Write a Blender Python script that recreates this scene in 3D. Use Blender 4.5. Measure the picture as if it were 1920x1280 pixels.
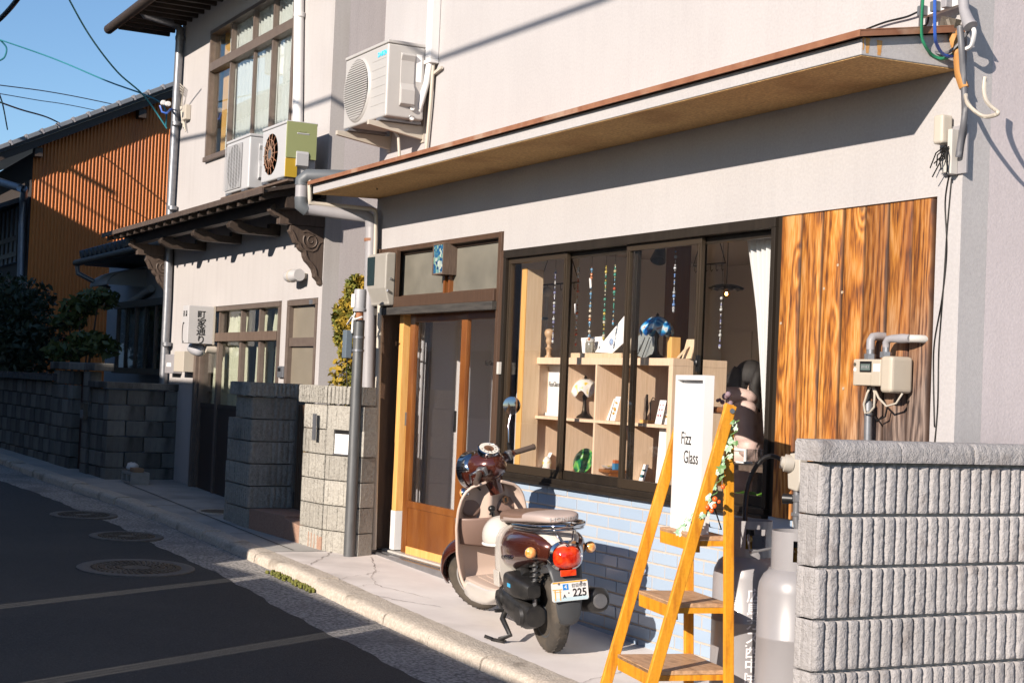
import bpy, bmesh, math, random
import numpy as np
from mathutils import Vector, Matrix, noise as mnoise
for o in list(bpy.data.objects): bpy.data.objects.remove(o)
random.seed(7)
rnd = random.Random(11)
SC = bpy.context.scene
COL = SC.collection
V = Vector
R = math.radians
# ---------------------------------------------------------------- camera
# world: X along the shop front (towards the camera = +X), Y into the shop (front wall at Y=0), Z up
YAW, PIT, ROL, FPX = R(61.9), R(1.70), R(2.38), 2900.0
CAM = V((0.0, -4.69, 1.38))
FF = V((-math.sin(YAW)*math.cos(PIT), math.cos(YAW)*math.cos(PIT), math.sin(PIT)))
_r = V((math.cos(YAW), math.sin(YAW), 0)); _u = _r.cross(FF)
RR = _r*math.cos(ROL) + _u*math.sin(ROL)
UU = -_r*math.sin(ROL) + _u*math.cos(ROL)
cam_d = bpy.data.cameras.new('camera'); cam = bpy.data.objects.new('camera', cam_d); COL.objects.link(cam)
cam.matrix_world = Matrix(((RR.x, UU.x, -FF.x, CAM.x), (RR.y, UU.y, -FF.y, CAM.y), (RR.z, UU.z, -FF.z, CAM.z), (0, 0, 0, 1)))
cam_d.sensor_fit = 'HORIZONTAL'; cam_d.sensor_width = 36.0; cam_d.lens = FPX/1920*36
cam_d.clip_start = 0.05; cam_d.clip_end = 600
SC.camera = cam
# ---------------------------------------------------------------- world, sun, exposure
SUN = V((-0.4056, 0.8375, -0.3661)).normalized()       # direction the light travels
SUN_EL = math.asin(-SUN.z); SUN_AZ = math.atan2(-SUN.x, -SUN.y)
w = bpy.data.worlds.new('World'); SC.world = w; w.use_nodes = True
nt = w.node_tree; nt.nodes.clear()
sky = nt.nodes.new('ShaderNodeTexSky'); sky.sky_type = 'NISHITA'; sky.sun_disc = False
sky.sun_elevation = SUN_EL; sky.sun_rotation = SUN_AZ
sky.altitude = 50; sky.air_density = 1.0; sky.dust_density = 0.1; sky.ozone_density = 4.5
bg = nt.nodes.new('ShaderNodeBackground'); bg.inputs['Strength'].default_value = 0.08
out = nt.nodes.new('ShaderNodeOutputWorld')
nt.links.new(sky.outputs[0], bg.inputs['Color']); nt.links.new(bg.outputs[0], out.inputs['Surface'])
sd = bpy.data.lights.new('sun', 'SUN'); sd.energy = 4.6; sd.angle = R(0.5); sd.color = (1.0, 0.89, 0.775)
sun = bpy.data.objects.new('sun', sd); COL.objects.link(sun)
sun.rotation_euler = SUN.to_track_quat('-Z', 'Y').to_euler(); sun.location = (6, -16, 12)
SC.view_settings.view_transform = 'Standard'; SC.view_settings.look = 'None'
SC.view_settings.exposure = 0.9; SC.view_settings.gamma = 1.0; SC.view_settings.use_curve_mapping = False
SC.render.engine = 'CYCLES'
# ---------------------------------------------------------------- helpers
def ray(px, py): return FF + RR*((px-960)/FPX) - UU*((py-640)/FPX)
def P(px, py, ax, val):
    """photo pixel -> point on the plane ax = val"""
    d = ray(px, py); i = 'xyz'.index(ax); return CAM + d*((val-CAM[i])/d[i])
def gz(x): return 0.026*(-7.2-max(min(x, 6), -34))
def G(px, py, dz=0.0):
    """photo pixel -> point on the (gently sloping) ground"""
    d = ray(px, py); n = V((.026, 0, 1)); return CAM + d*((-.1872+dz-n.dot(CAM))/n.dot(d))
class MB:
    def __init__(s): s.v = []; s.f = []; s.m = []
    def add(s, vs, fs, mi=0):
        b = len(s.v); s.v += [tuple(v) for v in vs]; s.f += [tuple(i+b for i in f) for f in fs]; s.m += [mi]*len(fs); return s
    def box(s, x0, x1, y0, y1, z0, z1, mi=0):
        x0, x1 = min(x0, x1), max(x0, x1); y0, y1 = min(y0, y1), max(y0, y1); z0, z1 = min(z0, z1), max(z0, z1)
        vs = [(x0,y0,z0),(x1,y0,z0),(x1,y1,z0),(x0,y1,z0),(x0,y0,z1),(x1,y0,z1),(x1,y1,z1),(x0,y1,z1)]
        return s.add(vs, [(0,3,2,1),(4,5,6,7),(0,1,5,4),(1,2,6,5),(2,3,7,6),(3,0,4,7)], mi)
    def obox(s, c, ax, ay, az, mi=0):
        c = V(c); ax = V(ax); ay = V(ay); az = V(az)
        vs = [c+ax*i+ay*j+az*k for k in (-1,1) for i, j in ((-1,-1),(1,-1),(1,1),(-1,1))]
        return s.add(vs, [(0,3,2,1),(4,5,6,7),(0,1,5,4),(1,2,6,5),(2,3,7,6),(3,0,4,7)], mi)
    def bar(s, p0, p1, w, h, up=(0,0,1), mi=0):
        p0 = V(p0); p1 = V(p1); d = p1-p0; L = d.length; d.normalize()
        side = d.cross(V(up)); 
        if side.length < 1e-4: side = d.cross(V((1,0,0)))
        side.normalize(); u = side.cross(d)
        return s.obox((p0+p1)/2, d*(L/2), side*(w/2), u*(h/2), mi)
    def ring(s, c, d, r, n, ref=None):
        d = V(d).normalized(); a = ref if ref else (V((0,0,1)) if abs(d.z) < .9 else V((1,0,0)))
        e1 = (a - d*a.dot(d)).normalized(); e2 = d.cross(e1)
        return [V(c)+(e1*math.cos(2*math.pi*i/n)+e2*math.sin(2*math.pi*i/n))*r for i in range(n)], e1
    def cyl(s, p0, p1, r0, r1=None, n=16, caps=True, mi=0):
        r1 = r0 if r1 is None else r1; p0 = V(p0); p1 = V(p1); d = p1-p0
        a, e = s.ring(p0, d, r0, n); b, _ = s.ring(p1, d, r1, n, e)
        fs = [(i, (i+1) % n, n+(i+1) % n, n+i) for i in range(n)]
        if caps: fs += [tuple(range(n-1, -1, -1)), tuple(range(n, 2*n))]
        return s.add(a+b, fs, mi)
    def tube(s, pts, r, n=8, closed=False, mi=0):
        pts = [V(p) for p in pts]; m = len(pts); rs = r if isinstance(r, (list, tuple)) else [r]*m
        rings = []; e = None
        for i, p in enumerate(pts):
            if closed: d = pts[(i+1) % m]-pts[i-1]
            else: d = pts[min(i+1, m-1)]-pts[max(i-1, 0)]
            if d.length < 1e-9: d = V((0,0,1))
            rg, e = s.ring(p, d, rs[i], n, e); rings += rg
        fs = []
        for i in range(m if closed else m-1):
            a, b = i*n, ((i+1) % m)*n
            fs += [(a+j, a+(j+1) % n, b+(j+1) % n, b+j) for j in range(n)]
        if not closed: fs += [tuple(range(n-1, -1, -1)), tuple(range((m-1)*n, m*n))]
        return s.add(rings, fs, mi)
    def lathe(s, prof, o=(0,0,0), ax=(0,0,1), n=24, mi=0, ref=None):
        o = V(o); ax = V(ax).normalized(); vs = []; e = ref
        for r, z in prof:
            rg, e = s.ring(o+ax*z, ax, max(r, 1e-5), n, e); vs += rg
        fs = []
        for k in range(len(prof)-1):
            a, b = k*n, (k+1)*n
            fs += [(a+j, a+(j+1) % n, b+(j+1) % n, b+j) for j in range(n)]
        if prof[0][0] > 1e-4: fs.append(tuple(range(n-1, -1, -1)))
        if prof[-1][0] > 1e-4: fs.append(tuple(range((len(prof)-1)*n, len(prof)*n)))
        return s.add(vs, fs, mi)
    def loft(s, loops, caps=True, mi=0, closed=True):
        n = len(loops[0]); vs = [p for L in loops for p in L]; fs = []
        for k in range(len(loops)-1):
            a, b = k*n, (k+1)*n
            fs += [(a+j, a+(j+1) % n, b+(j+1) % n, b+j) for j in range(n if closed else n-1)]
        if caps and closed: fs += [tuple(range(n-1, -1, -1)), tuple(range((len(loops)-1)*n, len(loops)*n))]
        return s.add(vs, fs, mi)
    def prism(s, poly, fn, w0, w1, mi=0):
        n = len(poly); vs = [fn(u, v, w0) for u, v in poly]+[fn(u, v, w1) for u, v in poly]
        fs = [tuple(range(n-1, -1, -1)), tuple(range(n, 2*n))]+[(i, (i+1) % n, n+(i+1) % n, n+i) for i in range(n)]
        return s.add(vs, fs, mi)
    def grid(s, fn, nu, nv, mi=0):
        vs = [fn(i/nu, j/nv) for j in range(nv+1) for i in range(nu+1)]
        fs = [(j*(nu+1)+i, j*(nu+1)+i+1, (j+1)*(nu+1)+i+1, (j+1)*(nu+1)+i) for j in range(nv) for i in range(nu)]
        return s.add(vs, fs, mi)
    def ball(s, c, r, nu=16, nv=10, mi=0):
        c = V(c); r = V(r) if hasattr(r, '__len__') else V((r, r, r)); vs = []; fs = []
        for j in range(nv+1):
            t = math.pi*j/nv
            for i in range(nu):
                p = 2*math.pi*i/nu; q = max(math.sin(t), 1e-4)
                vs.append(c+V((r.x*q*math.cos(p), r.y*q*math.sin(p), r.z*math.cos(t))))
        for j in range(nv):
            fs += [(j*nu+i, (j+1)*nu+i, (j+1)*nu+(i+1) % nu, j*nu+(i+1) % nu) for i in range(nu)]
        return s.add(vs, fs, mi)
    def mesh(s, name, smooth=None):
        me = bpy.data.meshes.new(name); me.from_pydata(s.v, [], s.f); me.update()
        bm = bmesh.new(); bm.from_mesh(me); bmesh.ops.recalc_face_normals(bm, faces=bm.faces); bm.to_mesh(me); bm.free()
        if any(s.m):
            for p, i in zip(me.polygons, s.m): p.material_index = i
        if smooth:
            for p in me.polygons: p.use_smooth = True
            if smooth < 179: me.set_sharp_from_angle(angle=R(smooth))
        return me
def link(o, parent=None):
    COL.objects.link(o)
    if parent is not None:
        o.parent = parent; o.matrix_parent_inverse = Matrix.Translation(-WLOC[parent.name]) if parent.name in WLOC else Matrix.Identity(4)
    return o
WLOC = {}      # world position of every thing's root (roots are never rotated unless placed by place())
def tag(o, label=None, cat=None, group=None, kind=None):
    if label: o['label'] = label
    if cat: o['category'] = cat
    if group: o['group'] = group
    if kind: o['kind'] = kind
    return o
def thing(name, loc, label, cat, group=None):
    o = bpy.data.objects.new(name, None); o.empty_display_size = .05; o.location = loc; COL.objects.link(o)
    WLOC[o.name] = V(loc); return tag(o, label, cat, group)
def obj(name, mb, mat, parent=None, smooth=None, bevel=0, seg=2, sub=0, label=None):
    me = mb if isinstance(mb, bpy.types.Mesh) else mb.mesh(name, smooth)
    o = bpy.data.objects.new(name, me)
    for m in (mat if isinstance(mat, (list, tuple)) else [mat]): me.materials.append(m)
    if parent is None: COL.objects.link(o); WLOC[o.name] = V((0,0,0))
    else:
        link(o, parent); 
        WLOC[o.name] = WLOC.get(parent.name, V((0,0,0)))*0 
    if sub:
        md = o.modifiers.new('sub', 'SUBSURF'); md.levels = sub; md.render_levels = sub
    if bevel:
        md = o.modifiers.new('bevel', 'BEVEL'); md.width = bevel; md.segments = seg; md.limit_method = 'ANGLE'; md.angle_limit = R(40)
    if label: o['label'] = label
    return o
def single(name, mb, mat, label, cat, group=None, **k):
    return tag(obj(name, mb, mat, None, **k), label, cat, group)
def struct(name, mb, mat, **k): return tag(obj(name, mb, mat, None, **k), kind='structure')
def place(root, children_local=True): pass
def text_mesh(s, size, depth=0.0015, align='CENTER', font=None, sx=1.0, offset=0.0, line=1.0):
    cu = bpy.data.curves.new('t', 'FONT'); cu.body = s; cu.size = size; cu.extrude = depth; cu.align_x = align; cu.align_y = 'CENTER'; cu.offset = offset
    cu.resolution_u = 4; cu.space_line = line
    o = bpy.data.objects.new('t', cu); COL.objects.link(o); bpy.context.view_layer.update()
    me = bpy.data.meshes.new_from_object(o.evaluated_get(bpy.context.evaluated_depsgraph_get()))
    bpy.data.objects.remove(o); bpy.data.curves.remove(cu)
    return me
def text_on(name, s, size, c, ux, uy, mat, parent=None, depth=.0012, sx=1.0, offset=0.0, align='CENTER', line=1.0):
    """lettering laid on a surface: centre c, reading direction ux, up uy"""
    me = text_mesh(s, size, depth, offset=offset, align=align, line=line); ux = V(ux).normalized(); uy = V(uy).normalized(); uz = ux.cross(uy)
    c = V(c)
    for v in me.vertices: v.co = c+ux*(v.co.x*sx)+uy*v.co.y+uz*v.co.z
    me.materials.clear()
    return obj(name, me, mat, parent)
# ---------------------------------------------------------------- materials
def nn(t, typ, **k):
    n = t.nodes.new(typ)
    for a, b in k.items(): setattr(n, a, b)
    return n
def M(name, col, rough=.6, metal=0.0, col2=None, nscale=3.0, ndet=6, lo=.35, hi=.65, bump=None, coat=0, spec=.5, stretch=None, col3=None, n3=.6, lo3=.5, hi3=.7, trans=0, sss=0, rvar=0, emit=None, estr=0, bdist=.01, k=.6, ovar=0, streak=0, speck=0):
    """principled material; col/col2 mixed by noise, col3 = stains from a second larger noise; bump = [(scale, strength), ...]"""
    m = bpy.data.materials.new(name); m.use_nodes = True; t = m.node_tree; b = t.nodes['Principled BSDF']
    c4 = lambda c: (c[0]*k, c[1]*k, c[2]*k, 1)
    b.inputs['Base Color'].default_value = c4(col); b.inputs['Roughness'].default_value = rough; b.inputs['Metallic'].default_value = metal
    b.inputs['Specular IOR Level'].default_value = spec
    if coat: b.inputs['Coat Weight'].default_value = coat; b.inputs['Coat Roughness'].default_value = .08
    if trans: b.inputs['Transmission Weight'].default_value = trans
    if sss: b.inputs['Subsurface Weight'].default_value = sss
    if emit: b.inputs['Emission Color'].default_value = (*emit, 1); b.inputs['Emission Strength'].default_value = estr
    tc = nn(t, 'ShaderNodeTexCoord'); vec = tc.outputs['Object']
    if stretch:
        mp = nn(t, 'ShaderNodeMapping'); mp.inputs['Scale'].default_value = stretch; t.links.new(vec, mp.inputs[0]); vec2 = mp.outputs[0]
    else: vec2 = vec
    last = None
    if col2:
        n = nn(t, 'ShaderNodeTexNoise'); n.inputs['Scale'].default_value = nscale; n.inputs['Detail'].default_value = ndet; n.inputs['Roughness'].default_value = .6
        t.links.new(vec2, n.inputs['Vector'])
        r = nn(t, 'ShaderNodeValToRGB'); r.color_ramp.elements[0].position = lo; r.color_ramp.elements[1].position = hi
        r.color_ramp.elements[0].color = c4(col); r.color_ramp.elements[1].color = c4(col2)
        t.links.new(n.outputs['Fac'], r.inputs[0]); last = r.outputs[0]
        if rvar:
            mr = nn(t, 'ShaderNodeMapRange'); mr.inputs[3].default_value = rough-rvar; mr.inputs[4].default_value = rough+rvar
            t.links.new(n.outputs['Fac'], mr.inputs[0]); t.links.new(mr.outputs[0], b.inputs['Roughness'])
    if col3:
        n = nn(t, 'ShaderNodeTexNoise'); n.inputs['Scale'].default_value = n3; n.inputs['Detail'].default_value = 5
        t.links.new(vec2, n.inputs['Vector'])
        r = nn(t, 'ShaderNodeValToRGB'); r.color_ramp.elements[0].position = lo3; r.color_ramp.elements[1].position = hi3
        r.color_ramp.elements[0].color = (0,0,0,1); r.color_ramp.elements[1].color = (1,1,1,1)
        t.links.new(n.outputs['Fac'], r.inputs[0])
        mx = nn(t, 'ShaderNodeMix', data_type='RGBA'); t.links.new(r.outputs[0], mx.inputs[0])
        if last: t.links.new(last, mx.inputs[6])
        else: mx.inputs[6].default_value = c4(col)
        mx.inputs[7].default_value = c4(col3); last = mx.outputs[2]
    def mul(fac_socket, lo_, hi_, p0, p1):
        nonlocal last
        r = nn(t, 'ShaderNodeMapRange'); r.inputs[1].default_value = p0; r.inputs[2].default_value = p1; r.inputs[3].default_value = lo_; r.inputs[4].default_value = hi_; t.links.new(fac_socket, r.inputs[0])
        mx = nn(t, 'ShaderNodeMix', data_type='RGBA', blend_type='MULTIPLY'); mx.inputs[0].default_value = 1
        if last: t.links.new(last, mx.inputs[6])
        else: mx.inputs[6].default_value = c4(col)
        cc = nn(t, 'ShaderNodeCombineColor')
        for i_ in range(3): t.links.new(r.outputs[0], cc.inputs[i_])
        t.links.new(cc.outputs[0], mx.inputs[7]); last = mx.outputs[2]
    if ovar:
        oi = nn(t, 'ShaderNodeObjectInfo'); mul(oi.outputs['Random'], 1-ovar, 1+ovar*.6, 0, 1)
    if streak:
        mp_ = nn(t, 'ShaderNodeMapping'); mp_.inputs['Scale'].default_value = (5, 5, .35); t.links.new(vec, mp_.inputs[0]); n = nn(t, 'ShaderNodeTexNoise'); n.inputs['Scale'].default_value = 2.2; n.inputs['Detail'].default_value = 6; n.inputs['Roughness'].default_value = .65
        t.links.new(mp_.outputs[0], n.inputs['Vector']); mul(n.outputs['Fac'], 1-streak, 1, .30, .52)
    if speck:
        n = nn(t, 'ShaderNodeTexNoise'); n.inputs['Scale'].default_value = 75; n.inputs['Detail'].default_value = 3; t.links.new(vec, n.inputs['Vector']); mul(n.outputs['Fac'], 1-speck, 1+speck, .3, .7)
    if last: t.links.new(last, b.inputs['Base Color'])
    if bump:
        prev = None
        for sc, st in bump:
            n = nn(t, 'ShaderNodeTexNoise'); n.inputs['Scale'].default_value = sc; n.inputs['Detail'].default_value = 4
            t.links.new(vec2, n.inputs['Vector'])
            bp = nn(t, 'ShaderNodeBump'); bp.inputs['Strength'].default_value = st; bp.inputs['Distance'].default_value = bdist
            t.links.new(n.outputs['Fac'], bp.inputs['Height'])
            if prev: t.links.new(prev, bp.inputs['Normal'])
            prev = bp.outputs[0]
        t.links.new(prev, b.inputs['Normal'])
    m['bsdf'] = 1
    return m
def glassmat(name, tint=(.985,.99,.988), ior=1.5, rough=0.0, refl=1.0):
    m = bpy.data.materials.new(name); m.use_nodes = True; t = m.node_tree; t.nodes.clear()
    o = nn(t, 'ShaderNodeOutputMaterial'); mx = nn(t, 'ShaderNodeMixShader'); tr = nn(t, 'ShaderNodeBsdfTransparent'); gl = nn(t, 'ShaderNodeBsdfGlossy'); fr = nn(t, 'ShaderNodeLayerWeight')
    tr.inputs[0].default_value = (*tint, 1); gl.inputs['Roughness'].default_value = rough; gl.inputs['Color'].default_value = (refl, refl, refl, 1)
    pw = nn(t, 'ShaderNodeMath', operation='POWER'); pw.inputs[1].default_value = 5; t.links.new(fr.outputs['Facing'], pw.inputs[0])
    ma = nn(t, 'ShaderNodeMath', operation='MULTIPLY_ADD'); ma.inputs[1].default_value = .95; ma.inputs[2].default_value = .035; t.links.new(pw.outputs[0], ma.inputs[0])
    t.links.new(ma.outputs[0], mx.inputs[0]); t.links.new(tr.outputs[0], mx.inputs[1]); t.links.new(gl.outputs[0], mx.inputs[2]); t.links.new(mx.outputs[0], o.inputs[0])
    return m
def frosted(name, col, trans=.5):
    m = bpy.data.materials.new(name); m.use_nodes = True; t = m.node_tree; t.nodes.clear()
    o = nn(t, 'ShaderNodeOutputMaterial'); mx = nn(t, 'ShaderNodeMixShader'); tr = nn(t, 'ShaderNodeBsdfTranslucent'); df = nn(t, 'ShaderNodeBsdfDiffuse')
    tr.inputs[0].default_value = (*col, 1); df.inputs[0].default_value = (*col, 1); mx.inputs[0].default_value = trans
    t.links.new(df.outputs[0], mx.inputs[1]); t.links.new(tr.outputs[0], mx.inputs[2]); t.links.new(mx.outputs[0], o.inputs[0])
    return m
# ================================================================ materials of the setting
m_stucco = M('white_stucco', (.61,.58,.575), .9, streak=.04, speck=.06, col2=(.65,.62,.615), nscale=1.2, bump=[(260,.45),(30,.12)], bdist=.004, col3=(.56,.53,.535), n3=.5, lo3=.55, hi3=.85)
m_stucco_side = M('rough_stucco', (.74,.66,.665), .92, streak=.06, speck=.05, col2=(.80,.715,.72), nscale=1.5, bump=[(90,.35),(300,.25)], bdist=.004)
m_soffit = M('sand_finish_soffit', (.47,.28,.11), .95, k=1, speck=.22, col2=(.58,.37,.16), nscale=70, ndet=3, lo=.3, hi=.7, bump=[(200,.8)], bdist=.006, col3=(.40,.23,.09), n3=2.5)
m_rust = M('rusty_flashing', (.30,.115,.055), .75, col2=(.42,.19,.10), nscale=7, bump=[(60,.25)], bdist=.003, col3=(.50,.32,.22), n3=4, lo3=.55, hi3=.7)
m_asphalt = M('asphalt', (.022,.023,.025), .82, speck=.30, col2=(.062,.062,.062), nscale=110, ndet=3, lo=.45, hi=.8, bump=[(240,.7),(60,.25)], bdist=.006, col3=(.05,.048,.045), n3=.8, lo3=.48, hi3=.8, k=1.0)
m_gutter = M('gutter_concrete', (.13,.125,.12), .9, col2=(.40,.375,.35), nscale=48, ndet=4, lo=.38, hi=.58, bump=[(140,.9),(40,.3)], bdist=.008, col3=(.16,.15,.145), n3=2.2, lo3=.5, hi3=.75, k=1.0)
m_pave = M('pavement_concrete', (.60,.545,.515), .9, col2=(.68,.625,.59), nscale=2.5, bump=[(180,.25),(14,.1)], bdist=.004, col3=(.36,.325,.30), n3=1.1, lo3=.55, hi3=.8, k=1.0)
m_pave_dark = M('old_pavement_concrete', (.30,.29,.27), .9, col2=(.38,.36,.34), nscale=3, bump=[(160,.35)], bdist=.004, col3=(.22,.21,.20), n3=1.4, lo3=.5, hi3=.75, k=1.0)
m_kerb = M('granite_kerb', (.40,.345,.285), .88, col2=(.54,.475,.40), nscale=55, ndet=4, lo=.4, hi=.65, bump=[(90,.8),(22,.5)], bdist=.01, col3=(.20,.17,.135), n3=5, lo3=.56, hi3=.75, k=1.0)
m_iron = M('cast_iron', (.085,.07,.055), .6, .35, col2=(.14,.115,.085), nscale=14, bump=[(90,.3)], k=1.0)
m_dark = M('dark_interior', (.02,.018,.016), .9)
m_moss = M('moss', (.07,.085,.015), .95, col2=(.16,.15,.03), nscale=60, k=1.0)
# ================================================================ ground, road, gutter, kerb, pavement
def kerbY(x):
    pts = [(-60,-3.2),(-30,-2.05),(-18.9,-1.38),(-16.97,-1.30),(-15.7,-1.18),(-14.5,-1.07),(-13,-1.01),(-11.1,-.97),(-9.6,-.97),(-8.5,-1.0),(-7,-1.015),(0,-1.06),(12,-1.1)]
    for (a, ya), (b, yb) in zip(pts, pts[1:]):
        if a <= x <= b: return ya+(yb-ya)*(x-a)/(b-a)
    return pts[0][1] if x < pts[0][0] else pts[-1][1]
DROP = .062
XS = [-160,-60,-45,-34]+[ -30+i*.5 for i in range(73)]+[12, 60]
def strip(name, f0, f1, dz0, dz1, m, xs=XS, nv=1):
    mb = MB()
    xs = sorted(xs)
    vs = []
    for x in xs:
        for j in range(nv+1):
            t = j/nv; y = f0(x)*(1-t)+f1(x)*t
            vs.append((x, y, gz(x)+dz0*(1-t)+dz1*t))
    fs = [(i*(nv+1)+j, (i+1)*(nv+1)+j, (i+1)*(nv+1)+j+1, i*(nv+1)+j+1) for i in range(len(xs)-1) for j in range(nv)]
    mb.add(vs, fs)
    return struct(name, mb, m)
XF = sorted(set(XS+[-22+i*.11 for i in range(180)]))
asph = lambda x: kerbY(x)-.42+.012*math.sin(x*2.3)+.010*math.sin(x*7.1)+.008*math.sin(x*17.3)
strip('ground', lambda x: -120, lambda x: 160, -.25, -.25, m_asphalt)
strip('asphalt_road', lambda x: -5.75, asph, -DROP+.004, -DROP-.004, m_asphalt, XF, 4)
strip('concrete_gutter', lambda x: asph(x)-.06, lambda x: kerbY(x)+.02, -DROP-.010, -DROP-.004, m_gutter, XF)
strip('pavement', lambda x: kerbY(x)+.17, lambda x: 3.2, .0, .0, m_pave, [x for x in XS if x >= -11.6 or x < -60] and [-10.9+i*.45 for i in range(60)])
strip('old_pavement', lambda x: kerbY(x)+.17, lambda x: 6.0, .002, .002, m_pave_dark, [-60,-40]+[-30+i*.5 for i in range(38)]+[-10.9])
strip('far_pavement', lambda x: -9.0, lambda x: -5.4, .02, .02, m_pave_dark)
# kerb stones, one by one
kerb = thing('kerb', (-9, -1, 0), None, None); kerb['kind'] = 'structure'
x = -26.0; i = 0
while x < 6:
    L = (.60 if x > -10.2 else .62)+rnd.uniform(-.03, .05)
    x1 = x+L; off = rnd.uniform(-.008, .008)+(-.02 if x > -9.75 else .012)
    nx, ny = (14, 5) if -13 < x < -6 else (3, 2)
    wd = .20 if x > -9.75 else .17
    mb = MB(); zt = .004+rnd.uniform(-.004, .006)
    def kp(u, v, x=x, x1=x1, off=off, wd=wd, zt=zt, i=i):
        # v: 0 foot of the face .. .45 rounded edge .. 1 back of the top
        X = x+.004+(x1-x-.008)*u; yk = kerbY(X)+off
        prof = [(0,-DROP-.03),(.004,-.03),(.012,-.012),(.032,0.0),(wd*.6,.002),(wd,0.0)]
        k = v*(len(prof)-1); a = int(min(k, len(prof)-2)); t = k-a
        py = prof[a][0]*(1-t)+prof[a+1][0]*t; pz = prof[a][1]*(1-t)+prof[a+1][1]*t
        n = mnoise.noise(V((X*9, py*14+i*3.1, pz*16)))*.006+mnoise.noise(V((X*30, py*40+i, pz*40)))*.003
        return (X, yk+py-(n if v < .6 else 0), gz(X)+zt+pz+(n*.6 if v >= .4 else 0))
    mb.grid(kp, nx, 10 if nx > 5 else 5)
    # close the ends
    n0 = len(mb.v); rows = (10 if nx > 5 else 5)+1
    for e in (0, nx):
        idx = [r*(nx+1)+e for r in range(rows)]
        bx = mb.v[idx[-1]]; mb.v.append((bx[0], bx[1], bx[2]-.15)); mb.v.append((mb.v[idx[0]][0], mb.v[idx[0]][1], bx[2]-.15))
        mb.f.append(tuple(idx+[len(mb.v)-2, len(mb.v)-1])); mb.m.append(0)
    obj('kerb_stone', mb, m_kerb, kerb, smooth=50)
    x = x1+rnd.uniform(.002, .008); i += 1
# concrete slab joints in front of the cream house
for k, (xa, ya, xb, yb) in enumerate(((-16.0,-.62,-10.95,-.62), (-13.9,-.62,-13.9,-.9), (-11.9,-.62,-11.9,-.80))):
    mb = MB(); n = 24
    a = V((xa, ya, 0)); b = V((xb, yb, 0)); d = (b-a).normalized(); s = V((-d.y, d.x, 0))*.006
    vs = []
    for i in range(n+1):
        q = a.lerp(b, i/n); h = gz(q.x)+.0065
        vs += [(q.x-s.x, q.y-s.y, h), (q.x+s.x, q.y+s.y, h)]
    mb.add(vs, [(2*i, 2*i+2, 2*i+3, 2*i+1) for i in range(n)])
    struct('pavement_joint', mb, M('joint_dirt%d' % k, (.07,.065,.06), .95))
# hairline cracks and a worn patch in the shop pavement
m_crack = M('crack_dirt', (.22,.19,.17), .95, k=1)
def crack(x0, y0, x1, y1, seed, wd=.003):
    r = random.Random(seed); n = 22; vs = []; a = V((x0,y0,0)); b_ = V((x1,y1,0)); d = (b_-a).normalized(); s = V((-d.y,d.x,0)); off = 0
    for i in range(n+1):
        off += r.uniform(-.014,.014); q = a.lerp(b_, i/n)+s*off; h = gz(q.x)+.0036; w_ = wd*(.4+r.random())*(1-.6*i/n)
        vs += [(q.x-s.x*w_, q.y-s.y*w_, h), (q.x+s.x*w_, q.y+s.y*w_, h)]
    mb = MB(); mb.add(vs, [(2*i, 2*i+2, 2*i+3, 2*i+1) for i in range(n)]); struct('pavement_crack', mb, m_crack)
crack(-10.55,-.15,-9.35,-.62,1); crack(-9.9,-.38,-9.6,-.83,2); crack(-9.35,-.62,-8.75,-.55,3); crack(-8.95,-.80,-8.45,-.62,4,.005); crack(-10.88,-.35,-10.2,-.80,5,.004); crack(-6.7,-.2,-6.4,-.85,6); crack(-9.35,-.62,-9.2,-.84,7)
# manhole covers
def manhole(px, py, r, label, dz=-DROP, pat=True):
    c = G(px, py, dz); rt = thing('manhole_cover', c, label, 'manhole cover')
    nrm = V((.026,0,1)).normalized(); mb = MB()
    mb.lathe([(r*.80,.0035),(r*.82,.006),(r*.985,.006),(r,.0035),(r,-.03)], c, nrm, 40)
    obj('frame', mb, m_kerb if not pat else M('manhole_ring', (.16,.15,.14), .8, col2=(.22,.21,.19), nscale=30), rt, smooth=40)
    mb = MB(); mb.lathe([(.0001,.0045),(r*.79,.0045),(r*.79,-.02)], c, nrm, 40); obj('lid', mb, m_iron, rt, smooth=40)
    if pat:
        mb = MB()
        for rr in (.30,.44,.58,.71):
            n = int(10+rr*46)
            for k in range(n):
                a = 2*math.pi*(k+.5*(rr > .4))/n; p = c+V((math.cos(a), math.sin(a), 0))*(r*rr); p.z = c.z-.026*(p.x-c.x)+.0065
                e1 = V((math.cos(a+.6), math.sin(a+.6), 0))
                mb.obox(p, e1*r*.052, V((-e1.y, e1.x, 0))*r*.02, V((0,0,.003)))
        obj('tread_pattern', mb, m_iron, rt)
    return rt
manhole(255, 1064, .40, 'large patterned iron manhole cover in the asphalt, nearest the scooter')
manhole(237, 1005, .29, 'small iron manhole cover in a concrete ring, between two others in the road')
manhole(157, 965, .29, 'small iron manhole cover in the road beside the block garden wall')
manhole(410, 959, .20, 'small round iron cover let into the pavement by the brown sliding doors', dz=.004, pat=False)
mo = MB()
for k in range(150):
    t = rnd.random(); X = -10.35+t*.85; yy = kerbY(X)-.004-rnd.random()**2*.07
    mo.ball((X, yy, gz(X)-DROP+.006), (rnd.uniform(.006,.016), rnd.uniform(.006,.014), rnd.uniform(.006,.018)), 6, 4)
tag(obj('moss_clumps', mo, m_moss, smooth=60), kind='stuff', label='yellow green moss growing along the foot of the kerb', cat='moss')
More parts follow.
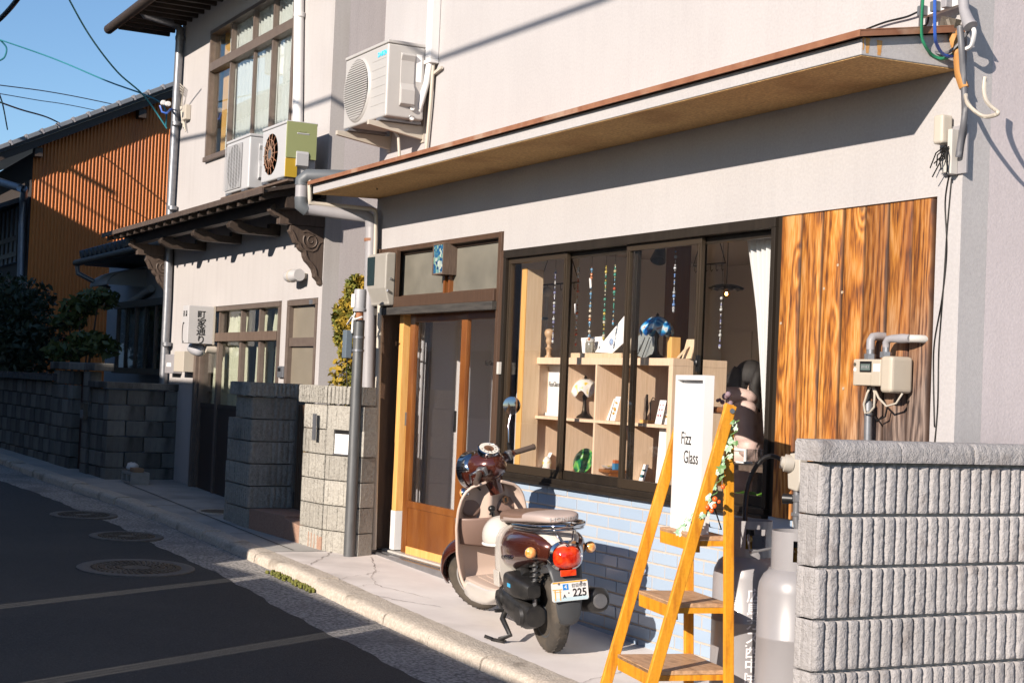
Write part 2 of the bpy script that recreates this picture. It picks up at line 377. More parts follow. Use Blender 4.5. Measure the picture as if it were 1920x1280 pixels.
# ================================================================ the other side of the street (shades the road; mirrored in the shop windows)
m_far_wall = M('far_timber_wall', (.50,.47,.44), .8, k=1, col2=(.56,.53,.50), nscale=2, stretch=(1,1,.15))
m_far_plaster = M('far_plaster', (.55,.53,.51), .9, k=1, col2=(.62,.60,.57), nscale=1)
m_far_roof = M('far_roof_tiles', (.06,.063,.07), .55, col2=(.09,.093,.10), nscale=5)
m_fence = M('brown_fence_panel', (.40,.36,.32), .7, .0, col2=(.15,.10,.07), nscale=3, stretch=(1,1,.2))
fence = thing('panel_fence', (-7.2,-5.6,gz(-7)), 'brown panel fence across the street, opposite the scooter', 'fence')
def fpanel(x0, x1, h0, h1):
    mb = MB(); mb.prism([(x0, gz(x0)-.1), (x1, gz(x1)-.1), (x1, h1), (x0, h0)], lambda u, v, w: (u, w, v), -5.62, -5.58); obj('panel', mb, m_fence, fence)
def fpost(x, r=.012):
    mb = MB(); mb.box(x-r, x+r, -5.61, -5.59, gz(x)-.1, 1.97); obj('post', mb, m_fence, fence)
fpanel(-8.92, -8.115, 1.91, 1.97); fpost(-8.07,.005); fpost(-8.025,.005)
fpanel(-7.975, -6.185, 1.98, 1.96); fpost(-6.135,.005); fpost(-6.09,.005)
fpanel(-6.04, -4.2, 1.95, 1.93); fpanel(-4.195, -2.3, 1.93, 1.9); fpanel(-2.295, -1.0, 1.9, 1.9)
def farhouse(x0, x1, y1, h, label, roof=True, m=m_far_wall):
    t = thing('house', ((x0+x1)/2, y1-3, gz((x0+x1)/2)), label, 'house')
    mb = MB(); mb.box(x0, x1, y1-6, y1-.45, -.4, h-.12); obj('wall', mb, m, t)
    mb = MB(); mb.prism([(y1, h), (y1-.02, h-.06), (y1-6.5, h-.06), (y1-6.5, h), (y1-3.25, h+.28)], lambda u, v, w: (w, u, v), x0-.0, x1+.0); obj('roof', mb, m_far_roof, t)
    for k in range(int((x1-x0)/2.2)):
        xx = x0+.7+k*2.2
        mb = MB(); mb.box(xx, xx+1.1, y1-.45, y1-.40, .9, 1.9); wn = obj('window', mb, m_dark, t)
        mb = MB(); mb.box(xx-.05, xx+1.15, y1-.45, y1-.37, 1.9, 1.97); obj('lintel', mb, m_far_wall, wn)
    return t
lowh = farhouse(-14.38, -9.75, -5.15, 3.56, 'low timber house with tiled roof across the street')
mb = MB(); mb.prism([(-9.7495,-.3),(-8.94,-.3),(-8.94,1.93),(-9.7495,3.50)], lambda u, v, w: (u, w, v), -9.5, -5.2); obj('lean_to', mb, m_far_wall, lowh)
farhouse(-44, -14.42, -5.15, 7.05, 'tall plastered house across the street, further along', m=m_far_plaster)
farhouse(-70, -44.3, -4.9, 6.0, 'second plastered house across the street in the distance', m=m_far_plaster)
# utility pole across the street
up = thing('utility_pole', (-26.9,-4.75,gz(-26)), 'concrete utility pole with crossarm across the street', 'utility pole')
mb = MB(); mb.cyl((-26.9,-4.75,0), (-26.9,-4.75,9.5), .15, .10, 16); obj('pole', mb, m_far_plaster, up, smooth=40)
mb = MB(); mb.box(-27.9,-25.6,-4.78,-4.72,7.72,7.79); obj('crossarm', mb, m_iron, up)
mb = MB(); mb.cyl((-26.9,-4.45,6.9),(-26.9,-4.45,7.4),.17,.17,14); obj('transformer', mb, m_far_plaster, up, smooth=40)
# ================================================================ SHOP building shell
SL, SR = -11.10, -4.83
shop = thing('shop_building', (-8, 0, 0), 'cream stucco glass shop with timber door, wide display window and flat canopy', 'shop')
mb = MB()
mb.box(SL, SR, 0, .15, 2.40, 8.0)
mb.box(-8.955, SR, 0, .15, 2.272, 2.3999)
mb.box(-4.975, SR, 0, .15, -.2, 2.2719)
obj('front_wall', mb, m_stucco, shop)
mb = MB(); mb.box(-4.98, SR, .1505, 9, -.2, 8); obj('side_wall', mb, m_stucco_side, shop)
mb = MB(); mb.box(SL, SL+.1, .1505, 9, -.1, 8); obj('side_wall', mb, m_stucco_side, shop)
mb = MB(); mb.box(SL, SR, 0, 9, 8.001, 8.3); mb.box(SL+.1, -4.98, 8.9, 9, 0, 8); obj('roof_slab', mb, m_stucco_side, shop)
# canopy
CL, CR = -11.10, -4.872
mb = MB(); mb.prism([(-.001,2.803),(-.535,2.790),(-.535,2.858),(-.001,2.955)], lambda u, v, w: (w, u, v), CL, CR)
can = obj('canopy', mb, m_stucco, shop, bevel=.004)
mb = MB(); mb.prism([(-.003,2.8015),(-.528,2.7885),(-.528,2.7865),(-.003,2.7985)], lambda u, v, w: (w, u, v), CL+.004, CR-.004); obj('soffit', mb, m_soffit, can)
mb = MB()
mb.prism([(-.57,2.856),(-.565,2.854),(-.565,2.878),(-.001,2.982),(-.001,2.987),(-.57,2.884)], lambda u, v, w: (w, u, v), CL-.03, CR+.03)
mb.prism([(-.566,2.856),(-.001,2.956),(-.001,2.983),(-.566,2.880)], lambda u, v, w: (w, u, v), CR+.022, CR+.03)
mb.prism([(-.566,2.856),(-.001,2.956),(-.001,2.983),(-.566,2.880)], lambda u, v, w: (w, u, v), CL-.03, CL-.022)
obj('flashing', mb, m_rust, can)
mb = MB(); m_streak = M('rust_streak', (.55,.25,.06), .85, col2=(.62,.36,.14), nscale=30, k=.8)
for (y0, y1, z0, n_) in ((-.515,-.490,2.80,1),(-.455,-.425,2.80,2),(-.53,-.52,2.81,3)):
    ms = MB(); ms.grid(lambda u, v: (CR+.0012, y0+(y1-y0)*(u*(1-.45*v)+.2*v)+.004*mnoise.noise(V((v*6, n_, 0))), 2.862-(2.862-z0)*v), 4, 10); obj('rust_streak', ms, m_streak, can)
c = P(706,352,'y',-.3); mb.tube([c+V((0,0,.02)), c, c+V((.006,0,-.012)), c+V((.014,0,-.016)), c+V((.02,0,-.006))], .0025, 6); obj('hook', mb, m_iron, can)
# ================================================================ SHOP FRONT
m_bronze = M('bronze_aluminium', (.055,.042,.032), .42, .55, col2=(.075,.058,.043), nscale=20, stretch=(1,1,.1))
m_bronze_lt = M('brown_aluminium', (.105,.075,.05), .4, .5)
m_brown = M('dark_brown_wood', (.085,.045,.026), .55, col2=(.12,.065,.038), nscale=9, stretch=(6,6,.5), bump=[(90,.15)])
m_brown2 = M('weathered_brown_wood', (.13,.085,.06), .75, col2=(.20,.135,.10), nscale=14, stretch=(6,6,.6), bump=[(60,.35)])
m_door = M('varnished_door_wood', (.27,.085,.018), .28, col2=(.36,.13,.028), nscale=9, stretch=(1.2,1.2,.35), coat=.5, bump=[(70,.06)], col3=(.21,.062,.014), n3=4)
m_amber = M('amber_timber', (.70,.36,.10), .5, col2=(.80,.46,.16), nscale=10, stretch=(5,5,.4), bump=[(50,.1)], k=.85)
m_pale = M('pale_timber', (.66,.47,.30), .55, col2=(.74,.55,.37), nscale=10, stretch=(6,6,.4), k=.85)
m_alu = M('bare_aluminium', (.55,.55,.57), .35, .8, col2=(.45,.45,.47), nscale=12)
m_glass = glassmat('window_glass')
m_doorglass = glassmat('door_glass', (.99,.99,.99))
m_grout = M('cream_grout', (.66,.56,.47), .9, col2=(.74,.64,.55), nscale=30, col3=(.6,.42,.25), n3=3, lo3=.62, hi3=.75)
m_white = M('white_paint', (.80,.79,.78), .5, k=.75)
m_offwhite = M('off_white_paint', (.72,.69,.64), .6)
m_concrete = M('concrete', (.42,.40,.37), .9, col2=(.5,.475,.44), nscale=14, bump=[(120,.3)])
m_black = M('black_plastic', (.015,.015,.016), .4)
# blue glazed tiles: colour varies tile by tile
def tilemat():
    m = M('blue_glazed_tile', (.40,.56,.70), .16, bump=[(9,.05),(60,.03)], spec=.6); t = m.node_tree; b = t.nodes['Principled BSDF']
    oi = nn(t,'ShaderNodeObjectInfo'); r = nn(t,'ShaderNodeValToRGB'); r.color_ramp.elements[0].color = (.285,.365,.47,1); r.color_ramp.elements[1].color = (.325,.40,.495,1)
    t.links.new(oi.outputs['Random'], r.inputs[0]); t.links.new(r.outputs[0], b.inputs['Base Color']); return m
m_tile = tilemat()
mb = MB(); mb.box(-8.955, -4.977, .0045, .15, -.25, .808); tw = obj('tile_wall', mb, m_grout, shop)
def tile_mesh(L, h=.0605):
    mb = MB(); mb.box(0, L, 0, .01, 0, h); me = mb.mesh('tile'); 
    bm = bmesh.new(); bm.from_mesh(me); bmesh.ops.bevel(bm, geom=[e for e in bm.edges if all(abs(v.co.y) < 1e-6 for v in e.verts)], offset=.003, segments=2, profile=.6, affect='EDGES'); bm.to_mesh(me); bm.free()
    me.materials.append(m_tile); return me
tmesh = {}
row = 0; z = .806-.0605
while z > -.14:
    x = -8.95-(row % 2)*.1185
    while x < -4.98:
        a = max(x, -8.95); b = min(x+.227, -4.98); L = round(b-a, 3)
        if L > .03 and not (row == 0 and False):
            if L not in tmesh: tmesh[L] = tile_mesh(L)
            o = bpy.data.objects.new('tile', tmesh[L]); link(o, tw); o.location = (a, rnd.uniform(-.0015,.0015), z); o.rotation_euler = (rnd.uniform(-.006,.006), 0, rnd.uniform(-.006,.006))
        x += .237
    z -= .0705; row += 1
# timber planks
def plankmat():
    m = bpy.data.materials.new('weathered_cedar'); m.use_nodes = True; t = m.node_tree; b = t.nodes['Principled BSDF']; b.inputs['Roughness'].default_value = .72
    L = t.links.new
    tc = nn(t,'ShaderNodeTexCoord'); oi = nn(t,'ShaderNodeObjectInfo'); geo = nn(t,'ShaderNodeNewGeometry')
    sep = nn(t,'ShaderNodeSeparateXYZ'); L(tc.outputs['Object'], sep.inputs[0])
    rx = nn(t,'ShaderNodeMath', operation='MULTIPLY'); L(oi.outputs['Random'], rx.inputs[0]); rx.inputs[1].default_value = 37.0
    # knots (cells stretched along the plank)
    cb = nn(t,'ShaderNodeCombineXYZ'); L(sep.outputs[0], cb.inputs[0]); L(rx.outputs[0], cb.inputs[1])
    zz = nn(t,'ShaderNodeMath', operation='MULTIPLY'); L(sep.outputs[2], zz.inputs[0]); zz.inputs[1].default_value = .42; L(zz.outputs[0], cb.inputs[2])
    vor = nn(t,'ShaderNodeTexVoronoi'); vor.inputs['Scale'].default_value = 6.2; L(cb.outputs[0], vor.inputs['Vector'])
    kn = nn(t,'ShaderNodeMapRange', interpolation_type='SMOOTHSTEP'); L(vor.outputs['Distance'], kn.inputs[0]); kn.inputs[1].default_value = 0; kn.inputs[2].default_value = .42; kn.inputs[3].default_value = 1; kn.inputs[4].default_value = 0
    # flowing grain
    xo = nn(t,'ShaderNodeMath', operation='ADD'); L(sep.outputs[0], xo.inputs[0]); L(rx.outputs[0], xo.inputs[1])
    cb2 = nn(t,'ShaderNodeCombineXYZ'); L(xo.outputs[0], cb2.inputs[0]); L(rx.outputs[0], cb2.inputs[1])
    z2 = nn(t,'ShaderNodeMath', operation='MULTIPLY'); L(sep.outputs[2], z2.inputs[0]); z2.inputs[1].default_value = .10; L(z2.outputs[0], cb2.inputs[2])
    n1 = nn(t,'ShaderNodeTexNoise'); n1.inputs['Scale'].default_value = 6; n1.inputs['Detail'].default_value = 1.0; L(cb2.outputs[0], n1.inputs['Vector'])
    ph = nn(t,'ShaderNodeMath', operation='MULTIPLY_ADD'); L(n1.outputs['Fac'], ph.inputs[0]); ph.inputs[1].default_value = 62
    k2 = nn(t,'ShaderNodeMath', operation='MULTIPLY'); L(kn.outputs[0], k2.inputs[0]); k2.inputs[1].default_value = 11; L(k2.outputs[0], ph.inputs[2])
    xs = nn(t,'ShaderNodeMath', operation='MULTIPLY_ADD'); L(sep.outputs[0], xs.inputs[0]); xs.inputs[1].default_value = 40; L(ph.outputs[0], xs.inputs[2])
    sn = nn(t,'ShaderNodeMath', operation='SINE'); L(xs.outputs[0], sn.inputs[0])
    fine = nn(t,'ShaderNodeTexNoise'); fine.inputs['Scale'].default_value = 120; fine.inputs['Detail'].default_value = 2; fine.inputs['Roughness'].default_value = .4; L(cb2.outputs[0], fine.inputs['Vector'])
    ad = nn(t,'ShaderNodeMath', operation='MULTIPLY_ADD'); L(sn.outputs[0], ad.inputs[0]); ad.inputs[1].default_value = .20; L(fine.outputs['Fac'], ad.inputs[2])
    rp = nn(t,'ShaderNodeValToRGB'); e = rp.color_ramp.elements; e[0].position = .15; e[0].color = (.075,.024,.005,1); e[1].position = .80; e[1].color = (.42,.225,.08,1)
    q = e.new(.36); q.color = (.22,.080,.010,1); q = e.new(.56); q.color = (.35,.150,.020,1); L(ad.outputs[0], rp.inputs[0])
    # tone from plank to plank and in long streaks
    n2 = nn(t,'ShaderNodeTexNoise'); n2.inputs['Scale'].default_value = 9; n2.inputs['Detail'].default_value = 3; L(cb2.outputs[0], n2.inputs['Vector'])
    r2 = nn(t,'ShaderNodeValToRGB'); r2.color_ramp.elements[0].position = .3; r2.color_ramp.elements[0].color = (.62,.46,.32,1); r2.color_ramp.elements[1].position = .7; r2.color_ramp.elements[1].color = (1.12,1.1,1.1,1); L(n2.outputs['Fac'], r2.inputs[0])
    mu = nn(t,'ShaderNodeMix', data_type='RGBA', blend_type='MULTIPLY'); mu.inputs[0].default_value = .95; L(rp.outputs[0], mu.inputs[6]); L(r2.outputs[0], mu.inputs[7])
    # dark knot hearts
    kd = nn(t,'ShaderNodeMapRange'); L(vor.outputs['Distance'], kd.inputs[0]); kd.inputs[1].default_value = .05; kd.inputs[2].default_value = .10; kd.inputs[3].default_value = .8; kd.inputs[4].default_value = 0
    tr_ = nn(t,'ShaderNodeValToRGB'); tr_.color_ramp.elements[0].color = (.70,.60,.52,1); tr_.color_ramp.elements[1].color = (1.5,1.5,1.45,1); L(oi.outputs['Random'], tr_.inputs[0])
    mu2 = nn(t,'ShaderNodeMix', data_type='RGBA', blend_type='MULTIPLY'); mu2.inputs[0].default_value = 1; L(mu.outputs[2], mu2.inputs[6]); L(tr_.outputs[0], mu2.inputs[7])
    mk = nn(t,'ShaderNodeMix', data_type='RGBA'); L(kd.outputs[0], mk.inputs[0]); L(mu2.outputs[2], mk.inputs[6]); mk.inputs[7].default_value = (.07,.03,.012,1)
    # weathering: boards by the outer corner and near the foot have gone grey
    ps = nn(t,'ShaderNodeSeparateXYZ'); L(geo.outputs['Position'], ps.inputs[0])
    wx = nn(t,'ShaderNodeMapRange'); L(ps.outputs[0], wx.inputs[0]); wx.inputs[1].default_value = -5.75; wx.inputs[2].default_value = -4.98; wx.inputs[3].default_value = 0; wx.inputs[4].default_value = .85
    wz = nn(t,'ShaderNodeMapRange'); L(ps.outputs[2], wz.inputs[0]); wz.inputs[1].default_value = 2.0; wz.inputs[2].default_value = 1.25; wz.inputs[3].default_value = 0; wz.inputs[4].default_value = .8
    sm = nn(t,'ShaderNodeMath', operation='ADD'); L(wx.outputs[0], sm.inputs[0]); L(wz.outputs[0], sm.inputs[1])
    nz = nn(t,'ShaderNodeMath', operation='MULTIPLY_ADD'); L(n2.outputs['Fac'], nz.inputs[0]); nz.inputs[1].default_value = 1.0; L(sm.outputs[0], nz.inputs[2])
    wr = nn(t,'ShaderNodeMapRange'); L(nz.outputs[0], wr.inputs[0]); wr.inputs[1].default_value = 1.35; wr.inputs[2].default_value = 1.95; wr.inputs[3].default_value = 0; wr.inputs[4].default_value = .92
    gr = nn(t,'ShaderNodeValToRGB'); gr.color_ramp.elements[0].color = (.04,.03,.027,1); gr.color_ramp.elements[0].position = .25; gr.color_ramp.elements[1].color = (.22,.17,.145,1); gr.color_ramp.elements[1].position = .85; L(ad.outputs[0], gr.inputs[0])
    mg = nn(t,'ShaderNodeMix', data_type='RGBA'); L(wr.outputs[0], mg.inputs[0]); L(mk.outputs[2], mg.inputs[6]); L(gr.outputs[0], mg.inputs[7])
    sg = nn(t,'ShaderNodeSeparateXYZ'); L(tc.outputs['Generated'], sg.inputs[0])
    e1_ = nn(t,'ShaderNodeMath', operation='SUBTRACT'); L(sg.outputs[0], e1_.inputs[0]); e1_.inputs[1].default_value = .5
    e2_ = nn(t,'ShaderNodeMath', operation='ABSOLUTE'); L(e1_.outputs[0], e2_.inputs[0])
    e4_ = nn(t,'ShaderNodeMath', operation='MULTIPLY_ADD'); L(n2.outputs['Fac'], e4_.inputs[0]); e4_.inputs[1].default_value = .10; L(e2_.outputs[0], e4_.inputs[2])
    e3_ = nn(t,'ShaderNodeMapRange', interpolation_type='SMOOTHSTEP'); L(e4_.outputs[0], e3_.inputs[0]); e3_.inputs[1].default_value = .465; e3_.inputs[2].default_value = .545; e3_.inputs[3].default_value = 0; e3_.inputs[4].default_value = .88
    me_ = nn(t,'ShaderNodeMix', data_type='RGBA'); L(e3_.outputs[0], me_.inputs[0]); L(mg.outputs[2], me_.inputs[6]); me_.inputs[7].default_value = (.035,.014,.006,1)
    L(me_.outputs[2], b.inputs['Base Color'])
    bp = nn(t,'ShaderNodeBump'); bp.inputs['Strength'].default_value = .55; bp.inputs['Distance'].default_value = .004; L(ad.outputs[0], bp.inputs['Height']); L(bp.outputs[0], b.inputs['Normal'])
    return m
m_plank = plankmat()
mb = MB(); mb.box(-6.03, -4.976, .03, .15, .8085, 2.2715); pk = obj('plank_cladding', mb, m_dark, shop, label='orange cedar boards, weathered grey near the outer corner')
pe = [1471, 1509.5, 1549.5, 1588, 1628, 1672, 1717, 1757]
px = [P(q, 390, 'y', 0).x for q in pe]; px[-1] = -4.979
for k in range(len(px)-1):
    mb = MB(); d = rnd.uniform(-.004,.004); nz = 30; a, b = px[k]+.0022, px[k+1]-.0022
    # slightly wavy long edges
    loops = []
    for j in range(nz+1):
        zz = .809+(2.262-.809)*j/nz
        e0 = a+.002*mnoise.noise(V((k*3.1, zz*3, 0))); e1 = b+.002*mnoise.noise(V((k*5.7+9, zz*3, 0)))
        loops.append([(e0, d-.002, zz), (e0+.003, d-.012, zz), (e0+.010, d-.017, zz), ((e0+e1)/2, d-.018, zz), (e1-.010, d-.017, zz), (e1-.003, d-.012, zz), (e1, d-.002, zz), (e1, .03, zz), (e0, .03, zz)])
    mb.loft(loops); obj('plank', mb, m_plank, pk, smooth=50)
m_pin = M('pale_plug', (.62,.48,.33), .7)
mb = MB()
for (qx, qy) in ((1572,497),(1580,548),(1546,541),(1737,575),(1724,723),(1465,606),(1582,728)):
    q = P(qx, qy, 'y', -.016); mb.cyl(q+V((0,.004,0)), q+V((0,-.004,0)), .007, .007, 10)
obj('wood_plugs', mb, m_pin, pk, smooth=40)
# ---- display window
WX0, WX1, WZ0, WZ1 = -8.912, -6.062, .809, 2.268
mb = MB()
mb.box(WX0, WX1, -.022, .10, WZ1-.052, WZ1); mb.box(WX0, WX1, -.030, .10, WZ0, WZ0+.030)
mb.box(WX0, WX0+.032, -.020, .10, WZ0+.0301, WZ1-.0521); mb.box(WX1-.032, WX1, -.020, .10, WZ0+.0301, WZ1-.0521)
mb.box(WX0, WX1, -.042, .0, WZ0-.018, WZ0-.0002)
win = obj('display_window', mb, m_bronze, shop, bevel=.002)
mb = MB(); mb.box(WX1+.0005, -6.031, .0, .10, WZ0, WZ1); obj('edge_trim', mb, m_bronze, win)
mb = MB(); mb.box(-8.955, WX0-.0005, -.015, .10, WZ0-.02, WZ1+.002); obj('side_post', mb, m_brown, win)
S = [(-8.879,-8.128),(-8.192,-7.388),(-7.452,-6.718),(-6.782,-6.095)]
for k, (a, b) in enumerate(S):
    y0 = .004 if k in (0, 3) else .038
    y0 = (.004, .038, .004, .038)[k]
    y1 = y0+.028; z0, z1 = WZ0+.031, WZ1-.053
    mb = MB(); mb.box(a, b, y0, y1, z1-.036, z1); mb.box(a, b, y0, y1, z0, z0+.052)
    mb.box(a, a+.034, y0+.001, y1-.001, z0+.0521, z1-.0361); mb.box(b-.034, b, y0+.001, y1-.001, z0+.0521, z1-.0361)
    mb.box(a+.012, a+.022, y0-.004, y0, z0+.053, z1-.037); mb.box(b-.022, b-.012, y0-.004, y0, z0+.053, z1-.037)
    obj('sash', mb, m_bronze_lt if k in (0, 2) else m_bronze, win, bevel=.0015)
    mb = MB(); mb.box(a+.034, b-.034, y0+.012, y0+.016, z0+.052, z1-.036); obj('pane', mb, m_glass, win)
mb = MB(); c = P(1309,680,'y',-.002); mb.box(c.x-.012, c.x+.012, -.012, .004, c.z-.045, c.z+.04); mb.ball((c.x, -.018, c.z), (.014,.008,.02), 10, 6); obj('latch', mb, m_black, win, smooth=40)
# ---- door and transom
GT = gz(-10)
DL, DR = -10.86, -8.968
mb = MB(); mb.box(-11.0, -10.945, -.03, .14, gz(-11)+.02, 2.398); dr = obj('door_frame', mb, m_brown, shop, bevel=.003)
for bx in ((-10.9445,-10.905,.0,.14,gz(-11)+.02,1.94), (-10.9,-10.862,-.012,.14,gz(-11)+.02,1.94), (-8.9995,-8.9565,-.018,.14,.0,2.398), (-9.03,-9.0,.01,.14,.0,1.93)):
    mb = MB(); mb.box(*bx); obj('jamb', mb, m_brown, dr, bevel=.003)
mb = MB(); mb.box(-10.944, -9.0, -.035, .14, 1.942, 2.02); mb.box(-10.944, -9.0, -.01, .14, 2.362, 2.398); obj('transom_rail', mb, m_brown, dr, bevel=.003)
m_lintel = M('sooty_lintel', (.045,.04,.036), .7, col2=(.09,.08,.07), nscale=16, stretch=(.4,3,3), bump=[(60,.3)])
mb = MB(); mb.box(-10.98, -8.985, -.055, .0, 1.885, 1.94); obj('lintel', mb, m_lintel, dr, bevel=.003)
m_weave = bpy.data.materials.new('woven_screen'); m_weave.use_nodes = True
t = m_weave.node_tree; b = t.nodes['Principled BSDF']; b.inputs['Roughness'].default_value = .35
tc = nn(t,'ShaderNodeTexCoord'); w1 = nn(t,'ShaderNodeTexWave'); w1.bands_direction = 'X'; w1.inputs['Scale'].default_value = 52; w1.inputs['Distortion'].default_value = 2.5; w1.inputs['Detail'].default_value = 2
w2 = nn(t,'ShaderNodeTexWave'); w2.bands_direction = 'Z'; w2.inputs['Scale'].default_value = 52; w2.inputs['Distortion'].default_value = 2.5; w2.inputs['Detail'].default_value = 2
ns = nn(t,'ShaderNodeTexNoise'); ns.inputs['Scale'].default_value = 5; ns.inputs['Detail'].default_value = 3
for q in (w1, w2, ns): t.links.new(tc.outputs['Object'], q.inputs['Vector'])
mm = nn(t,'ShaderNodeMath', operation='MULTIPLY'); t.links.new(w1.outputs['Fac'], mm.inputs[0]); t.links.new(w2.outputs['Fac'], mm.inputs[1])
ma = nn(t,'ShaderNodeMath', operation='ADD'); t.links.new(mm.outputs[0], ma.inputs[0]); t.links.new(ns.outputs['Fac'], ma.inputs[1])
rp = nn(t,'ShaderNodeValToRGB'); rp.color_ramp.elements[0].color = (.09,.085,.07,1); rp.color_ramp.elements[0].position = .35; rp.color_ramp.elements[1].color = (.2,.185,.15,1); rp.color_ramp.elements[1].position = 1.1
t.links.new(ma.outputs[0], rp.inputs[0]); t.links.new(rp.outputs[0], b.inputs['Base Color'])
tm = P(833, 530, 'y', 0).x
for a, b_ in ((-10.94, tm-.06), (tm+.045, -9.002)):
    mb = MB(); mb.box(a, b_, .05, .056, 2.021, 2.361); obj('transom_pane', mb, m_weave, dr)
    mb = MB(); mb.box(a, b_, .035, .048, 2.342, 2.3615); mb.box(a, b_, .03, .048, 2.0205, 2.034); obj('glazing_bead', mb, m_brown, dr)
mb = MB(); mb.box(tm-.0595, tm-.035, .02, .10, 2.0205, 2.3615); mb.box(tm+.02, tm+.0445, .02, .10, 2.0205, 2.3615); obj('transom_mullion', mb, m_door, dr)
mb = MB(); mb.box(tm-.0345, tm+.0195, .052, .058, 2.0205, 2.3615); obj('transom_pane', mb, m_weave, dr)
# threshold rails
mb = MB()
for (y0, y1, h) in ((-.06,-.035,.012),(-.034,.005,.007),(.006,.02,.014),(.021,.06,.009)):
    mb.add([(-10.9,y0,gz(-10.9)-.02),(-8.98,y0,gz(-10.9)-.02-.03),(-8.98,y1,gz(-10.9)-.05),(-10.9,y1,gz(-10.9)-.02),(-10.9,y0,gz(-10.9)+h),(-8.98,y0,gz(-10.9)+h),(-8.98,y1,gz(-10.9)+h),(-10.9,y1,gz(-10.9)+h)], [(0,3,2,1),(4,5,6,7),(0,1,5,4),(1,2,6,5),(2,3,7,6),(3,0,4,7)])
obj('threshold', mb, m_alu, dr)
mb = MB(); mb.box(-10.86, -8.99, .0605, .35, -.05, gz(-10.9)+.02); obj('door_sill', mb, m_offwhite, dr)
ZB = gz(-10.9)+.022
def leaf(x0, x1, y, name_label):
    z1 = 1.925
    mb = MB(); mb.box(x0, x0+.085, y, y+.034, ZB, z1); mb.box(x1-.085, x1, y, y+.034, ZB, z1)
    mb.box(x0+.0851, x1-.0851, y+.001, y+.033, z1-.09, z1); mb.box(x0+.0851, x1-.0851, y+.001, y+.033, ZB+.34, ZB+.39)
    lf = obj('sliding_door', mb, m_door, shop, bevel=.003)
    mb = MB(); mb.box(x0+.0851, x1-.0851, y+.010, y+.024, ZB+.055, ZB+.3399); obj('kick_panel', mb, m_door, lf)
    mb = MB(); mb.box(x0+.0851, x1-.0851, y+.001, y+.033, ZB, ZB+.0545); obj('bottom_rail', mb, m_amber, lf)
    mb = MB(); mb.box(x0+.0851, x1-.0851, y+.016, y+.020, ZB+.39, z1-.09); obj('pane', mb, m_doorglass, lf)
    return lf
lx0 = P(761, 800, 'y', .10).x; lx1 = P(868, 800, 'y', .10).x
lfA = leaf(lx0, lx1, .10, '')
lxB = P(858, 800, 'y', .065).x; lfB = leaf(lxB, -8.90, .062, '')
c = P(852, 790, 'y', .09); mb = MB(); mb.box(c.x-.014, c.x+.014, .088, .0995, c.z-.075, c.z+.075); obj('handle', mb, m_black, lfA, bevel=.004)
c = P(759, 785, 'y', .09); mb = MB(); mb.box(c.x-.009, c.x+.009, .094, .0995, c.z-.05, c.z+.05); obj('finger_pull', mb, m_alu, lfA, bevel=.004)
c = P(918, 681, 'y', .0765); text_on('lettering', 'Fizz Glass', .042, c, (1,0,0), (0,0,1), m_black, lfB, sx=.8)
c = P(936, 690, 'y', -.03); mb = MB(); mb.box(c.x-.012, c.x+.012, -.045, -.018, c.z-.04, c.z+.04); obj('door_chime', mb, m_offwhite, dr, bevel=.004)
# small lit-glass box lantern over the door
c = P(826, 487, 'y', -.06)
la = thing('wall_lantern', (c.x, -.03, c.z-.14), 'small wooden box lantern with blue and green mosaic glass over the door', 'lantern')
c0 = P(811, 480, 'y', -.058); c1 = P(831, 486, 'y', -.058)
xa, xb = c0.x+.0, c1.x; zt, zb = P(820,456,'y',-.058).z, P(820,515,'y',-.058).z
mb = MB(); mb.box(xa, xb, -.006, .052, zb, zt)
mb.box(xa, xb, -.058, -.0065, zt-.012, zt); mb.box(xa, xb, -.058, -.0065, zb, zb+.012)
mb.box(xa, xa+.012, -.058, -.0065, zb+.0121, zt-.0121); mb.box(xb-.012, xb, -.058, -.0065, zb+.0121, zt-.0121)
obj('case', mb, m_brown2, la, bevel=.002)
m_mosaic = bpy.data.materials.new('mosaic_glass'); m_mosaic.use_nodes = True; t = m_mosaic.node_tree; b = t.nodes['Principled BSDF']; b.inputs['Roughness'].default_value = .15
tc = nn(t,'ShaderNodeTexCoord'); vo = nn(t,'ShaderNodeTexVoronoi'); vo.inputs['Scale'].default_value = 45; t.links.new(tc.outputs['Object'], vo.inputs['Vector'])
rp = nn(t,'ShaderNodeValToRGB'); e = rp.color_ramp.elements; e[0].color = (.01,.03,.10,1); e[1].color = (.40,.42,.38,1); q = e.new(.4); q.color = (.02,.10,.20,1); q = e.new(.6); q.color = (.12,.24,.20,1)
sp = nn(t,'ShaderNodeSeparateColor'); t.links.new(vo.outputs['Color'], sp.inputs[0]); t.links.new(sp.outputs[0], rp.inputs[0]); t.links.new(rp.outputs[0], b.inputs['Base Color'])
mb = MB(); mb.box(xa+.0121, xb-.0121, -.053, -.049, zb+.0121, zt-.0121); obj('mosaic_pane', mb, m_mosaic, la)
# granite offcut leaning beside the door
mb = MB(); q = G(690, 1040); 
a = P(688, 995, 'y', -.06); mb.prism([(a.x, gz(a.x)), (a.x+.13, gz(a.x)), (a.x+.15, a.z-.02), (a.x+.04, a.z)], lambda u, v, w: (u, w, v), -.10, -.055)
single('stone_offcut', mb, m_concrete, 'pale stone offcut leaning by the door frame beside the drainpipe', 'stone', bevel=.004)
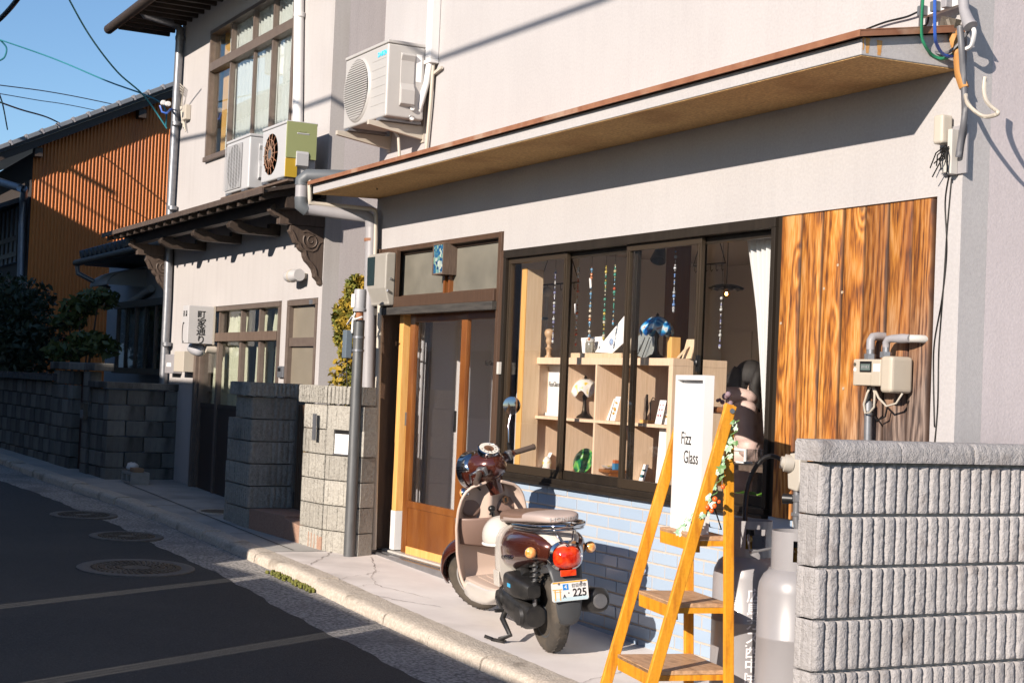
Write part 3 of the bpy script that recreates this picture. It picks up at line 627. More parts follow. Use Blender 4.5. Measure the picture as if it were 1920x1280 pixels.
# ================================================================ SHOP INTERIOR
m_room = M('warm_white_wall', (.66,.58,.50), .9, col2=(.70,.62,.54), nscale=1.5, k=1)
m_roomw = M('white_inner_wall', (.80,.78,.77), .8, k=1)
m_floor = M('wood_floor', (.36,.25,.16), .5, k=1, col2=(.42,.30,.20), nscale=6, stretch=(.5,4,1))
m_ceil = M('dark_ceiling', (.34,.28,.23), .85, k=1)
m_oak = M('pale_oak_board', (.62,.44,.30), .5, k=1, col2=(.72,.53,.38), nscale=14, stretch=(8,8,.5), ndet=5)
m_red = M('red_brown_post', (.26,.10,.035), .5, col2=(.34,.14,.05), nscale=9, stretch=(5,5,.4))
m_chrome = M('chrome', (.78,.78,.80), .07, 1.0)
m_brassd = M('dark_bronze', (.06,.045,.03), .4, .8)
m_wire = M('black_wire', (.012,.011,.01), .5, .3)
m_paper = M('white_card', (.80,.78,.76), .7, k=.9)
def room(nm, m, *b):
    mb = MB(); mb.box(*b); return obj(nm, mb, m, shop)
room('back_wall', m_room, -10.99, -4.985, 3.2, 3.3, -.2, 2.6)
room('inner_side_wall', m_roomw, -10.998, -10.93, .152, 3.199, -.1, 2.6)
room('inner_side_wall', m_room, -5.04, -4.982, .152, 3.199, -.2, 2.6)
room('ceiling', m_ceil, -10.929, -5.041, .152, 3.199, 2.5, 2.6)
room('floor', m_floor, -10.929, -5.041, .36, 3.199, -.2, .105)
# door-side timber: post with white base, and the partition beside the window
def solid(nm, m, box, label, cat, **k):
    mb = MB(); mb.box(*box); return single(nm, mb, m, label, cat, **k)
a, b_ = P(741,800,'y',.078).x, P(748,800,'y',.078).x
t1 = thing('door_post', (a,.11,.125), 'amber timber post on a white base just inside the shop door', 'post')
mb = MB(); mb.box(a, b_, .078, .150, P(745,958,'y',.078).z, 1.92); obj('shaft', mb, m_amber, t1, bevel=.003)
mb = MB(); mb.box(a-.004, b_+.004, .074, .154, .125, P(745,958,'y',.078).z-.0005); obj('base', mb, m_white, t1, bevel=.003)
mb = MB()
for k, qx in enumerate((779, 786, 793, 799)):
    q = P(qx, 800, 'x', -10.90); mb.cyl((-10.905, q.y, .11), (-10.905, q.y, 2.45), .016+.004*(k % 2), None, 12)
single('door_curtain', mb, M('grey_white_fabric', (.55,.55,.58), .9), 'grey white pleated curtain hanging against the wall inside the door', 'curtain', smooth=60)
xq = P(982,700,'y',.085).x
t1 = thing('partition_panel', (xq-.03,.3,.1), 'pale timber partition standing between shop door and display window', 'partition')
mb = MB(); mb.box(P(973,700,'y',.085).x, xq, .085, P(1012,700,'x',xq).y, .11, P(982,505,'y',.085).z); obj('panel', mb, m_pale, t1, bevel=.002)
mb = MB(); mb.box(P(973,700,'y',.085).x, xq, .078, .0845, .11, P(982,503,'y',.085).z); obj('edge_strip', mb, m_amber, t1)
solid('ceiling_post', m_red, (P(1246,560,'y',1.25).x, P(1246,560,'y',1.25).x+.13, 1.25, 1.37, .106, 2.499), 'red brown timber post standing behind the shelf unit', 'post', bevel=.003)
# ---- shelf unit
YS = .18
OY = -.24
sx = [P(q, 720, 'y', YS).x for q in (996.5, 1055, 1118, 1187, 1256.5)]
pitch = (sx[4]-sx[0])/4; sx = [sx[0]+pitch*k for k in range(5)]
zt = P(1050, 670, 'y', YS).z; zs = P(1090, 785, 'y', YS).z; rp_ = zt-.02-zs
shelf = thing('shelf_unit', (sx[2], .6, .105), 'pale oak cube shelf unit behind the display window', 'shelf')
DE = .37
mb = MB(); mb.box(sx[0]-.022, sx[4]+.022, YS, YS+DE, zt-.042, zt); obj('top_board', mb, m_oak, shelf, bevel=.001)
for k in range(5):
    w_ = .021 if k in (0, 4) else .009
    mb = MB(); mb.box(sx[k]-w_, sx[k]+w_, YS+.0005, YS+DE, .106, zt-.0425); obj('side_panel' if k in (0, 4) else 'divider', mb, m_oak, shelf, bevel=.001)
for r in range(4):
    z0 = zs-r*rp_
    if z0 < .15: z0 = .15
    for k in range(4):
        mb = MB(); mb.box(sx[k]+(.0215 if k == 0 else .0095), sx[k+1]-(.0215 if k == 3 else .0095), YS+.001, YS+DE-.012, z0-.018, z0); obj('shelf_board', mb, m_oak, shelf)
zs2 = zs-rp_
YI = .55     # things stand here inside the cells
def stand(px, py, y): q = P(px, py, 'y', y+OY); return q
# table lamps
def table_lamp(base, H, shade_r, cols, label, grp=None):
    b = V(base); t = thing('table_lamp', b, label, 'lamp', grp)
    mb = MB(); mb.lathe([(.055,0),(.056,.006),(.045,.016),(.022,.028),(.014,.05),(.011,H*.42),(.016,H*.5),(.009,H*.56),(.008,H*.72)], b, (0,0,1), 18); obj('base', mb, m_brassd, t, smooth=50)
    mb = MB(); n = 40; loops = []
    for j in range(9):
        u = j/8; r = shade_r*(.12+.88*math.sin(u*1.45)**.8); z = H*.92-H*.36*u**1.4
        loops.append([b+V((math.cos(2*math.pi*i/n)*r*(1+.06*u*u*math.sin(6*2*math.pi*i/n)), math.sin(2*math.pi*i/n)*r*(1+.06*u*u*math.sin(6*2*math.pi*i/n)), z+.022*u**3*math.sin(6*2*math.pi*i/n))) for i in range(n)])
    mb.loft(loops, caps=False); sh = obj('shade', mb, cols, t, smooth=180)
    md = sh.modifiers.new('th', 'SOLIDIFY'); md.thickness = .004
    mb = MB(); mb.lathe([(.0001,H*.90),(.014,H*.91),(.008,H*.93),(.011,H*.95),(.004,H*.985),(.0001,H*1.0)], b, (0,0,1), 12); obj('finial', mb, m_brassd, t, smooth=50)
    return t
def glasscol(name, cs, scale=9, rough=.08):
    m = bpy.data.materials.new(name); m.use_nodes = True; t = m.node_tree; b = t.nodes['Principled BSDF']; b.inputs['Roughness'].default_value = rough
    b.inputs['Transmission Weight'].default_value = .25
    tc = nn(t,'ShaderNodeTexCoord'); n = nn(t,'ShaderNodeTexNoise'); n.inputs['Scale'].default_value = scale; n.inputs['Detail'].default_value = 1; n.inputs['Distortion'].default_value = 1.5
    r = nn(t,'ShaderNodeValToRGB'); e = r.color_ramp.elements; e[0].position = .3; e[0].color = (*cs[0],1); e[1].position = .75; e[1].color = (*cs[-1],1)
    for i, c in enumerate(cs[1:-1]): q = e.new(.3+.45*(i+1)/(len(cs)-1)); q.color = (*c,1)
    t.links.new(tc.outputs['Object'], n.inputs['Vector']); t.links.new(n.outputs['Fac'], r.inputs[0]); t.links.new(r.outputs[0], b.inputs['Base Color']); return m
m_flower = glasscol('white_yellow_glass', [(.75,.55,.02),(.80,.74,.66),(.80,.76,.72),(.78,.70,.68),(.35,.55,.15)], 12)
m_blueg = glasscol('blue_swirl_glass', [(.005,.03,.16),(.01,.12,.40),(.05,.38,.70),(.70,.80,.85),(.45,.15,.08)], 13)
m_greeng = glasscol('green_leaf_glass', [(.01,.06,.03),(.02,.22,.05),(.25,.45,.08),(.65,.85,.75)], 16)
q = stand(1090, 781, .56); table_lamp((q.x, .34, zs+.001), .27, .098, m_flower, 'small table lamp with white and yellow frilled glass shade in the shelf unit')
q = stand(1230, 668, .56); table_lamp((q.x, .32, zt+.001), .27, .10, m_blueg, 'table lamp with swirled blue glass shade on top of the shelf unit')
# white framed notice (first cell)
def frame(name, c, w, h, d, m, label, cat, tilt=0, ux=(1,0,0), inner=m_paper, border=.022, grp=None):
    """upright frame, bottom centre c, facing -Y turned by ux"""
    c = V(c); ux = V(ux).normalized(); nrm = V((0,0,1)).cross(ux)*-1; nrm = ux.cross(V((0,0,1)))   # faces the street
    up = (V((0,0,1))*math.cos(tilt)-nrm*math.sin(tilt)).normalized(); nrm = ux.cross(up)
    t = thing(name, c, label, cat, grp)
    B = lambda mb, u0, u1, v0, v1, n0, n1: mb.obox(c+ux*((u0+u1)/2)+up*((v0+v1)/2)+nrm*((n0+n1)/2), ux*(u1-u0)/2, up*(v1-v0)/2, nrm*(n1-n0)/2)
    mb = MB(); B(mb,-w/2,w/2,0,border,-d/2,d/2); B(mb,-w/2,w/2,h-border,h,-d/2,d/2); B(mb,-w/2,-w/2+border,border,h-border,-d/2,d/2); B(mb,w/2-border,w/2,border,h-border,-d/2,d/2)
    obj('frame', mb, m, t)
    mb = MB(); B(mb,-w/2+border*.9,w/2-border*.9,border*.9,h-border*.9,-d*.25,-d*.15); obj('backing', mb, inner, t)
    return t, c, ux, up, nrm
q = stand(1031, 776, .52); q0 = stand(1008, 776, .52)
fr, c, ux, up, nr = frame('picture_frame', (q.x+.02, .29, zs+.001), .29, .345, .03, m_white, 'white framed notice standing in the shelf unit', 'picture frame')
m_ink = M('grey_ink', (.12,.11,.11), .8); m_ink2 = M('faded_red_ink', (.45,.30,.28), .8)
text_on('lettering', 'FizzGlass', .045, c+up*.205-nr*.004+nr*.003, ux, up, m_ink, fr, depth=.0006, sx=.85)
# cards with earrings
def card(px, py, y, h, w, lean, label, cat='card', z=None, dots=None, ux=(1,0,0), grp=None, name='display_card', m=m_paper):
    q = stand(px, py, y); c = V((q.x, y+OY, z if z is not None else q.z)); ux = V(ux).normalized(); n = ux.cross(V((0,0,1))); up = (V((0,0,1))*math.cos(lean)-n*math.sin(lean)); n = ux.cross(up)
    t = thing(name, c, label, cat, grp)
    mb = MB(); mb.obox(c+up*h/2, ux*w/2, up*h/2, n*.0012); obj('card', mb, m, t)
    if dots:
        mb = MB()
        for (u, v, r) in dots[1]: mb.ball(c+ux*(u*w)+up*(v*h)+n*.004, r, 8, 5)
        obj('earrings', mb, dots[0], t, smooth=90)
    return t
m_goldb = M('amber_beads', (.70,.38,.06), .25); m_pinkb = M('pink_beads', (.55,.15,.25), .25); m_tealb = M('teal_beads', (.03,.22,.26), .2)
card(1135,787,.50,.14,.055,.35,'white earring card leaning beside another in the shelf unit', z=zs+.001, ux=(1,.25,0))
card(1148,789,.47,.15,.055,.25,'white earring card with amber drops in the shelf unit', z=zs+.001, dots=(m_goldb,[(-.1,.75,.006),(.15,.72,.006),(-.05,.5,.009),(.1,.45,.010),(0,.3,.009)]))
card(1234,790,.47,.14,.065,.22,'white earring card with pink beads leaning in the shelf unit', z=zs+.001, dots=(m_pinkb,[(-.2,.8,.004),(.2,.8,.004),(-.2,.6,.005),(.2,.6,.005),(-.2,.35,.006),(.2,.35,.006)]))
card(1246,790,.50,.11,.05,.25,'small white earring card with gold drops beside the driftwood stand', z=zs+.001, dots=(m_goldb,[(-.1,.4,.006),(.2,.4,.006)]))
card(1017,886,.50,.13,.04,.45,'narrow white label leaning in the lower shelf cell', z=zs2+.001, cat='label')
card(1201,899,.48,.12,.055,.3,'blue white card with teal earrings in the lower shelf cell', z=zs2+.001, dots=(m_tealb,[(-.15,.7,.007),(.15,.7,.007),(-.15,.4,.010),(.15,.4,.010)]))
card(1240,900,.46,.33,.12,.05,'tall plain white board standing in the lower shelf cell', z=zs2+.001, cat='board')
# egg-shaped ornament, green glass dish, bowl on stand, driftwood, bottle
def put(px, y, z): return V((stand(px, 780, y).x, y+OY, z))
b0 = put(1029,.5,zs2+.001); t = thing('egg_ornament', b0, 'small white and yellow egg ornament in the lower shelf cell', 'ornament'); mb = MB(); mb.lathe([(.018,0),(.022,.01),(.026,.03),(.03,.05),(.026,.075),(.012,.092),(.0001,.096)], b0, n=14); obj('egg', mb, m_flower, t, smooth=60)
b0 = put(1099,.52,zs2+.001); t = thing('leaf_dish', b0, 'green leaf patterned glass dish upright on a wire stand', 'dish')
mb = MB(); mb.lathe([(.0001,-.008),(.05,-.006),(.078,.003),(.084,.012),(.08,.014),(.05,.004),(.0001,.001)], b0+V((0,0,.088)), (.25,-1,.35), 24); obj('dish', mb, m_greeng, t, smooth=60)
mb = MB(); mb.tube([b0+V((-.05,-.03,0)), b0+V((-.045,.0,.06))], .003, 6); mb.tube([b0+V((.05,-.03,0)), b0+V((.045,.0,.06))], .003, 6); obj('wire_stand', mb, m_wire, t)
b0 = put(1071,.50,zs2+.001); t = thing('wooden_disc', b0, 'dark wooden disc leaning in the lower shelf cell', 'disc'); mb = MB(); mb.lathe([(.0001,-.006),(.036,-.006),(.04,0),(.036,.006),(.0001,.006)], b0+V((0,0,.04)), (.8,-.5,.2), 18); obj('disc', mb, m_red, t, smooth=40)
b0 = put(1148,.52,zs2+.001); t = thing('wooden_stool', b0, 'miniature wooden stool carrying a bowl in the shelf', 'stool')
mb = MB(); mb.box(b0.x-.09,b0.x+.09,b0.y-.06,b0.y+.06,b0.z+.045,b0.z+.062); obj('top', mb, m_door, t)
for sx_ in (-.075,.075):
    mb = MB(); mb.box(b0.x+sx_-.01,b0.x+sx_+.01,b0.y-.05,b0.y+.05,b0.z,b0.z+.0448); obj('leg', mb, m_door, t)
mb = MB(); mb.lathe([(.02,0),(.04,.008),(.052,.022),(.049,.022),(.03,.008),(.0001,.005)], b0+V((-.01,0,.0625)), n=20); single('bowl', mb, m_flower, 'small white bowl standing on the miniature wooden stool', 'bowl', smooth=60)
mb = MB(); mb.box(b0.x+.045,b0.x+.075,b0.y-.015,b0.y+.015,b0.z+.0625,b0.z+.10); ob = single('pill_box', mb, M('blue_box',(.05,.25,.5),.4), 'small blue box with orange lid on the miniature stool', 'box')
mb = MB(); mb.box(b0.x+.046,b0.x+.074,b0.y-.014,b0.y+.014,b0.z+.1005,b0.z+.12); obj('lid', mb, M('orange_lid',(.65,.18,.06),.4), ob)
b0 = put(1214,.50,zs+.001); t = thing('driftwood_stand', b0, 'driftwood jewellery stand on a small wooden foot in the shelf', 'stand')
mb = MB(); mb.box(b0.x-.035,b0.x+.05,b0.y-.03,b0.y+.03,b0.z,b0.z+.018); obj('foot', mb, m_amber, t)
mb = MB(); mb.tube([b0+V((-.02,0,.018)),b0+V((-.024,0,.05)),b0+V((-.014,0,.09)),b0+V((-.02,0,.14)),b0+V((-.012,0,.165))],[.014,.012,.014,.011,.007],8); obj('driftwood', mb, m_brown2, t, smooth=60)
mb = MB(); mb.tube([b0+V((.03,0,.018)),b0+V((.03,0,.13)),b0+V((.05,0,.15)),b0+V((.075,0,.14))],.0025,6); obj('wire', mb, m_wire, t)
b0 = put(1160,.62,zs+.001); t = thing('glass_bottle', b0, 'small grey glass bottle at the back of the shelf cell', 'bottle'); mb = MB(); mb.lathe([(.022,0),(.024,.02),(.022,.07),(.009,.09),(.009,.12),(.013,.125),(.012,.15),(.0001,.155)], b0, n=14); obj('bottle', mb, M('grey_glass',(.22,.2,.19),.15), t, smooth=50)
# on top of the shelf unit
b0 = put(1024,.50,zt+.001); t = thing('wooden_doll', b0, 'turned pale wooden ball-on-peg toy on the shelf unit', 'toy')
mb = MB(); mb.lathe([(.024,0),(.026,.008),(.014,.02),(.017,.05),(.026,.062),(.014,.07),(.014,.088),(.021,.098),(.024,.112),(.019,.128),(.026,.137),(.033,.152),(.033,.168),(.024,.184),(.0001,.19)], b0, n=16); obj('peg', mb, M('kendama_wood',(.66,.42,.24),.5), t, smooth=60)
b0 = put(1016,.56,zt+.001); t = thing('wire_stand', b0, 'tall white wire stand with a white ball on top', 'stand')
mb = MB(); mb.tube([b0+V((-.02,0,0)),b0+V((-.012,0,.42))],.004,6); mb.tube([b0+V((.02,0,0)),b0+V((.012,0,.42))],.004,6); obj('wires', mb, m_white, t)
mb = MB(); mb.ball(b0+V((0,0,.44)),.034,16,10); obj('ball', mb, m_white, t, smooth=90)
mb = MB(); mb.ball(b0+V((0,-.01,.26)),(.05,.012,.012),12,6); obj('ribbon', mb, M('pale_blue_ribbon',(.45,.6,.75),.6), t, smooth=90)
xa = put(1068,.46,0).x; xb = put(1163,.46,0).x
mb = MB(); mb.box(xa, xb, .21, .37, zt+.001, zt+.03); tr = single('wooden_tray', mb, m_pale, 'long pale wooden block carrying white display boards', 'tray', bevel=.002)
def slab(name, pts, y, lean, m, label, cat):
    """flat display board given by photo pixels on plane y, leaning back"""
    zs_ = [P(a, b, 'y', y) for a, b in pts]; z0 = min(p.z for p in zs_)
    z0 = min(p.z for p in zs_); base = zt+.0305
    poly = [(p.x, p.z-z0) for p in zs_]
    mb = MB(); mb.prism(poly, lambda u, v, w: (u, y+v*math.sin(lean)+w*math.cos(lean), base+v*math.cos(lean)+(.004-w)*math.sin(lean)), 0, .004); return single(name, mb, m, label, cat)
slab('display_board', [(1083,632),(1122,629),(1127,640),(1116,662),(1092,662)], .28, .25, m_paper, 'white tapered display board on the wooden tray', 'board')
bo = slab('display_board', [(1115,658),(1160,586),(1166,588),(1166,640),(1148,660)], .25, .2, m_paper, 'slanted white necklace board with a pendant on the wooden tray', 'board')
q = P(1146,641,'y',.26); mb = MB(); mb.ball(q+V((0,.0,0)),(.022,.006,.022),14,8); obj('pendant', mb, glasscol('pendant_glass',[(.5,.2,.1),(.2,.4,.7),(.75,.7,.7)],60), bo, smooth=90)
q = P(1106,660,'y',.24); t = thing('glass_jar', (q.x,.24,zt+.031), 'small clear glass jar with pale lid on the wooden tray', 'jar'); mb = MB(); mb.lathe([(.026,0),(.03,.006),(.03,.06),(.026,.068)], (q.x,.24,zt+.031), n=18); obj('jar', mb, M('jar_glass',(.7,.66,.55),.1,trans=.6), t, smooth=50); mb = MB(); mb.lathe([(.028,.0685),(.029,.088),(.0001,.09)], (q.x,.24,zt+.031), n=18); obj('lid', mb, m_offwhite, t, smooth=50)
for k, (qx, lab) in enumerate(((1196,'dark wooden plate upright beside the blue lamp'),(1207,'pale glass plate on a wire stand beside the blue lamp'))):
    b0 = put(qx,.60,zt+.001); t = thing('display_plate', b0, lab, 'plate'); mb = MB(); mb.lathe([(.0001,-.005),(.05,-.004),(.08,.004),(.08,.009),(.05,.002),(.0001,0)], b0+V((0,0,.082)), (.55,-1,.3), 24); obj('plate', mb, (m_brassd, M('clear_plate',(.6,.62,.6),.1,trans=.5))[k], t, smooth=50)
    mb = MB(); mb.tube([b0+V((-.03,-.05,0)),b0+V((-.02,.0,.13))],.0025,6); mb.tube([b0+V((.03,-.05,0)),b0+V((.03,.0,.13))],.0025,6); obj('easel', mb, m_wire, t)
b0 = put(1282,.52,zt+.001); t = thing('photo_frame', b0, 'small wooden photo frame seen from the back on the shelf unit', 'photo frame')
mb = MB(); mb.obox(b0+V((0,.02,.055)),V((.045,0,0)),V((0,.015,.055)),V((0,.003,-.001))); obj('back_board', mb, m_pale, t)
mb = MB(); mb.bar(b0+V((0,-.055,.002)),b0+V((0,.012,.07)),.025,.003); obj('strut', mb, m_pale, t)
solid('wooden_block', m_amber, (put(1249,.60,0).x-.03, put(1249,.60,0).x+.03, .36, .42, zt+.001, zt+.13), 'upright amber wooden block behind the blue lamp', 'block')
# hanging bead strings
beadc = [[(.7,.12,.05),(.75,.75,.72)],[(.7,.25,.1),(.2,.4,.6),(.75,.65,.5)],[(.65,.5,.1),(.1,.35,.25),(.7,.65,.5)],[(.15,.4,.55),(.65,.55,.3),(.6,.12,.05),(.1,.4,.3)],[(.7,.7,.68),(.3,.3,.5)],[(.5,.5,.52),(.2,.35,.7)]]
strs = [(1082,500,645,.15,0),(1107,500,635,.15,1),(1134,498,634,.15,2),(1151,496,606,.15,3),(1039,505,640,.16,4),(1264,470,582,.16,5),(1350,556,650,.45,4)]
names = ['red and white','orange and blue','yellow and green','many coloured','pale crystal','grey and blue drop','clear crystal']
for k, (qx, y0, y1, yy, ci) in enumerate(strs):
    a = P(qx+3, y0, 'y', yy); b_ = P(qx, y1, 'y', yy)
    b_.x = a.x
    t = thing('bead_string', b_, '%s glass bead string hanging inside the display window' % names[k], 'bead string', 'bead strings hanging in the window')
    mb = MB(); mb.tube([(a.x,yy,2.499 if k != 5 else 2.499), b_], .0012, 5); obj('cord', mb, m_wire, t)
    cols = beadc[ci]; mbs = [MB() for _ in cols]; z = a.z; j = 0
    r_ = random.Random(k)
    while z > b_.z+.01:
        c_ = r_.randrange(len(cols)); r = r_.choice((.004,.005,.006,.010)); mbs[c_].ball((a.x, yy, z-r), (r,r,r), 7, 5); z -= 2*r+(.0 if r_.random() < .7 else .012); j += 1
    mbs[0].ball((b_.x, yy, b_.z), (.008,.008,.012), 8, 6)
    for c_, m_ in zip(cols, mbs):
        if m_.v: obj('beads', m_, M('bead_%d' % k, c_, .12), t, smooth=90)
# price tags
for k, (qx, qy) in enumerate(((1107,530),(1079,578))):
    q = P(qx, qy, 'y', .145); mb = MB(); mb.obox(q, V((.010,0,.003)), V((-.006,0,.03)), V((0,.0008,0))); single('price_tag', mb, m_paper, ['white price tag on the orange and blue bead string','white price tag on the red and white bead string'][k], 'tag')
# hook rails with chains
def hookrail(pxa, pxb, py, y, label, chain_top):
    a = P(pxa, py, 'y', y); b_ = P(pxb, py, 'y', y); b_.z = a.z
    t = thing('hanging_rail', (a+b_)/2, label, 'rail')
    mb = MB(); mb.tube([a, b_], .005, 8); obj('bar', mb, m_wire, t)
    top = V(((a.x+b_.x)/2, y, 2.499)); mb = MB(); mb.tube([a, top], .003, 5); obj('chain', mb, m_wire, t); mb = MB(); mb.tube([b_, top], .003, 5); obj('chain', mb, m_wire, t)
    n = 6
    for k in range(n):
        p = a.lerp(b_, (k+.3)/n); mb = MB(); mb.tube([p, p+V((0,0,-.03)), p+V((.01,0,-.045)), p+V((.022,0,-.035))], .002, 5); obj('hook', mb, m_wire, t)
hookrail(1011,1085,535,.40,'black hanging rail with hooks behind the first window pane',0)
hookrail(1300,1360,498,.70,'black hanging rail with hooks beside the pendant lamp',0)
# ceiling spotlight
q = P(1237,475,'y',.9); t = thing('spotlight', (q.x,.9,2.45), 'black ceiling spotlight above the blue lamp', 'spotlight')
mb = MB(); mb.lathe([(.0001,.05),(.03,.045),(.04,.0),(.052,-.06),(.046,-.06),(.03,-.01),(.0001,.0)], q, (-.4,.5,1), 18); obj('head', mb, m_black, t, smooth=50)
mb = MB(); mb.tube([(q.x,.9,2.499), q+V((0,0,.03))], .01, 8); obj('stem', mb, m_black, t)
# pendant lamp, lit
q = P(1362,548,'y',.95); t = thing('pendant_lamp', q, 'pendant lamp with dark fluted shade and glowing clear bulb', 'lamp')
mb = MB(); mb.tube([(q.x,q.y,2.499),(q.x,q.y,q.z+.055)], .0025, 6); obj('cord', mb, m_wire, t)
mb = MB(); n = 36; loops = []
for j in range(5):
    u = j/4; loops.append([q+V((math.cos(2*math.pi*i/n)*(.02+.085*u)*(1+.08*u*math.cos(9*2*math.pi*i/n)), math.sin(2*math.pi*i/n)*(.02+.085*u)*(1+.08*u*math.cos(9*2*math.pi*i/n)), .05-.03*u*u+.006*u*math.cos(9*2*math.pi*i/n))) for i in range(n)])
mb.loft(loops, caps=False); o = obj('shade', mb, m_brassd, t, smooth=180); md = o.modifiers.new('th','SOLIDIFY'); md.thickness = .003
mb = MB(); mb.cyl(q+V((0,0,.045)), q+V((0,0,.018)), .014, .014, 12); obj('socket', mb, m_brassd, t, smooth=40)
mb = MB(); mb.ball(q+V((0,0,-.01)), (.026,.026,.03), 16, 10); obj('bulb', mb, glassmat('bulb_glass',(1,.85,.6),1.3), t, smooth=90)
mb = MB(); mb.ball(q+V((0,0,-.008)), (.008,.008,.010), 10, 6); obj('filament', mb, M('filament',(1,.6,.2),.5,emit=(1,.50,.14),estr=60), t, smooth=90)
# white curtain at the right end of the window
mb = MB(); xl = P(1395,450,'y',.13).x; xr = P(1452,450,'y',.13).x; ztc = 2.21
def cur(u, v):
    z = ztc-(ztc-.85)*v; r = xr+.02; l = xl+(r-.03-xl)*min(1, (v/.80))**.9*.97
    X = l+(r-l)*u; return (X, .145+.016*math.sin(u*11*math.pi+v*.7)*(1-.2*v)+.008*math.sin(u*5+v*4), z)
mb.grid(cur, 90, 24)
m_cur = frosted('white_sheer_fabric', (.80,.79,.78), .35)
o = single('window_curtain', mb, m_cur, 'white curtain gathered to the right end of the display window', 'curtain', smooth=180)
mb = MB(); mb.tube([(-6.9,.15,2.215),(-6.07,.15,2.215)], .008, 8); obj('rod', mb, m_bronze_lt, o)
# back-wall calligraphy sheet
a = P(1365,622,'y',3.195); b_ = P(1408,690,'y',3.195); mb = MB(); mb.box(a.x, b_.x, 3.19, 3.197, b_.z-.25, a.z); sh = single('calligraphy_sheet', mb, m_room, 'pale calligraphy sheet hanging on the back wall of the shop', 'poster')
# work table, things on it, green plant by the sill
xa = P(1330,880,'y',.5).x; xb = -5.15; tz = P(1400,872,'y',.47).z
t = thing('work_table', (xb-.4,.65,.105), 'dark work table behind the display window, in front of the woman', 'table')
mb = MB(); mb.box(xa, xb, .45, .86, tz-.03, tz); obj('top', mb, m_brown2, t)
for (lx, ly) in ((xa+.04,.49),(xb-.04,.49),(xa+.04,.82),(xb-.04,.82)):
    mb = MB(); mb.box(lx-.025,lx+.025,ly-.025,ly+.025,.106,tz-.0305); obj('leg', mb, m_brown2, t)
mb = MB(); a = P(1378,842,'y',.6); b_ = P(1397,878,'y',.6); mb.tube([(a.x,.6,a.z),(b_.x,.6,a.z),(b_.x,.6,tz+.001)], .011, 10); mb.box(b_.x-.05,b_.x+.03,.57,.63,tz+.001,tz+.012); single('display_bracket', mb, m_white, 'white bent tube display bracket on the work table', 'bracket', smooth=40)
for k, (qx, lab) in enumerate(((1408,'clear drinking glass on the work table beside the bracket'),(1425,'clear drinking glass at the far end of the work table'))):
    q = P(qx,870,'y',.65); mb = MB(); mb.lathe([(.024,0),(.03,.08),(.028,.08),(.022,.004),(.0001,.004)], (q.x,.65,tz+.001), n=16); single('drinking_glass', mb, glassmat('tumbler_glass%d'%k,(.85,.85,.85)), lab, 'glass', smooth=50)
m_leafb = M('bright_green_leaf', (.10,.30,.015), .4, col2=(.20,.46,.03), nscale=14, spec=.5)
q = P(1405,925,'y',.28); t = thing('leafy_plant', (q.x,.28,.5), 'bright green leafy plant just inside the window above the gas cylinders', 'plant')
mb = MB()
mb.lathe([(.06,0),(.075,.12),(.08,.18)], (q.x,.28,q.z-.26), n=16); obj('pot', mb, m_brown, t, smooth=40)
for k in range(13):
    a = k*2.4; mb = MB(); L = rnd.uniform(.10,.17); d = V((math.cos(a)*.8, math.sin(a)*.35, .35+.3*rnd.random())).normalized(); s = d.cross(V((0,0,1))).normalized(); o0 = V((q.x,.28,q.z-.06))
    def lf(u, v, d=d, s=s, L=L, o0=o0): return o0+d*(L*u)+V((0,0,-.07*u*u))+s*((v-.5)*.085*math.sin(math.pi*min(1,u*.94+.05))**.7)+V((0,0,.016*abs(v-.5)*2))
    mb.grid(lf, 8, 4); obj('leaf', mb, m_leafb, t, smooth=180)
mb = MB(); mb.box(q.x-.3,q.x+.3,.16,.41,.6,q.z-.2605); sd_ = single('sill_bench', mb, m_brown2, 'dark bench below the window carrying the leafy plant', 'bench')
# ================================================================ CREAM HOUSE next door
m_cream = M('cream_plaster', (.62,.585,.575), .9, streak=.07, speck=.05, col2=(.66,.625,.615), nscale=1.3, bump=[(150,.15)], bdist=.003, col3=(.58,.53,.48), n3=.7, lo3=.6, hi3=.9)
m_greyside = M('grey_stucco', (.66,.61,.62), .92, streak=.08, speck=.06, col2=(.71,.66,.67), nscale=1.5, bump=[(85,.4),(280,.25)], bdist=.004)
m_taupe = M('taupe_window_frame', (.20,.15,.125), .5, .2, col2=(.24,.185,.15), nscale=16)
m_wood_dark = M('dark_stained_wood', (.045,.030,.022), .6, col2=(.075,.05,.036), nscale=9, stretch=(1,6,6), bump=[(60,.2)])
m_bracket = M('carved_brown_wood', (.10,.068,.052), .6, col2=(.14,.098,.075), nscale=9, stretch=(5,5,.6), bump=[(60,.2)])
m_lace = frosted('cream_curtain', (.62,.58,.44), .15)
m_lacew = frosted('white_curtain', (.66,.64,.61), .15)
m_frost = M('frosted_glass', (.30,.26,.20), .3, col2=(.36,.31,.24), nscale=3, spec=.6)
m_pvc = M('grey_pvc', (.40,.385,.40), .5, col2=(.46,.44,.455), nscale=6)
m_pvcd = M('dark_grey_pvc', (.15,.165,.18), .5)
m_beige = M('beige_pvc', (.70,.63,.53), .5)
m_galv = M('galvanised_steel', (.42,.43,.46), .4, .6, col2=(.34,.35,.38), nscale=20)
HX0, HX1 = -16.85, -12.20
house = thing('cream_house', (-14.5, 0, gz(-14.5)), 'two storey cream plaster house with dark pent roof beside the shop', 'house')
Ux0, Ux1, Uz0, Uz1 = -15.72, -13.16, 3.585, 4.965
Dx0, Dx1, Dz1 = -15.71, -13.185, 2.062
Rx0, Rx1, Rz1 = -13.01, -12.285, 2.065
mb = MB()
mb.box(HX0, HX1, 0, .14, Uz1, 7); mb.box(HX0, Ux0, 0, .14, Uz0, Uz1-.0001); mb.box(Ux1, HX1, 0, .14, Uz0, Uz1-.0001)
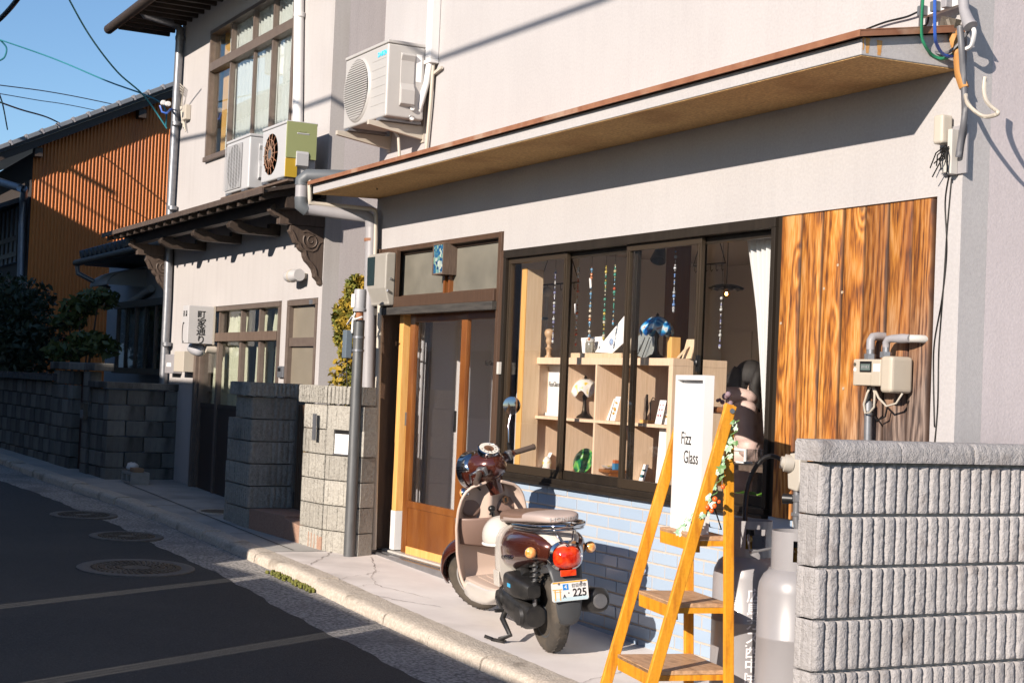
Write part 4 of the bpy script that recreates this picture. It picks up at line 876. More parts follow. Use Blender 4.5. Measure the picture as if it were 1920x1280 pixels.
mb.box(HX0, HX1, 0, .14, 2.07, Uz0-.0001); mb.box(HX0, Dx0, 0, .14, -.1, 2.0699); mb.box(Dx1, Rx0, 0, .14, -.1, 2.0699); mb.box(Rx1, HX1, 0, .14, -.1, 2.0699)
obj('front_wall', mb, m_cream, house)
mb = MB(); mb.box(HX1-.12, HX1, .1405, 9, -.1, 7.5); obj('side_wall', mb, m_greyside, house)
mb = MB(); mb.box(HX1-.06, HX1+.0006, -.0006, .06, -.1, 7); 
mb = MB(); mb.box(HX0, HX0+.1, .1405, 9, -.1, 7); mb.box(HX0+.1, HX1-.12, 8.9, 9, 0, 7); obj('side_wall', mb, m_cream, house)
# upper roof eave (only its corner shows) with gutter
eDZ = 5.60-P(258,14,'y',-.67).z
mb = MB(); mb.prism([(-.62,5.63),(-.62,5.70),(3,7.4),(3,7.3)], lambda u, v, w: (w, u, v-eDZ), HX0-.62, HX1+.2); rf = obj('roof', mb, m_far_roof, house)
mb = MB(); e0 = P(250,8,'y',-.66)
mb.tube([(HX0-.62,-.67,5.60-eDZ),(HX1+.2,-.67,5.60-eDZ)], .055, 12); obj('gutter', mb, m_wood_dark, rf, smooth=50)
for k in range(24):
    xx = HX0-.55+k*.22; mb = MB(); mb.box(xx, xx+.045, -.58, .0, 5.60-eDZ, 5.65-eDZ); obj('rafter', mb, m_wood_dark, rf)
dp = thing('drainpipe', (HX0-.15,-.06,.3), 'long galvanised drainpipe down the outer corner of the cream house', 'drainpipe')
ptz = [P(265,18,'y',-.55), P(272,28,'y',-.5), P(330,46,'y',-.10), P(338,56,'y',-.06)]
b1 = P(319,403,'y',-.06)
mb = MB(); mb.tube(ptz+[P(337,75,'y',-.06), b1, P(318,440,'y',-.06), P(314,560,'y',-.06), P(302,800,'y',-.06), P(297,893,'y',-.06)], .045, 12); obj('pipe', mb, m_galv, dp, smooth=60)
for py in (72, 232, 390, 645, 850):
    q = P(338-(py-60)*.043, py, 'y', -.06); mb = MB(); mb.cyl(q-V((0,0,.02)), q+V((0,0,.02)), .052, None, 14); mb.box(q.x-.008,q.x+.008,-.06,0,q.z-.01,q.z+.01); obj('clip', mb, m_galv, dp, smooth=40)
# ---- upper window
m_pane2 = glassmat('house_glass', (.92,.95,.95))
mb = MB()
mb.box(Ux0, Ux1, -.02, .08, Uz1-.04, Uz1-.0005); mb.box(Ux0, Ux1, -.04, .08, Uz0+.0005, Uz0+.05); mb.box(Ux0, Ux0+.035, -.02, .08, Uz0+.0505, Uz1-.0405); mb.box(Ux1-.035, Ux1, -.02, .08, Uz0+.0505, Uz1-.0405)
uw = obj('upper_window', mb, m_taupe, house, bevel=.004)
zr = 4.53
mb = MB(); mb.box(Ux0+.0355, Ux1-.0355, -.02, .07, zr, zr+.09); obj('transom_bar', mb, m_taupe, uw, bevel=.003)
ux = [P(q,200,'y',.03).x for q in (434,474,511.5)]
for k, xx in enumerate(ux):
    mb = MB(); mb.box(xx-.021, xx+.021, .0 if k != 1 else .02, .05, Uz0+.0605, zr-.0005); obj('stile', mb, m_taupe, uw)
    mb = MB(); mb.box(xx-.016, xx+.016, .0, .05, zr+.0905, Uz1-.0505); obj('stile', mb, m_taupe, uw)
ed = [Ux0+.035]+ux+[Ux1-.035]
for a, b_ in zip(ed, ed[1:]):
    for z0, z1 in ((Uz0+.061, zr-.001), (zr+.091, Uz1-.041)):
        mb = MB(); mb.box(a+.0005, b_-.0005, .035, .038, z0, z1); obj('pane', mb, m_pane2, uw)
def curtain(x0, x1, z0, z1, y, n, m, label, seed=0):
    mb = MB(); r = random.Random(seed); ph = r.random()*6
    mb.grid(lambda u, v: (x0+(x1-x0)*u+.004*math.sin(v*5+u*9), y+.028*math.sin(u*n*2*math.pi+ph+.5*math.sin(u*7))+.006*math.sin(v*4+u*20), z1-(z1-z0)*v), n*8, 8)
    return single('curtain', mb, m, label, 'curtain', smooth=180)
curtain(Ux0+.40, Ux1-.02, Uz0+.03, Uz1-.03, .10, 22, m_lacew, 'white curtain drawn behind the upper window of the cream house')
room2 = lambda nm, m, *b: (lambda mb: obj(nm, mb, m, house))(MB().box(*b))
room2('room_back', m_room, HX0+.11, HX1-.13, 1.6, 1.7, -.1, 6.9); room2('room_floor', m_floor, HX0+.11, HX1-.13, .1405, 1.599, 2.5, 2.6)
mb = MB(); mb.box(Ux0+.10, Ux0+.36, .115, .13, Uz0, Uz1); obj('shutter_board', mb, m_amber, uw)
# ---- ground floor sliding doors
mb = MB()
mb.box(Dx0, Dx1, -.03, .12, Dz1-.045, Dz1-.0005); mb.box(Dx0, Dx0+.07, -.035, .12, .1, Dz1-.046); 
gd = obj('sliding_doors', mb, m_taupe, house, bevel=.004)
mb = MB(); mb.box(Dx0+.0705, Dx0+.12, .0, .12, .1, Dz1-.046); obj('jamb', mb, m_taupe, gd); mb = MB(); mb.box(Dx1-.04, Dx1-.0005, -.02, .12, .1, Dz1-.046); obj('jamb', mb, m_taupe, gd)
zb0, zb1 = 1.715, 1.80
mb = MB(); mb.box(Dx0+.30, Dx1-.0405, -.03, .07, zb0, zb1); obj('crossbeam', mb, m_brown2, gd, bevel=.004)
mb = MB(); mb.box(Dx0+.1205, Dx0+.30, .0, .10, zb0+.02, zb1-.02); obj('crossbeam', mb, m_taupe, gd)
dx = [P(q,700,'y',.03).x for q in (411.5,453.5,489.5)]
for xx in dx:
    mb = MB(); mb.box(xx-.03, xx+.03, .0, .045, .1, zb0-.0005); obj('stile', mb, m_taupe, gd)
tx = [P(q,600,'y',.03).x for q in (417,458,492.5)]
for xx in tx:
    mb = MB(); mb.box(xx-.02, xx+.02, .0, .045, zb1+.0005, Dz1-.0455); obj('stile', mb, m_taupe, gd)
ed = [Dx0+.12]+dx+[Dx1-.04]; zk = 1.04
for k, (a, b_) in enumerate(zip(ed, ed[1:])):
    mb = MB(); mb.box(a+.041, b_-.041, .02, .05, .15, zk); kp = obj('kick_panel', mb, M('kick_panel%d'%k, (.035,.022,.018), .5, k=1), gd)
    mb = MB(); mb.box(a+.041, b_-.041, .012, .055, zk+.0005, zk+.05); obj('rail', mb, m_wood_dark, gd)
    mb = MB(); mb.box(a+.041, b_-.041, .034, .037, zk+.051, zb0-.001); obj('pane', mb, m_pane2, gd)
ed2 = [Dx0+.12]+tx+[Dx1-.04]
for a, b_ in zip(ed2, ed2[1:]):
    mb = MB(); mb.box(a+.027, b_-.027, .034, .037, zb1+.001, Dz1-.046); obj('pane', mb, m_pane2, gd)
curtain(Dx0+.26, dx[0]-.06, .4, zb0-.02, .115, 5, m_lace, 'pale yellow curtain behind the sliding doors, first panel from the sign', 1)
curtain(dx[0]+.06, dx[1]-.08, .4, zb0-.0, .115, 6, m_lace, 'pale yellow curtain behind the sliding doors, second panel from the sign', 2)
curtain(dx[1]+.18, dx[2]-.02, .4, zb0-.0, .115, 5, m_lace, 'pale yellow curtain behind the sliding doors, third panel from the sign', 3)
curtain(dx[2]+.16, Dx1-.04, .4, zb0-.0, .115, 5, m_lace, 'pale yellow curtain behind the sliding doors beside the frosted door', 4)
curtain(tx[0]+.03, tx[1]-.08, zb1-.02, Dz1-.06, .115, 6, m_lace, 'short curtain behind the small upper light, second from the sign', 5)
curtain(tx[1]+.25, tx[2]-.03, zb1-.02, Dz1-.06, .115, 4, m_lace, 'short curtain behind the small upper light, third from the sign', 6)
curtain(tx[2]+.12, Dx1-.05, zb1-.02, Dz1-.06, .115, 5, m_lace, 'short curtain behind the small upper light beside the frosted door', 7)
# ---- frosted side door
mb = MB(); mb.box(Rx0, Rx1, -.015, .10, Rz1-.05, Rz1-.0005); mb.box(Rx0, Rx0+.06, -.015, .10, .3, Rz1-.051); mb.box(Rx1-.03, Rx1, -.015, .10, .3, Rz1-.051); sdr = obj('side_door', mb, m_taupe, house, bevel=.003)
mb = MB(); mb.box(Rx0+.0605, Rx1-.0305, .0, .08, 1.66, 1.735); obj('rail', mb, m_taupe, sdr)
for z0, z1 in ((.4, 1.6595), (1.7355, Rz1-.0515)):
    mb = MB(); mb.box(Rx0+.0605, Rx1-.0305, .03, .04, z0, z1); obj('pane', mb, m_frost, sdr)
mb = MB(); mb.box(Rx0+.0605, Rx1-.0305, .01, .06, .15, .3995); obj('kick_panel', mb, m_taupe, sdr)
mb = MB(); q = P(583,566,'y',-.02); mb.box(q.x-.03,q.x+.03,-.025,-.012,q.z-.02,q.z+.02); obj('door_closer', mb, m_galv, sdr)
# ---- pent roof on carved brackets
EY = -.655; zE = 2.872
pr = thing('pent_roof', (-14.6,-.3,2.85), 'dark timber pent roof with rafters over the cream house front', 'roof')
mb = MB(); mb.prism([(-.66,zE-.012),(-.66,zE+.018),(-.0015,3.06),(-.0015,3.03)], lambda u, v, w: (w, u, v), -17.28, -11.9); obj('roof_sheet', mb, m_wood_dark, pr)
mb = MB(); mb.prism([(-.675,zE-.02),(-.66,zE-.02),(-.66,zE+.026),(-.675,zE+.026)], lambda u, v, w: (w, u, v), -17.30, -11.88); obj('eave_trim', mb, m_bracket, pr)
x = -17.18; 
while x < -11.95:
    mb = MB(); mb.prism([(-.64,zE-.062),(-.64,zE-.0125),(-.002,3.029),(-.002,2.975)], lambda u, v, w: (w, u, v), x, x+.055); obj('rafter', mb, m_wood_dark, pr)
    x += .285
mb = MB(); mb.box(-17.2,-11.95,-.44,-.35,2.765,2.862); obj('purlin', mb, m_wood_dark, pr)
mb = MB(); mb.box(-16.85,-12.2,-.05,-.001,2.90,2.97); obj('ledger', mb, m_wood_dark, pr)
# cantilever noses (one by one)
def nose(xc, m=m_wood_dark, w=.09):
    mb = MB(); pts = [(0,2.655),(-.36,2.655),(-.41,2.665),(-.475,2.70),(-.485,2.725),(-.46,2.755),(-.40,2.765),(-.25,2.725),(-.10,2.72),(-.10,2.765),(0,2.765)]
    mb.prism(pts, lambda u, v, z: (z, u-.001, v), xc-w/2, xc+w/2); return obj('cantilever', mb, m, pr, bevel=.004)
for xc in (-15.6,-14.45,-13.35): nose(xc)
def bracket(xc, label):
    t = thing('carved_bracket', (xc,-.2,2.2), label, 'bracket', 'carved brackets under the pent roof')
    w = .07
    mb = MB(); pts = [(0,2.60),(-.40,2.60),(-.40,2.655),(-.44,2.665),(-.485,2.70),(-.49,2.73),(-.46,2.76),(-.40,2.765),(-.27,2.72),(-.16,2.715),(-.16,2.75),(0,2.75)]
    mb.prism([(a, b_+.055) for a, b_ in pts], lambda u, v, z: (z, u-.002, v-.0), xc-w*.6, xc+w*.6); obj('arm', mb, m_bracket, t, bevel=.004)
    cur_ = [(0,2.653),(-.305,2.653),(-.305,2.60)]
    # scalloped lower edge
    cur_ += [(-.285,2.575),(-.268,2.54),(-.255,2.51),(-.225,2.495),(-.218,2.47),(-.20,2.45),(-.175,2.435),(-.168,2.40),(-.15,2.365),(-.115,2.335),(-.085,2.30),(-.072,2.265),(-.068,2.235),(-.045,2.215),(-.03,2.20),(-.025,2.18),(-.012,2.17),(0,2.165)]
    mb = MB(); mb.prism(cur_, lambda u, v, z: (z, u-.002, v), xc-w/2, xc+w/2); obj('board', mb, m_bracket, t, bevel=.004)
    # carved border and scroll on both faces
    for s in (-1, 1):
        xs = xc+s*w/2
        mb = MB(); mb.tube([(xs, u+.014, v+.012) for u, v in cur_[2:]], .009, 6); obj('moulding', mb, m_bracket, t, smooth=60)
        mb = MB(); pts = []
        for k in range(40):
            a = k/39*math.pi*3.2; r = .072*(1-k/46); pts.append((xs, -.115+r*math.cos(a+2.6), 2.535+r*math.sin(a+2.6)))
        mb.tube(pts, [.009-.004*k/39 for k in range(40)], 6); obj('scroll', mb, m_bracket, t, smooth=60)
        mb = MB(); mb.tube([(xs,-.16,2.455),(xs,-.10,2.445),(xs,-.065,2.465),(xs,-.05,2.50),(xs,-.035,2.525),(xs,-.015,2.53)], .008, 6); mb.tube([(xs,-.19,2.60),(xs,-.16,2.61),(xs,-.12,2.60),(xs,-.09,2.585)], .007, 6); obj('leaf_carving', mb, m_bracket, t, smooth=60)
    return t
bracket(-12.245, 'carved wooden scroll bracket at the corner near the shop'); bracket(-16.80, 'carved wooden scroll bracket at the outer corner above the drainpipe')
# ---- light box sign
m_lit = M('white_acrylic', (.72,.70,.70), .35, col2=(.76,.74,.74), nscale=3)
sxx = P(353,600,'y',-.31).x; szt = P(353,572,'y',-.31).z; szb = P(353,643,'y',-.31).z
sg = thing('sign_box', (sxx-.1,-.19,szb), 'white projecting light box sign with brushed Japanese lettering', 'sign')
mb = MB(); mb.box(sxx-.21, sxx, -.31, -.05, szb, szt); obj('box', mb, m_lit, sg, bevel=.006)
mb = MB(); mb.box(sxx-.215, sxx+.004, -.052, -.035, szb-.005, szt+.005); mb.box(sxx-.16,sxx-.05,-.0345,-.001,szb+.1,szt-.1); obj('mounting', mb, m_beige, sg)
hh = szt-szb; m_inkb = M('black_ink', (.012,.011,.012), .6)
for k, ch in enumerate('町家通り'):
    text_on('lettering', ch, .094*(.9 if k == 0 else 1.0), (sxx+.0015, -.178+.004*(k % 2), szt-.09-k*.084), (0,1,0), (0,0,1), m_inkb, sg, offset=.0008)
text_on('lettering', '茶', .062, (sxx-.15, -.3115, szt-.085), (1,0,0), (0,0,1), m_inkb, sg); text_on('lettering', '湯', .062, (sxx-.07, -.3115, szt-.085), (1,0,0), (0,0,1), m_inkb, sg)
mb = MB(); pts = [(sxx-.13+.03*math.cos(a)-.02*math.sin(a*.5), -.3125, szt-.27+.10*math.sin(a)) for a in [1.2+i*.24 for i in range(18)]]; mb.tube(pts, [.006-.0002*i for i in range(18)], 5); obj('brush_emblem', mb, m_inkb, sg)
mb = MB(); mb.lathe([(.0001,-.13),(.05,-.12),(.065,-.05),(.062,.06),(.04,.10),(.0001,.105)], (sxx-.18,-.15,szb-.055), (1,.25,-.15), 20)
lp = single('wall_lamp', mb, M('clear_lamp_glass', (.62,.62,.66), .12, spec=.8), 'glass globe lamp mounted below the white sign box', 'lamp', smooth=60)
mb = MB(); mb.cyl((sxx-.06,-.10,szb-.045),(sxx-.06,-.002,szb-.045),.04,.05,16); obj('base', mb, m_beige, lp, smooth=40)
# bulb lamp high on the wall
q = P(550,517,'y',-.10); wl = thing('wall_lamp', q, 'white cone shaped wall lamp above the frosted door', 'lamp')
mb = MB(); mb.lathe([(.0001,-.125),(.04,-.12),(.052,-.08),(.054,-.03)], q, (1,.1,.03), 20); obj('globe', mb, m_lit, wl, smooth=60)
mb = MB(); mb.lathe([(.0545,-.03),(.058,-.028),(.058,-.005),(.0545,-.003)], q, (1,.1,.03), 20); obj('collar', mb, m_beige, wl, smooth=40)
mb = MB(); mb.lathe([(.054,-.003),(.056,.03),(.05,.08),(.052,.12),(.0001,.121)], q, (1,.1,.03), 20); obj('housing', mb, m_lit, wl, smooth=40)
mb = MB(); mb.cyl(q+V((.05,0,0)), (q.x+.05,-.001,q.z), .02, .03, 12); obj('arm', mb, m_beige, wl, smooth=40)
# small boxes on the wall, intercom
def wallbox(name, pa, pb, y, m, label, cat, detail=None):
    a = P(*pa,'y',y); b_ = P(*pb,'y',y); t = thing(name, ((a.x+b_.x)/2,-.01,min(a.z,b_.z)), label, cat)
    mb = MB(); mb.box(a.x,b_.x,y,-.001,b_.z,a.z); obj('case', mb, m, t, bevel=.006)
    if detail: 
        mb = MB(); w_ = b_.x-a.x; h_ = a.z-b_.z; u0,u1,v0,v1,m2 = detail; mb.box(a.x+w_*u0,a.x+w_*u1,y-.004,y-.0002,b_.z+h_*v0,b_.z+h_*v1); obj('window', mb, m2, t)
    return t
wallbox('junction_box', (327,658), (343,697), -.14, m_beige, 'tan metal box on the cream wall under the sign', 'box')
wallbox('water_meter_box', (310,664), (324,700), -.10, m_pvc, 'grey meter box with white label beside the drainpipe', 'meter', (.25,.75,.35,.55,m_paper))
wallbox('intercom', (520,686), (529.5,708), -.03, m_galv, 'small grey intercom beside the frosted door', 'intercom', (.15,.6,.55,.85,m_black))
dpl = thing('downpipe', (-13.05,-.05,3.1), 'white downpipe on the upper cream wall right of the window', 'drainpipe')
q0 = P(561,-30,'y',-.05); q1 = P(558,262,'y',-.05); mb = MB(); mb.tube([q0, q1], .045, 12); obj('pipe', mb, m_white, dpl, smooth=60)
q = P(561,28,'y',-.05); mb = MB(); mb.cyl(q-V((0,0,.02)), q+V((0,0,.02)), .05, None, 14); obj('clip', mb, m_white, dpl, smooth=40)
# ================================================================ air conditioning units
m_acw = M('ac_ivory', (.62,.595,.57), .45, col2=(.66,.635,.61), nscale=4)
m_acb = M('white_ac_case', (.66,.66,.67), .45)
def ac_unit(x0, x1, y0, y1, z0, z1, label, m, fanx, fanr, grille='round', logo=None, fancol=None):
    t = thing('air_conditioner', ((x0+x1)/2,(y0+y1)/2,z0), label, 'air conditioner', 'outdoor air conditioner units')
    cz = (z0+z1)/2
    mb = MB(); mb.box(x0,x1,y0,y1,z0+.02,z1-.025); case = obj('case', mb, m, t, bevel=.015, seg=3)
    mb = MB(); mb.box(x0-.004,x1+.004,y0-.004,y1+.004,z1-.0245,z1); obj('top_cover', mb, m, t, bevel=.006)
    mb = MB(); mb.box(x0+.06,x0+.14,y0-.01,y1+.01,z0,z0+.0195); obj('foot', mb, m_galv, t); mb = MB(); mb.box(x1-.14,x1-.06,y0-.01,y1+.01,z0,z0+.0195); obj('foot', mb, m_galv, t)
    fx = x0+fanx
    mb = MB(); mb.lathe([(.0001,0),(fanr,0)], (fx,y0-.002,cz), (0,-1,0), 40); obj('fan_opening', mb, fancol or M('fan_dark', (.20,.17,.13), .8), t)
    if grille == 'rust': 
        mb = MB()
        for k in range(14):
            a = 2*math.pi*k/14; mb.tube([(fx+.04*math.cos(a),y0-.012,cz+.04*math.sin(a)),(fx+fanr*math.cos(a),y0-.006,cz+fanr*math.sin(a))], .004, 5)
        for rr in (.35,.7): mb.tube([(fx+fanr*rr*math.cos(2*math.pi*k/24),y0-.012,cz+fanr*rr*math.sin(2*math.pi*k/24)) for k in range(24)], .004, 5, True)
        obj('fan_guard', mb, m_rust, t)
    elif grille == 'round':
        mb = MB(); n = 26
        for k in range(n+1):
            zz = cz-fanr+2*fanr*k/n; hw = math.sqrt(max(0, fanr**2-(zz-cz)**2))
            if hw > .01: mb.bar((fx-hw,y0-.012-.01*(hw/fanr),zz),(fx+hw,y0-.012-.01*(hw/fanr),zz),.006,.008)
        for k in range(31):
            a = -fanr+2*fanr*k/30; hw = math.sqrt(max(0, fanr**2-a*a))
            if hw > .01: mb.bar((fx+a,y0-.016,cz-hw),(fx+a,y0-.016,cz+hw),.004,.004)
        obj('fan_guard', mb, m, t)
        mb = MB(); mb.lathe([(fanr-.004,.0),(fanr+.002,.014),(fanr+.016,.006),(fanr+.02,0)], (fx,y0,cz), (0,-1,0), 48); obj('guard_ring', mb, m, t, smooth=60)
        for k in range(6):
            zz = cz+.16-.065*k; mb = MB(); mb.box(fx+fanr+.035,x1-.03,y0-.002,y0-.0003,zz,zz+.003); obj('rib', mb, m, t)
    else:
        mb = MB(); n = 34
        for k in range(n): zz = z0+.05+(z1-z0-.11)*k/(n-1); mb.bar((fx-fanr-.03,y0-.012,zz),(fx+fanr+.03,y0-.012,zz),.006,.005)
        for k in range(7): xx = fx-fanr-.03+(2*fanr+.06)*k/6; mb.bar((xx,y0-.016,z0+.05),(xx,y0-.016,z1-.06),.004,.004)
        obj('fan_guard', mb, m, t)
    mb = MB(); mb.cyl((fx,y0-.0025,cz),(fx,y0-.010,cz),.05,None,18); obj('fan_hub', mb, m_pvcd, t)
    # service cover on the side facing along the street
    yc = (y0+y1)/2; mb = MB(); mb.prism([(z0+.10,.02),(z0+.12,.055),(z0+.22,.055),(z0+.27,.03),(z1-.14,.03),(z1-.10,.05),(z1-.08,.02)], lambda u, v, ww: (x1+v-.02, ww, u), yc-.05, yc+.06); obj('service_cover', mb, m, t, bevel=.004)
    mb = MB(); mb.box(x1+.0003,x1+.0015,yc+.075,yc+.12,z1-.28,z1-.08); obj('rating_label', mb, m_paper, t)
    return t
bx0, bx1, bz0, bz1 = -10.985, -10.175, 3.262, 3.835
big = ac_unit(bx0, bx1, -.36, -.06, bz0, bz1, 'large ivory air conditioner on wall brackets above the canopy', m_acw, .27, .225)
q = P(717,101,'y',-.362); text_on('logo', 'DAIKIN', .050, (q.x, -.3615, q.z), (1,0,0), (0,0,1), M('logo_blue',(.05,.55,.80),.5,k=1), big, offset=.001)
br = thing('wall_bracket', (-10.5,-.1,bz0-.1), 'cream steel brackets carrying the ivory air conditioner', 'bracket')
for xx in (bx0+.06, bx1-.14):
    mb = MB(); mb.prism([(.0,bz0-.002),(-.44,bz0-.002),(-.44,bz0-.035),(.0,bz0-.10)], lambda u, v, z: (z, u-.002, v), xx, xx+.035); obj('arm', mb, m_beige, br, bevel=.003)
    mb = MB(); mb.box(xx-.01, xx+.045, -.012, -.0015, bz0-.12, bz0+.30); obj('upright', mb, m_beige, br)
pp = thing('refrigerant_pipe', (-10.05,-.06,2.99), 'white cased refrigerant pipe running up the wall beside the ivory air conditioner', 'pipe')
t0 = P(812,-20,'y',-.05); t1_ = P(807,112,'y',-.05)
mb = MB(); mb.box(t0.x-.045,t0.x+.045,-.07,-.001,t1_.z,t0.z+.3); mb.box(t0.x-.052,t0.x+.052,-.076,-.001,t1_.z-.03,t1_.z-.0005); obj('duct', mb, m_white, pp, bevel=.006)
for k, dz in enumerate((.0,.07)):
    mb = MB(); mb.tube([(t0.x-.02+.03*k,-.05,t1_.z-.03),(t0.x-.03+.02*k,-.06,t1_.z-.17),(t0.x-.06,-.09,t1_.z-.30-dz),(t0.x-.13,-.13,t1_.z-.36-dz),(bx1+.02,-.16,t1_.z-.36-dz),(bx1-.01,-.16,t1_.z-.35-dz)], .019, 10); obj('insulated_pipe', mb, m_white, pp, smooth=60)
mb = MB(); mb.tube([(t0.x+.02,-.03,t1_.z-.03),(t0.x+.0,-.03,t1_.z-.3),(t0.x-.05,-.03,2.99)], .014, 8); obj('drain_hose', mb, m_beige, pp, smooth=60)
mb = MB(); mb.tube([(bx1-.2,-.2,bz0-.01),(bx1-.18,-.2,bz0-.06),(bx1-.16,-.18,bz0-.10),(bx1-.16,-.16,2.97)], .012, 8); obj('drain_hose', mb, m_beige, pp, smooth=60)
mb = MB(); q = P(815,137,'y',-.02); mb.bar((q.x-.04,-.02,q.z-.01),(q.x+.12,-.02,q.z+.02),.02,.02); obj('saddle_clip', mb, m_beige, pp)
# units standing on the pent roof
a0 = P(436,300,'y',-.34).x; a1 = P(470,300,'y',-.34).x
ac_unit(a0, a0+.66, -.40, -.13, 3.015, 3.52, 'white air conditioner with slatted guard standing on the pent roof', m_acb, .25, .20, 'slats')
a2 = P(503,300,'y',-.34).x
a3 = P(533,300,'y',-.34).x
old = ac_unit(a2, a2+.60, -.40, -.13, 3.02, 3.51, 'old white air conditioner with rusty yellow fan on the pent roof', m_acb, .24, .175, 'rust', fancol=M('rusty_yellow', (.55,.30,.04), .7, col2=(.28,.13,.03), nscale=9))
g0 = P(556,288,'y',-.40); mb = MB(); mb.box(a2+.602, a2+.625, -.40, -.14, 3.20, 3.50); mb.box(a2+.625,a2+.628,-.30,-.24,3.42,3.43); obj('green_side_panel', mb, M('olive_green_panel', (.40,.44,.20), .6), old)
mb = MB(); mb.box(a2+.602, a2+.62, -.40, -.30, 3.04, 3.195); obj('terminal_cover', mb, M('yellow_terminal',(.65,.42,.03),.6), old)
for yy in (-.38,-.16):
    mb = MB(); mb.bar((a0-.1,yy,3.0055),(a2+.7,yy,3.0055),.05,.018); single('timber_batten', mb, m_brown2, 'weathered timber batten under the %s of the units on the pent roof' % ('front' if yy < -.3 else 'back'), 'batten')
# ================================================================ pipes, meter and pole between the houses
dpx = thing('canopy_drainpipe', (-11.03,-.07,gz(-11)), 'thick grey drainpipe bending from the canopy down beside the shop door', 'drainpipe')
XP = -11.22
A = P(567,333,'x',XP); B = P(567,385,'x',XP)
bot = P(683,1036,'y',-.075)
mb = MB(); mb.tube([(-11.09,-.10,A.z+.035),(XP+.03,A.y+.02,A.z+.01),(XP,A.y,A.z-.02),(XP,A.y,A.z-.06)], .055, 12); obj('bend', mb, m_pvcd, dpx, smooth=60)
mb = MB(); mb.tube([(XP,A.y,A.z-.05),(XP,A.y,B.z+.05)], .050, 12); obj('drop', mb, m_pvc, dpx, smooth=60)
mb = MB(); mb.tube([(XP,A.y,B.z+.06),(XP,A.y,B.z),(XP+.01,A.y+.05,B.z-.03)], .055, 12); obj('bend', mb, m_pvcd, dpx, smooth=60)
topx = P(697,420,'y',-.075)
mb = MB(); mb.tube([(XP+.005,A.y+.03,B.z-.02),(topx.x-.02,-.12,topx.z+.06),(topx.x,-.085,topx.z+.03),(topx.x,-.075,topx.z-.02)], .050, 12); obj('run', mb, m_pvc, dpx, smooth=60)
mb = MB(); mb.tube([(topx.x,-.075,topx.z),bot], .048, 14); obj('downpipe', mb, m_pvc, dpx, smooth=60)
for py in (451, 653, 885):
    z = P(690,py,'y',-.075).z; mb = MB(); mb.cyl((topx.x,-.075,z-.012),(topx.x,-.075,z+.012),.054,None,14); obj('clip', mb, m_rust, dpx, smooth=40)
thin = thing('thin_conduit', (-10.95,-.05,gz(-11)), 'thin cream conduit running beside the thick grey drainpipe', 'conduit')
a = P(600,331,'x',-11.12); b_ = P(581,336,'x',-11.16); c = P(581,380,'x',-11.16); d = P(705,395,'y',-.06)
mb = MB(); mb.tube([(-11.11,-.3,2.87),b_+V((0,.06,.0)),b_,b_-V((0,0,.04)),c+V((0,0,.03)),c,c+V((0,.05,-.005)),(d.x-.02,-.10,d.z+.01),(d.x,-.065,d.z),(d.x,-.06,d.z-.04),P(703,480,'y',-.06)], .018, 10); obj('pipe', mb, m_beige, thin, smooth=60)
mb = MB(); mb.tube([P(713,565,'y',-.06), P(700,1030,'y',-.06)], .022, 10); obj('pipe', mb, m_beige, thin, smooth=60)
# thick pipe high between houses and cable
mb = MB(); mb.tube([(-11.16,.16,2.99), (-11.16,.16,6)], .07, 14); single('soil_pipe', mb, m_pvc, 'thick lilac grey pipe rising in the gap behind the ivory air conditioner', 'pipe', smooth=60)
# electric meter box
em = thing('electric_meter', (-10.98,-.12,P(705,572,'y',-.2).z), 'rounded grey beige electric meter box beside the transom', 'meter')
ea = P(689,478,'y',-.10); eb = P(723,572,'y',-.10)
mb = MB(); h_ = ea.z-eb.z
mb.prism([(-.03,eb.z),(-.075,eb.z),(-.082,eb.z+.012),(-.082,eb.z+.03),(-.112,eb.z+.13),(-.112,ea.z-.02),(-.10,ea.z),(-.03,ea.z)], lambda u, v, z: (z, u, v), ea.x, eb.x); obj('case', mb, M('meter_grey', (.43,.40,.35), .5, col2=(.47,.44,.39), nscale=5), em, bevel=.012, seg=3)
mb = MB(); mb.box(ea.x+.02, ea.x+.02+(eb.x-ea.x)*.42, -.1145, -.1122, eb.z+.155, ea.z-.025); obj('window', mb, M('meter_window',(.03,.05,.05),.1), em)
mb = MB(); mb.box(ea.x-.01, eb.x+.01, -.0295, -.0, eb.z-.02, ea.z+.02); obj('back_plate', mb, m_brown, em)
mb = MB(); mb.bar((eb.x+.001,-.07,eb.z+.1),(eb.x+.02,-.10,eb.z+.11),.012,.016); mb.bar((eb.x+.001,-.07,eb.z+.2),(eb.x+.014,-.07,eb.z+.2),.012,.016); obj('catches', mb, m_alu, em)
# steel pole with cap and box
pq = G(662,1042); pz = gz(pq.x)
px_, py_ = pq.x, -.30
pl = thing('steel_pole', (px_,py_,pz), 'dark steel pole with grey cap and control box standing before the block pillar', 'pole')
ztop = P(668,600,'y',py_).z
mb = MB(); mb.cyl((px_,py_,pz-.05),(px_,py_,ztop),.042,.040,16); obj('shaft', mb, M('weathered_steel', (.15,.155,.16), .5, .5, col2=(.22,.225,.23), nscale=8, stretch=(3,3,.5)), pl, smooth=40)
mb = MB(); mb.cyl((px_,py_,ztop),(px_,py_,ztop+.06),.030,.026,14); obj('rusty_top', mb, M('red_rust',(.40,.13,.05),.8,col2=(.5,.22,.1),nscale=20), pl, smooth=40)
mb = MB(); mb.lathe([(.050,0),(.052,.02),(.046,.024),(.046,.15),(.042,.165),(.0001,.168)], (px_-.005,py_,ztop+.062), n=20); obj('cap', mb, M('grey_cap',(.48,.48,.50),.5), pl, smooth=40)
mb = MB(); mb.box(px_-.045,px_+.012,py_-.0535,py_-.0475,ztop+.092,ztop+.19); obj('cap_label', mb, m_paper, pl)
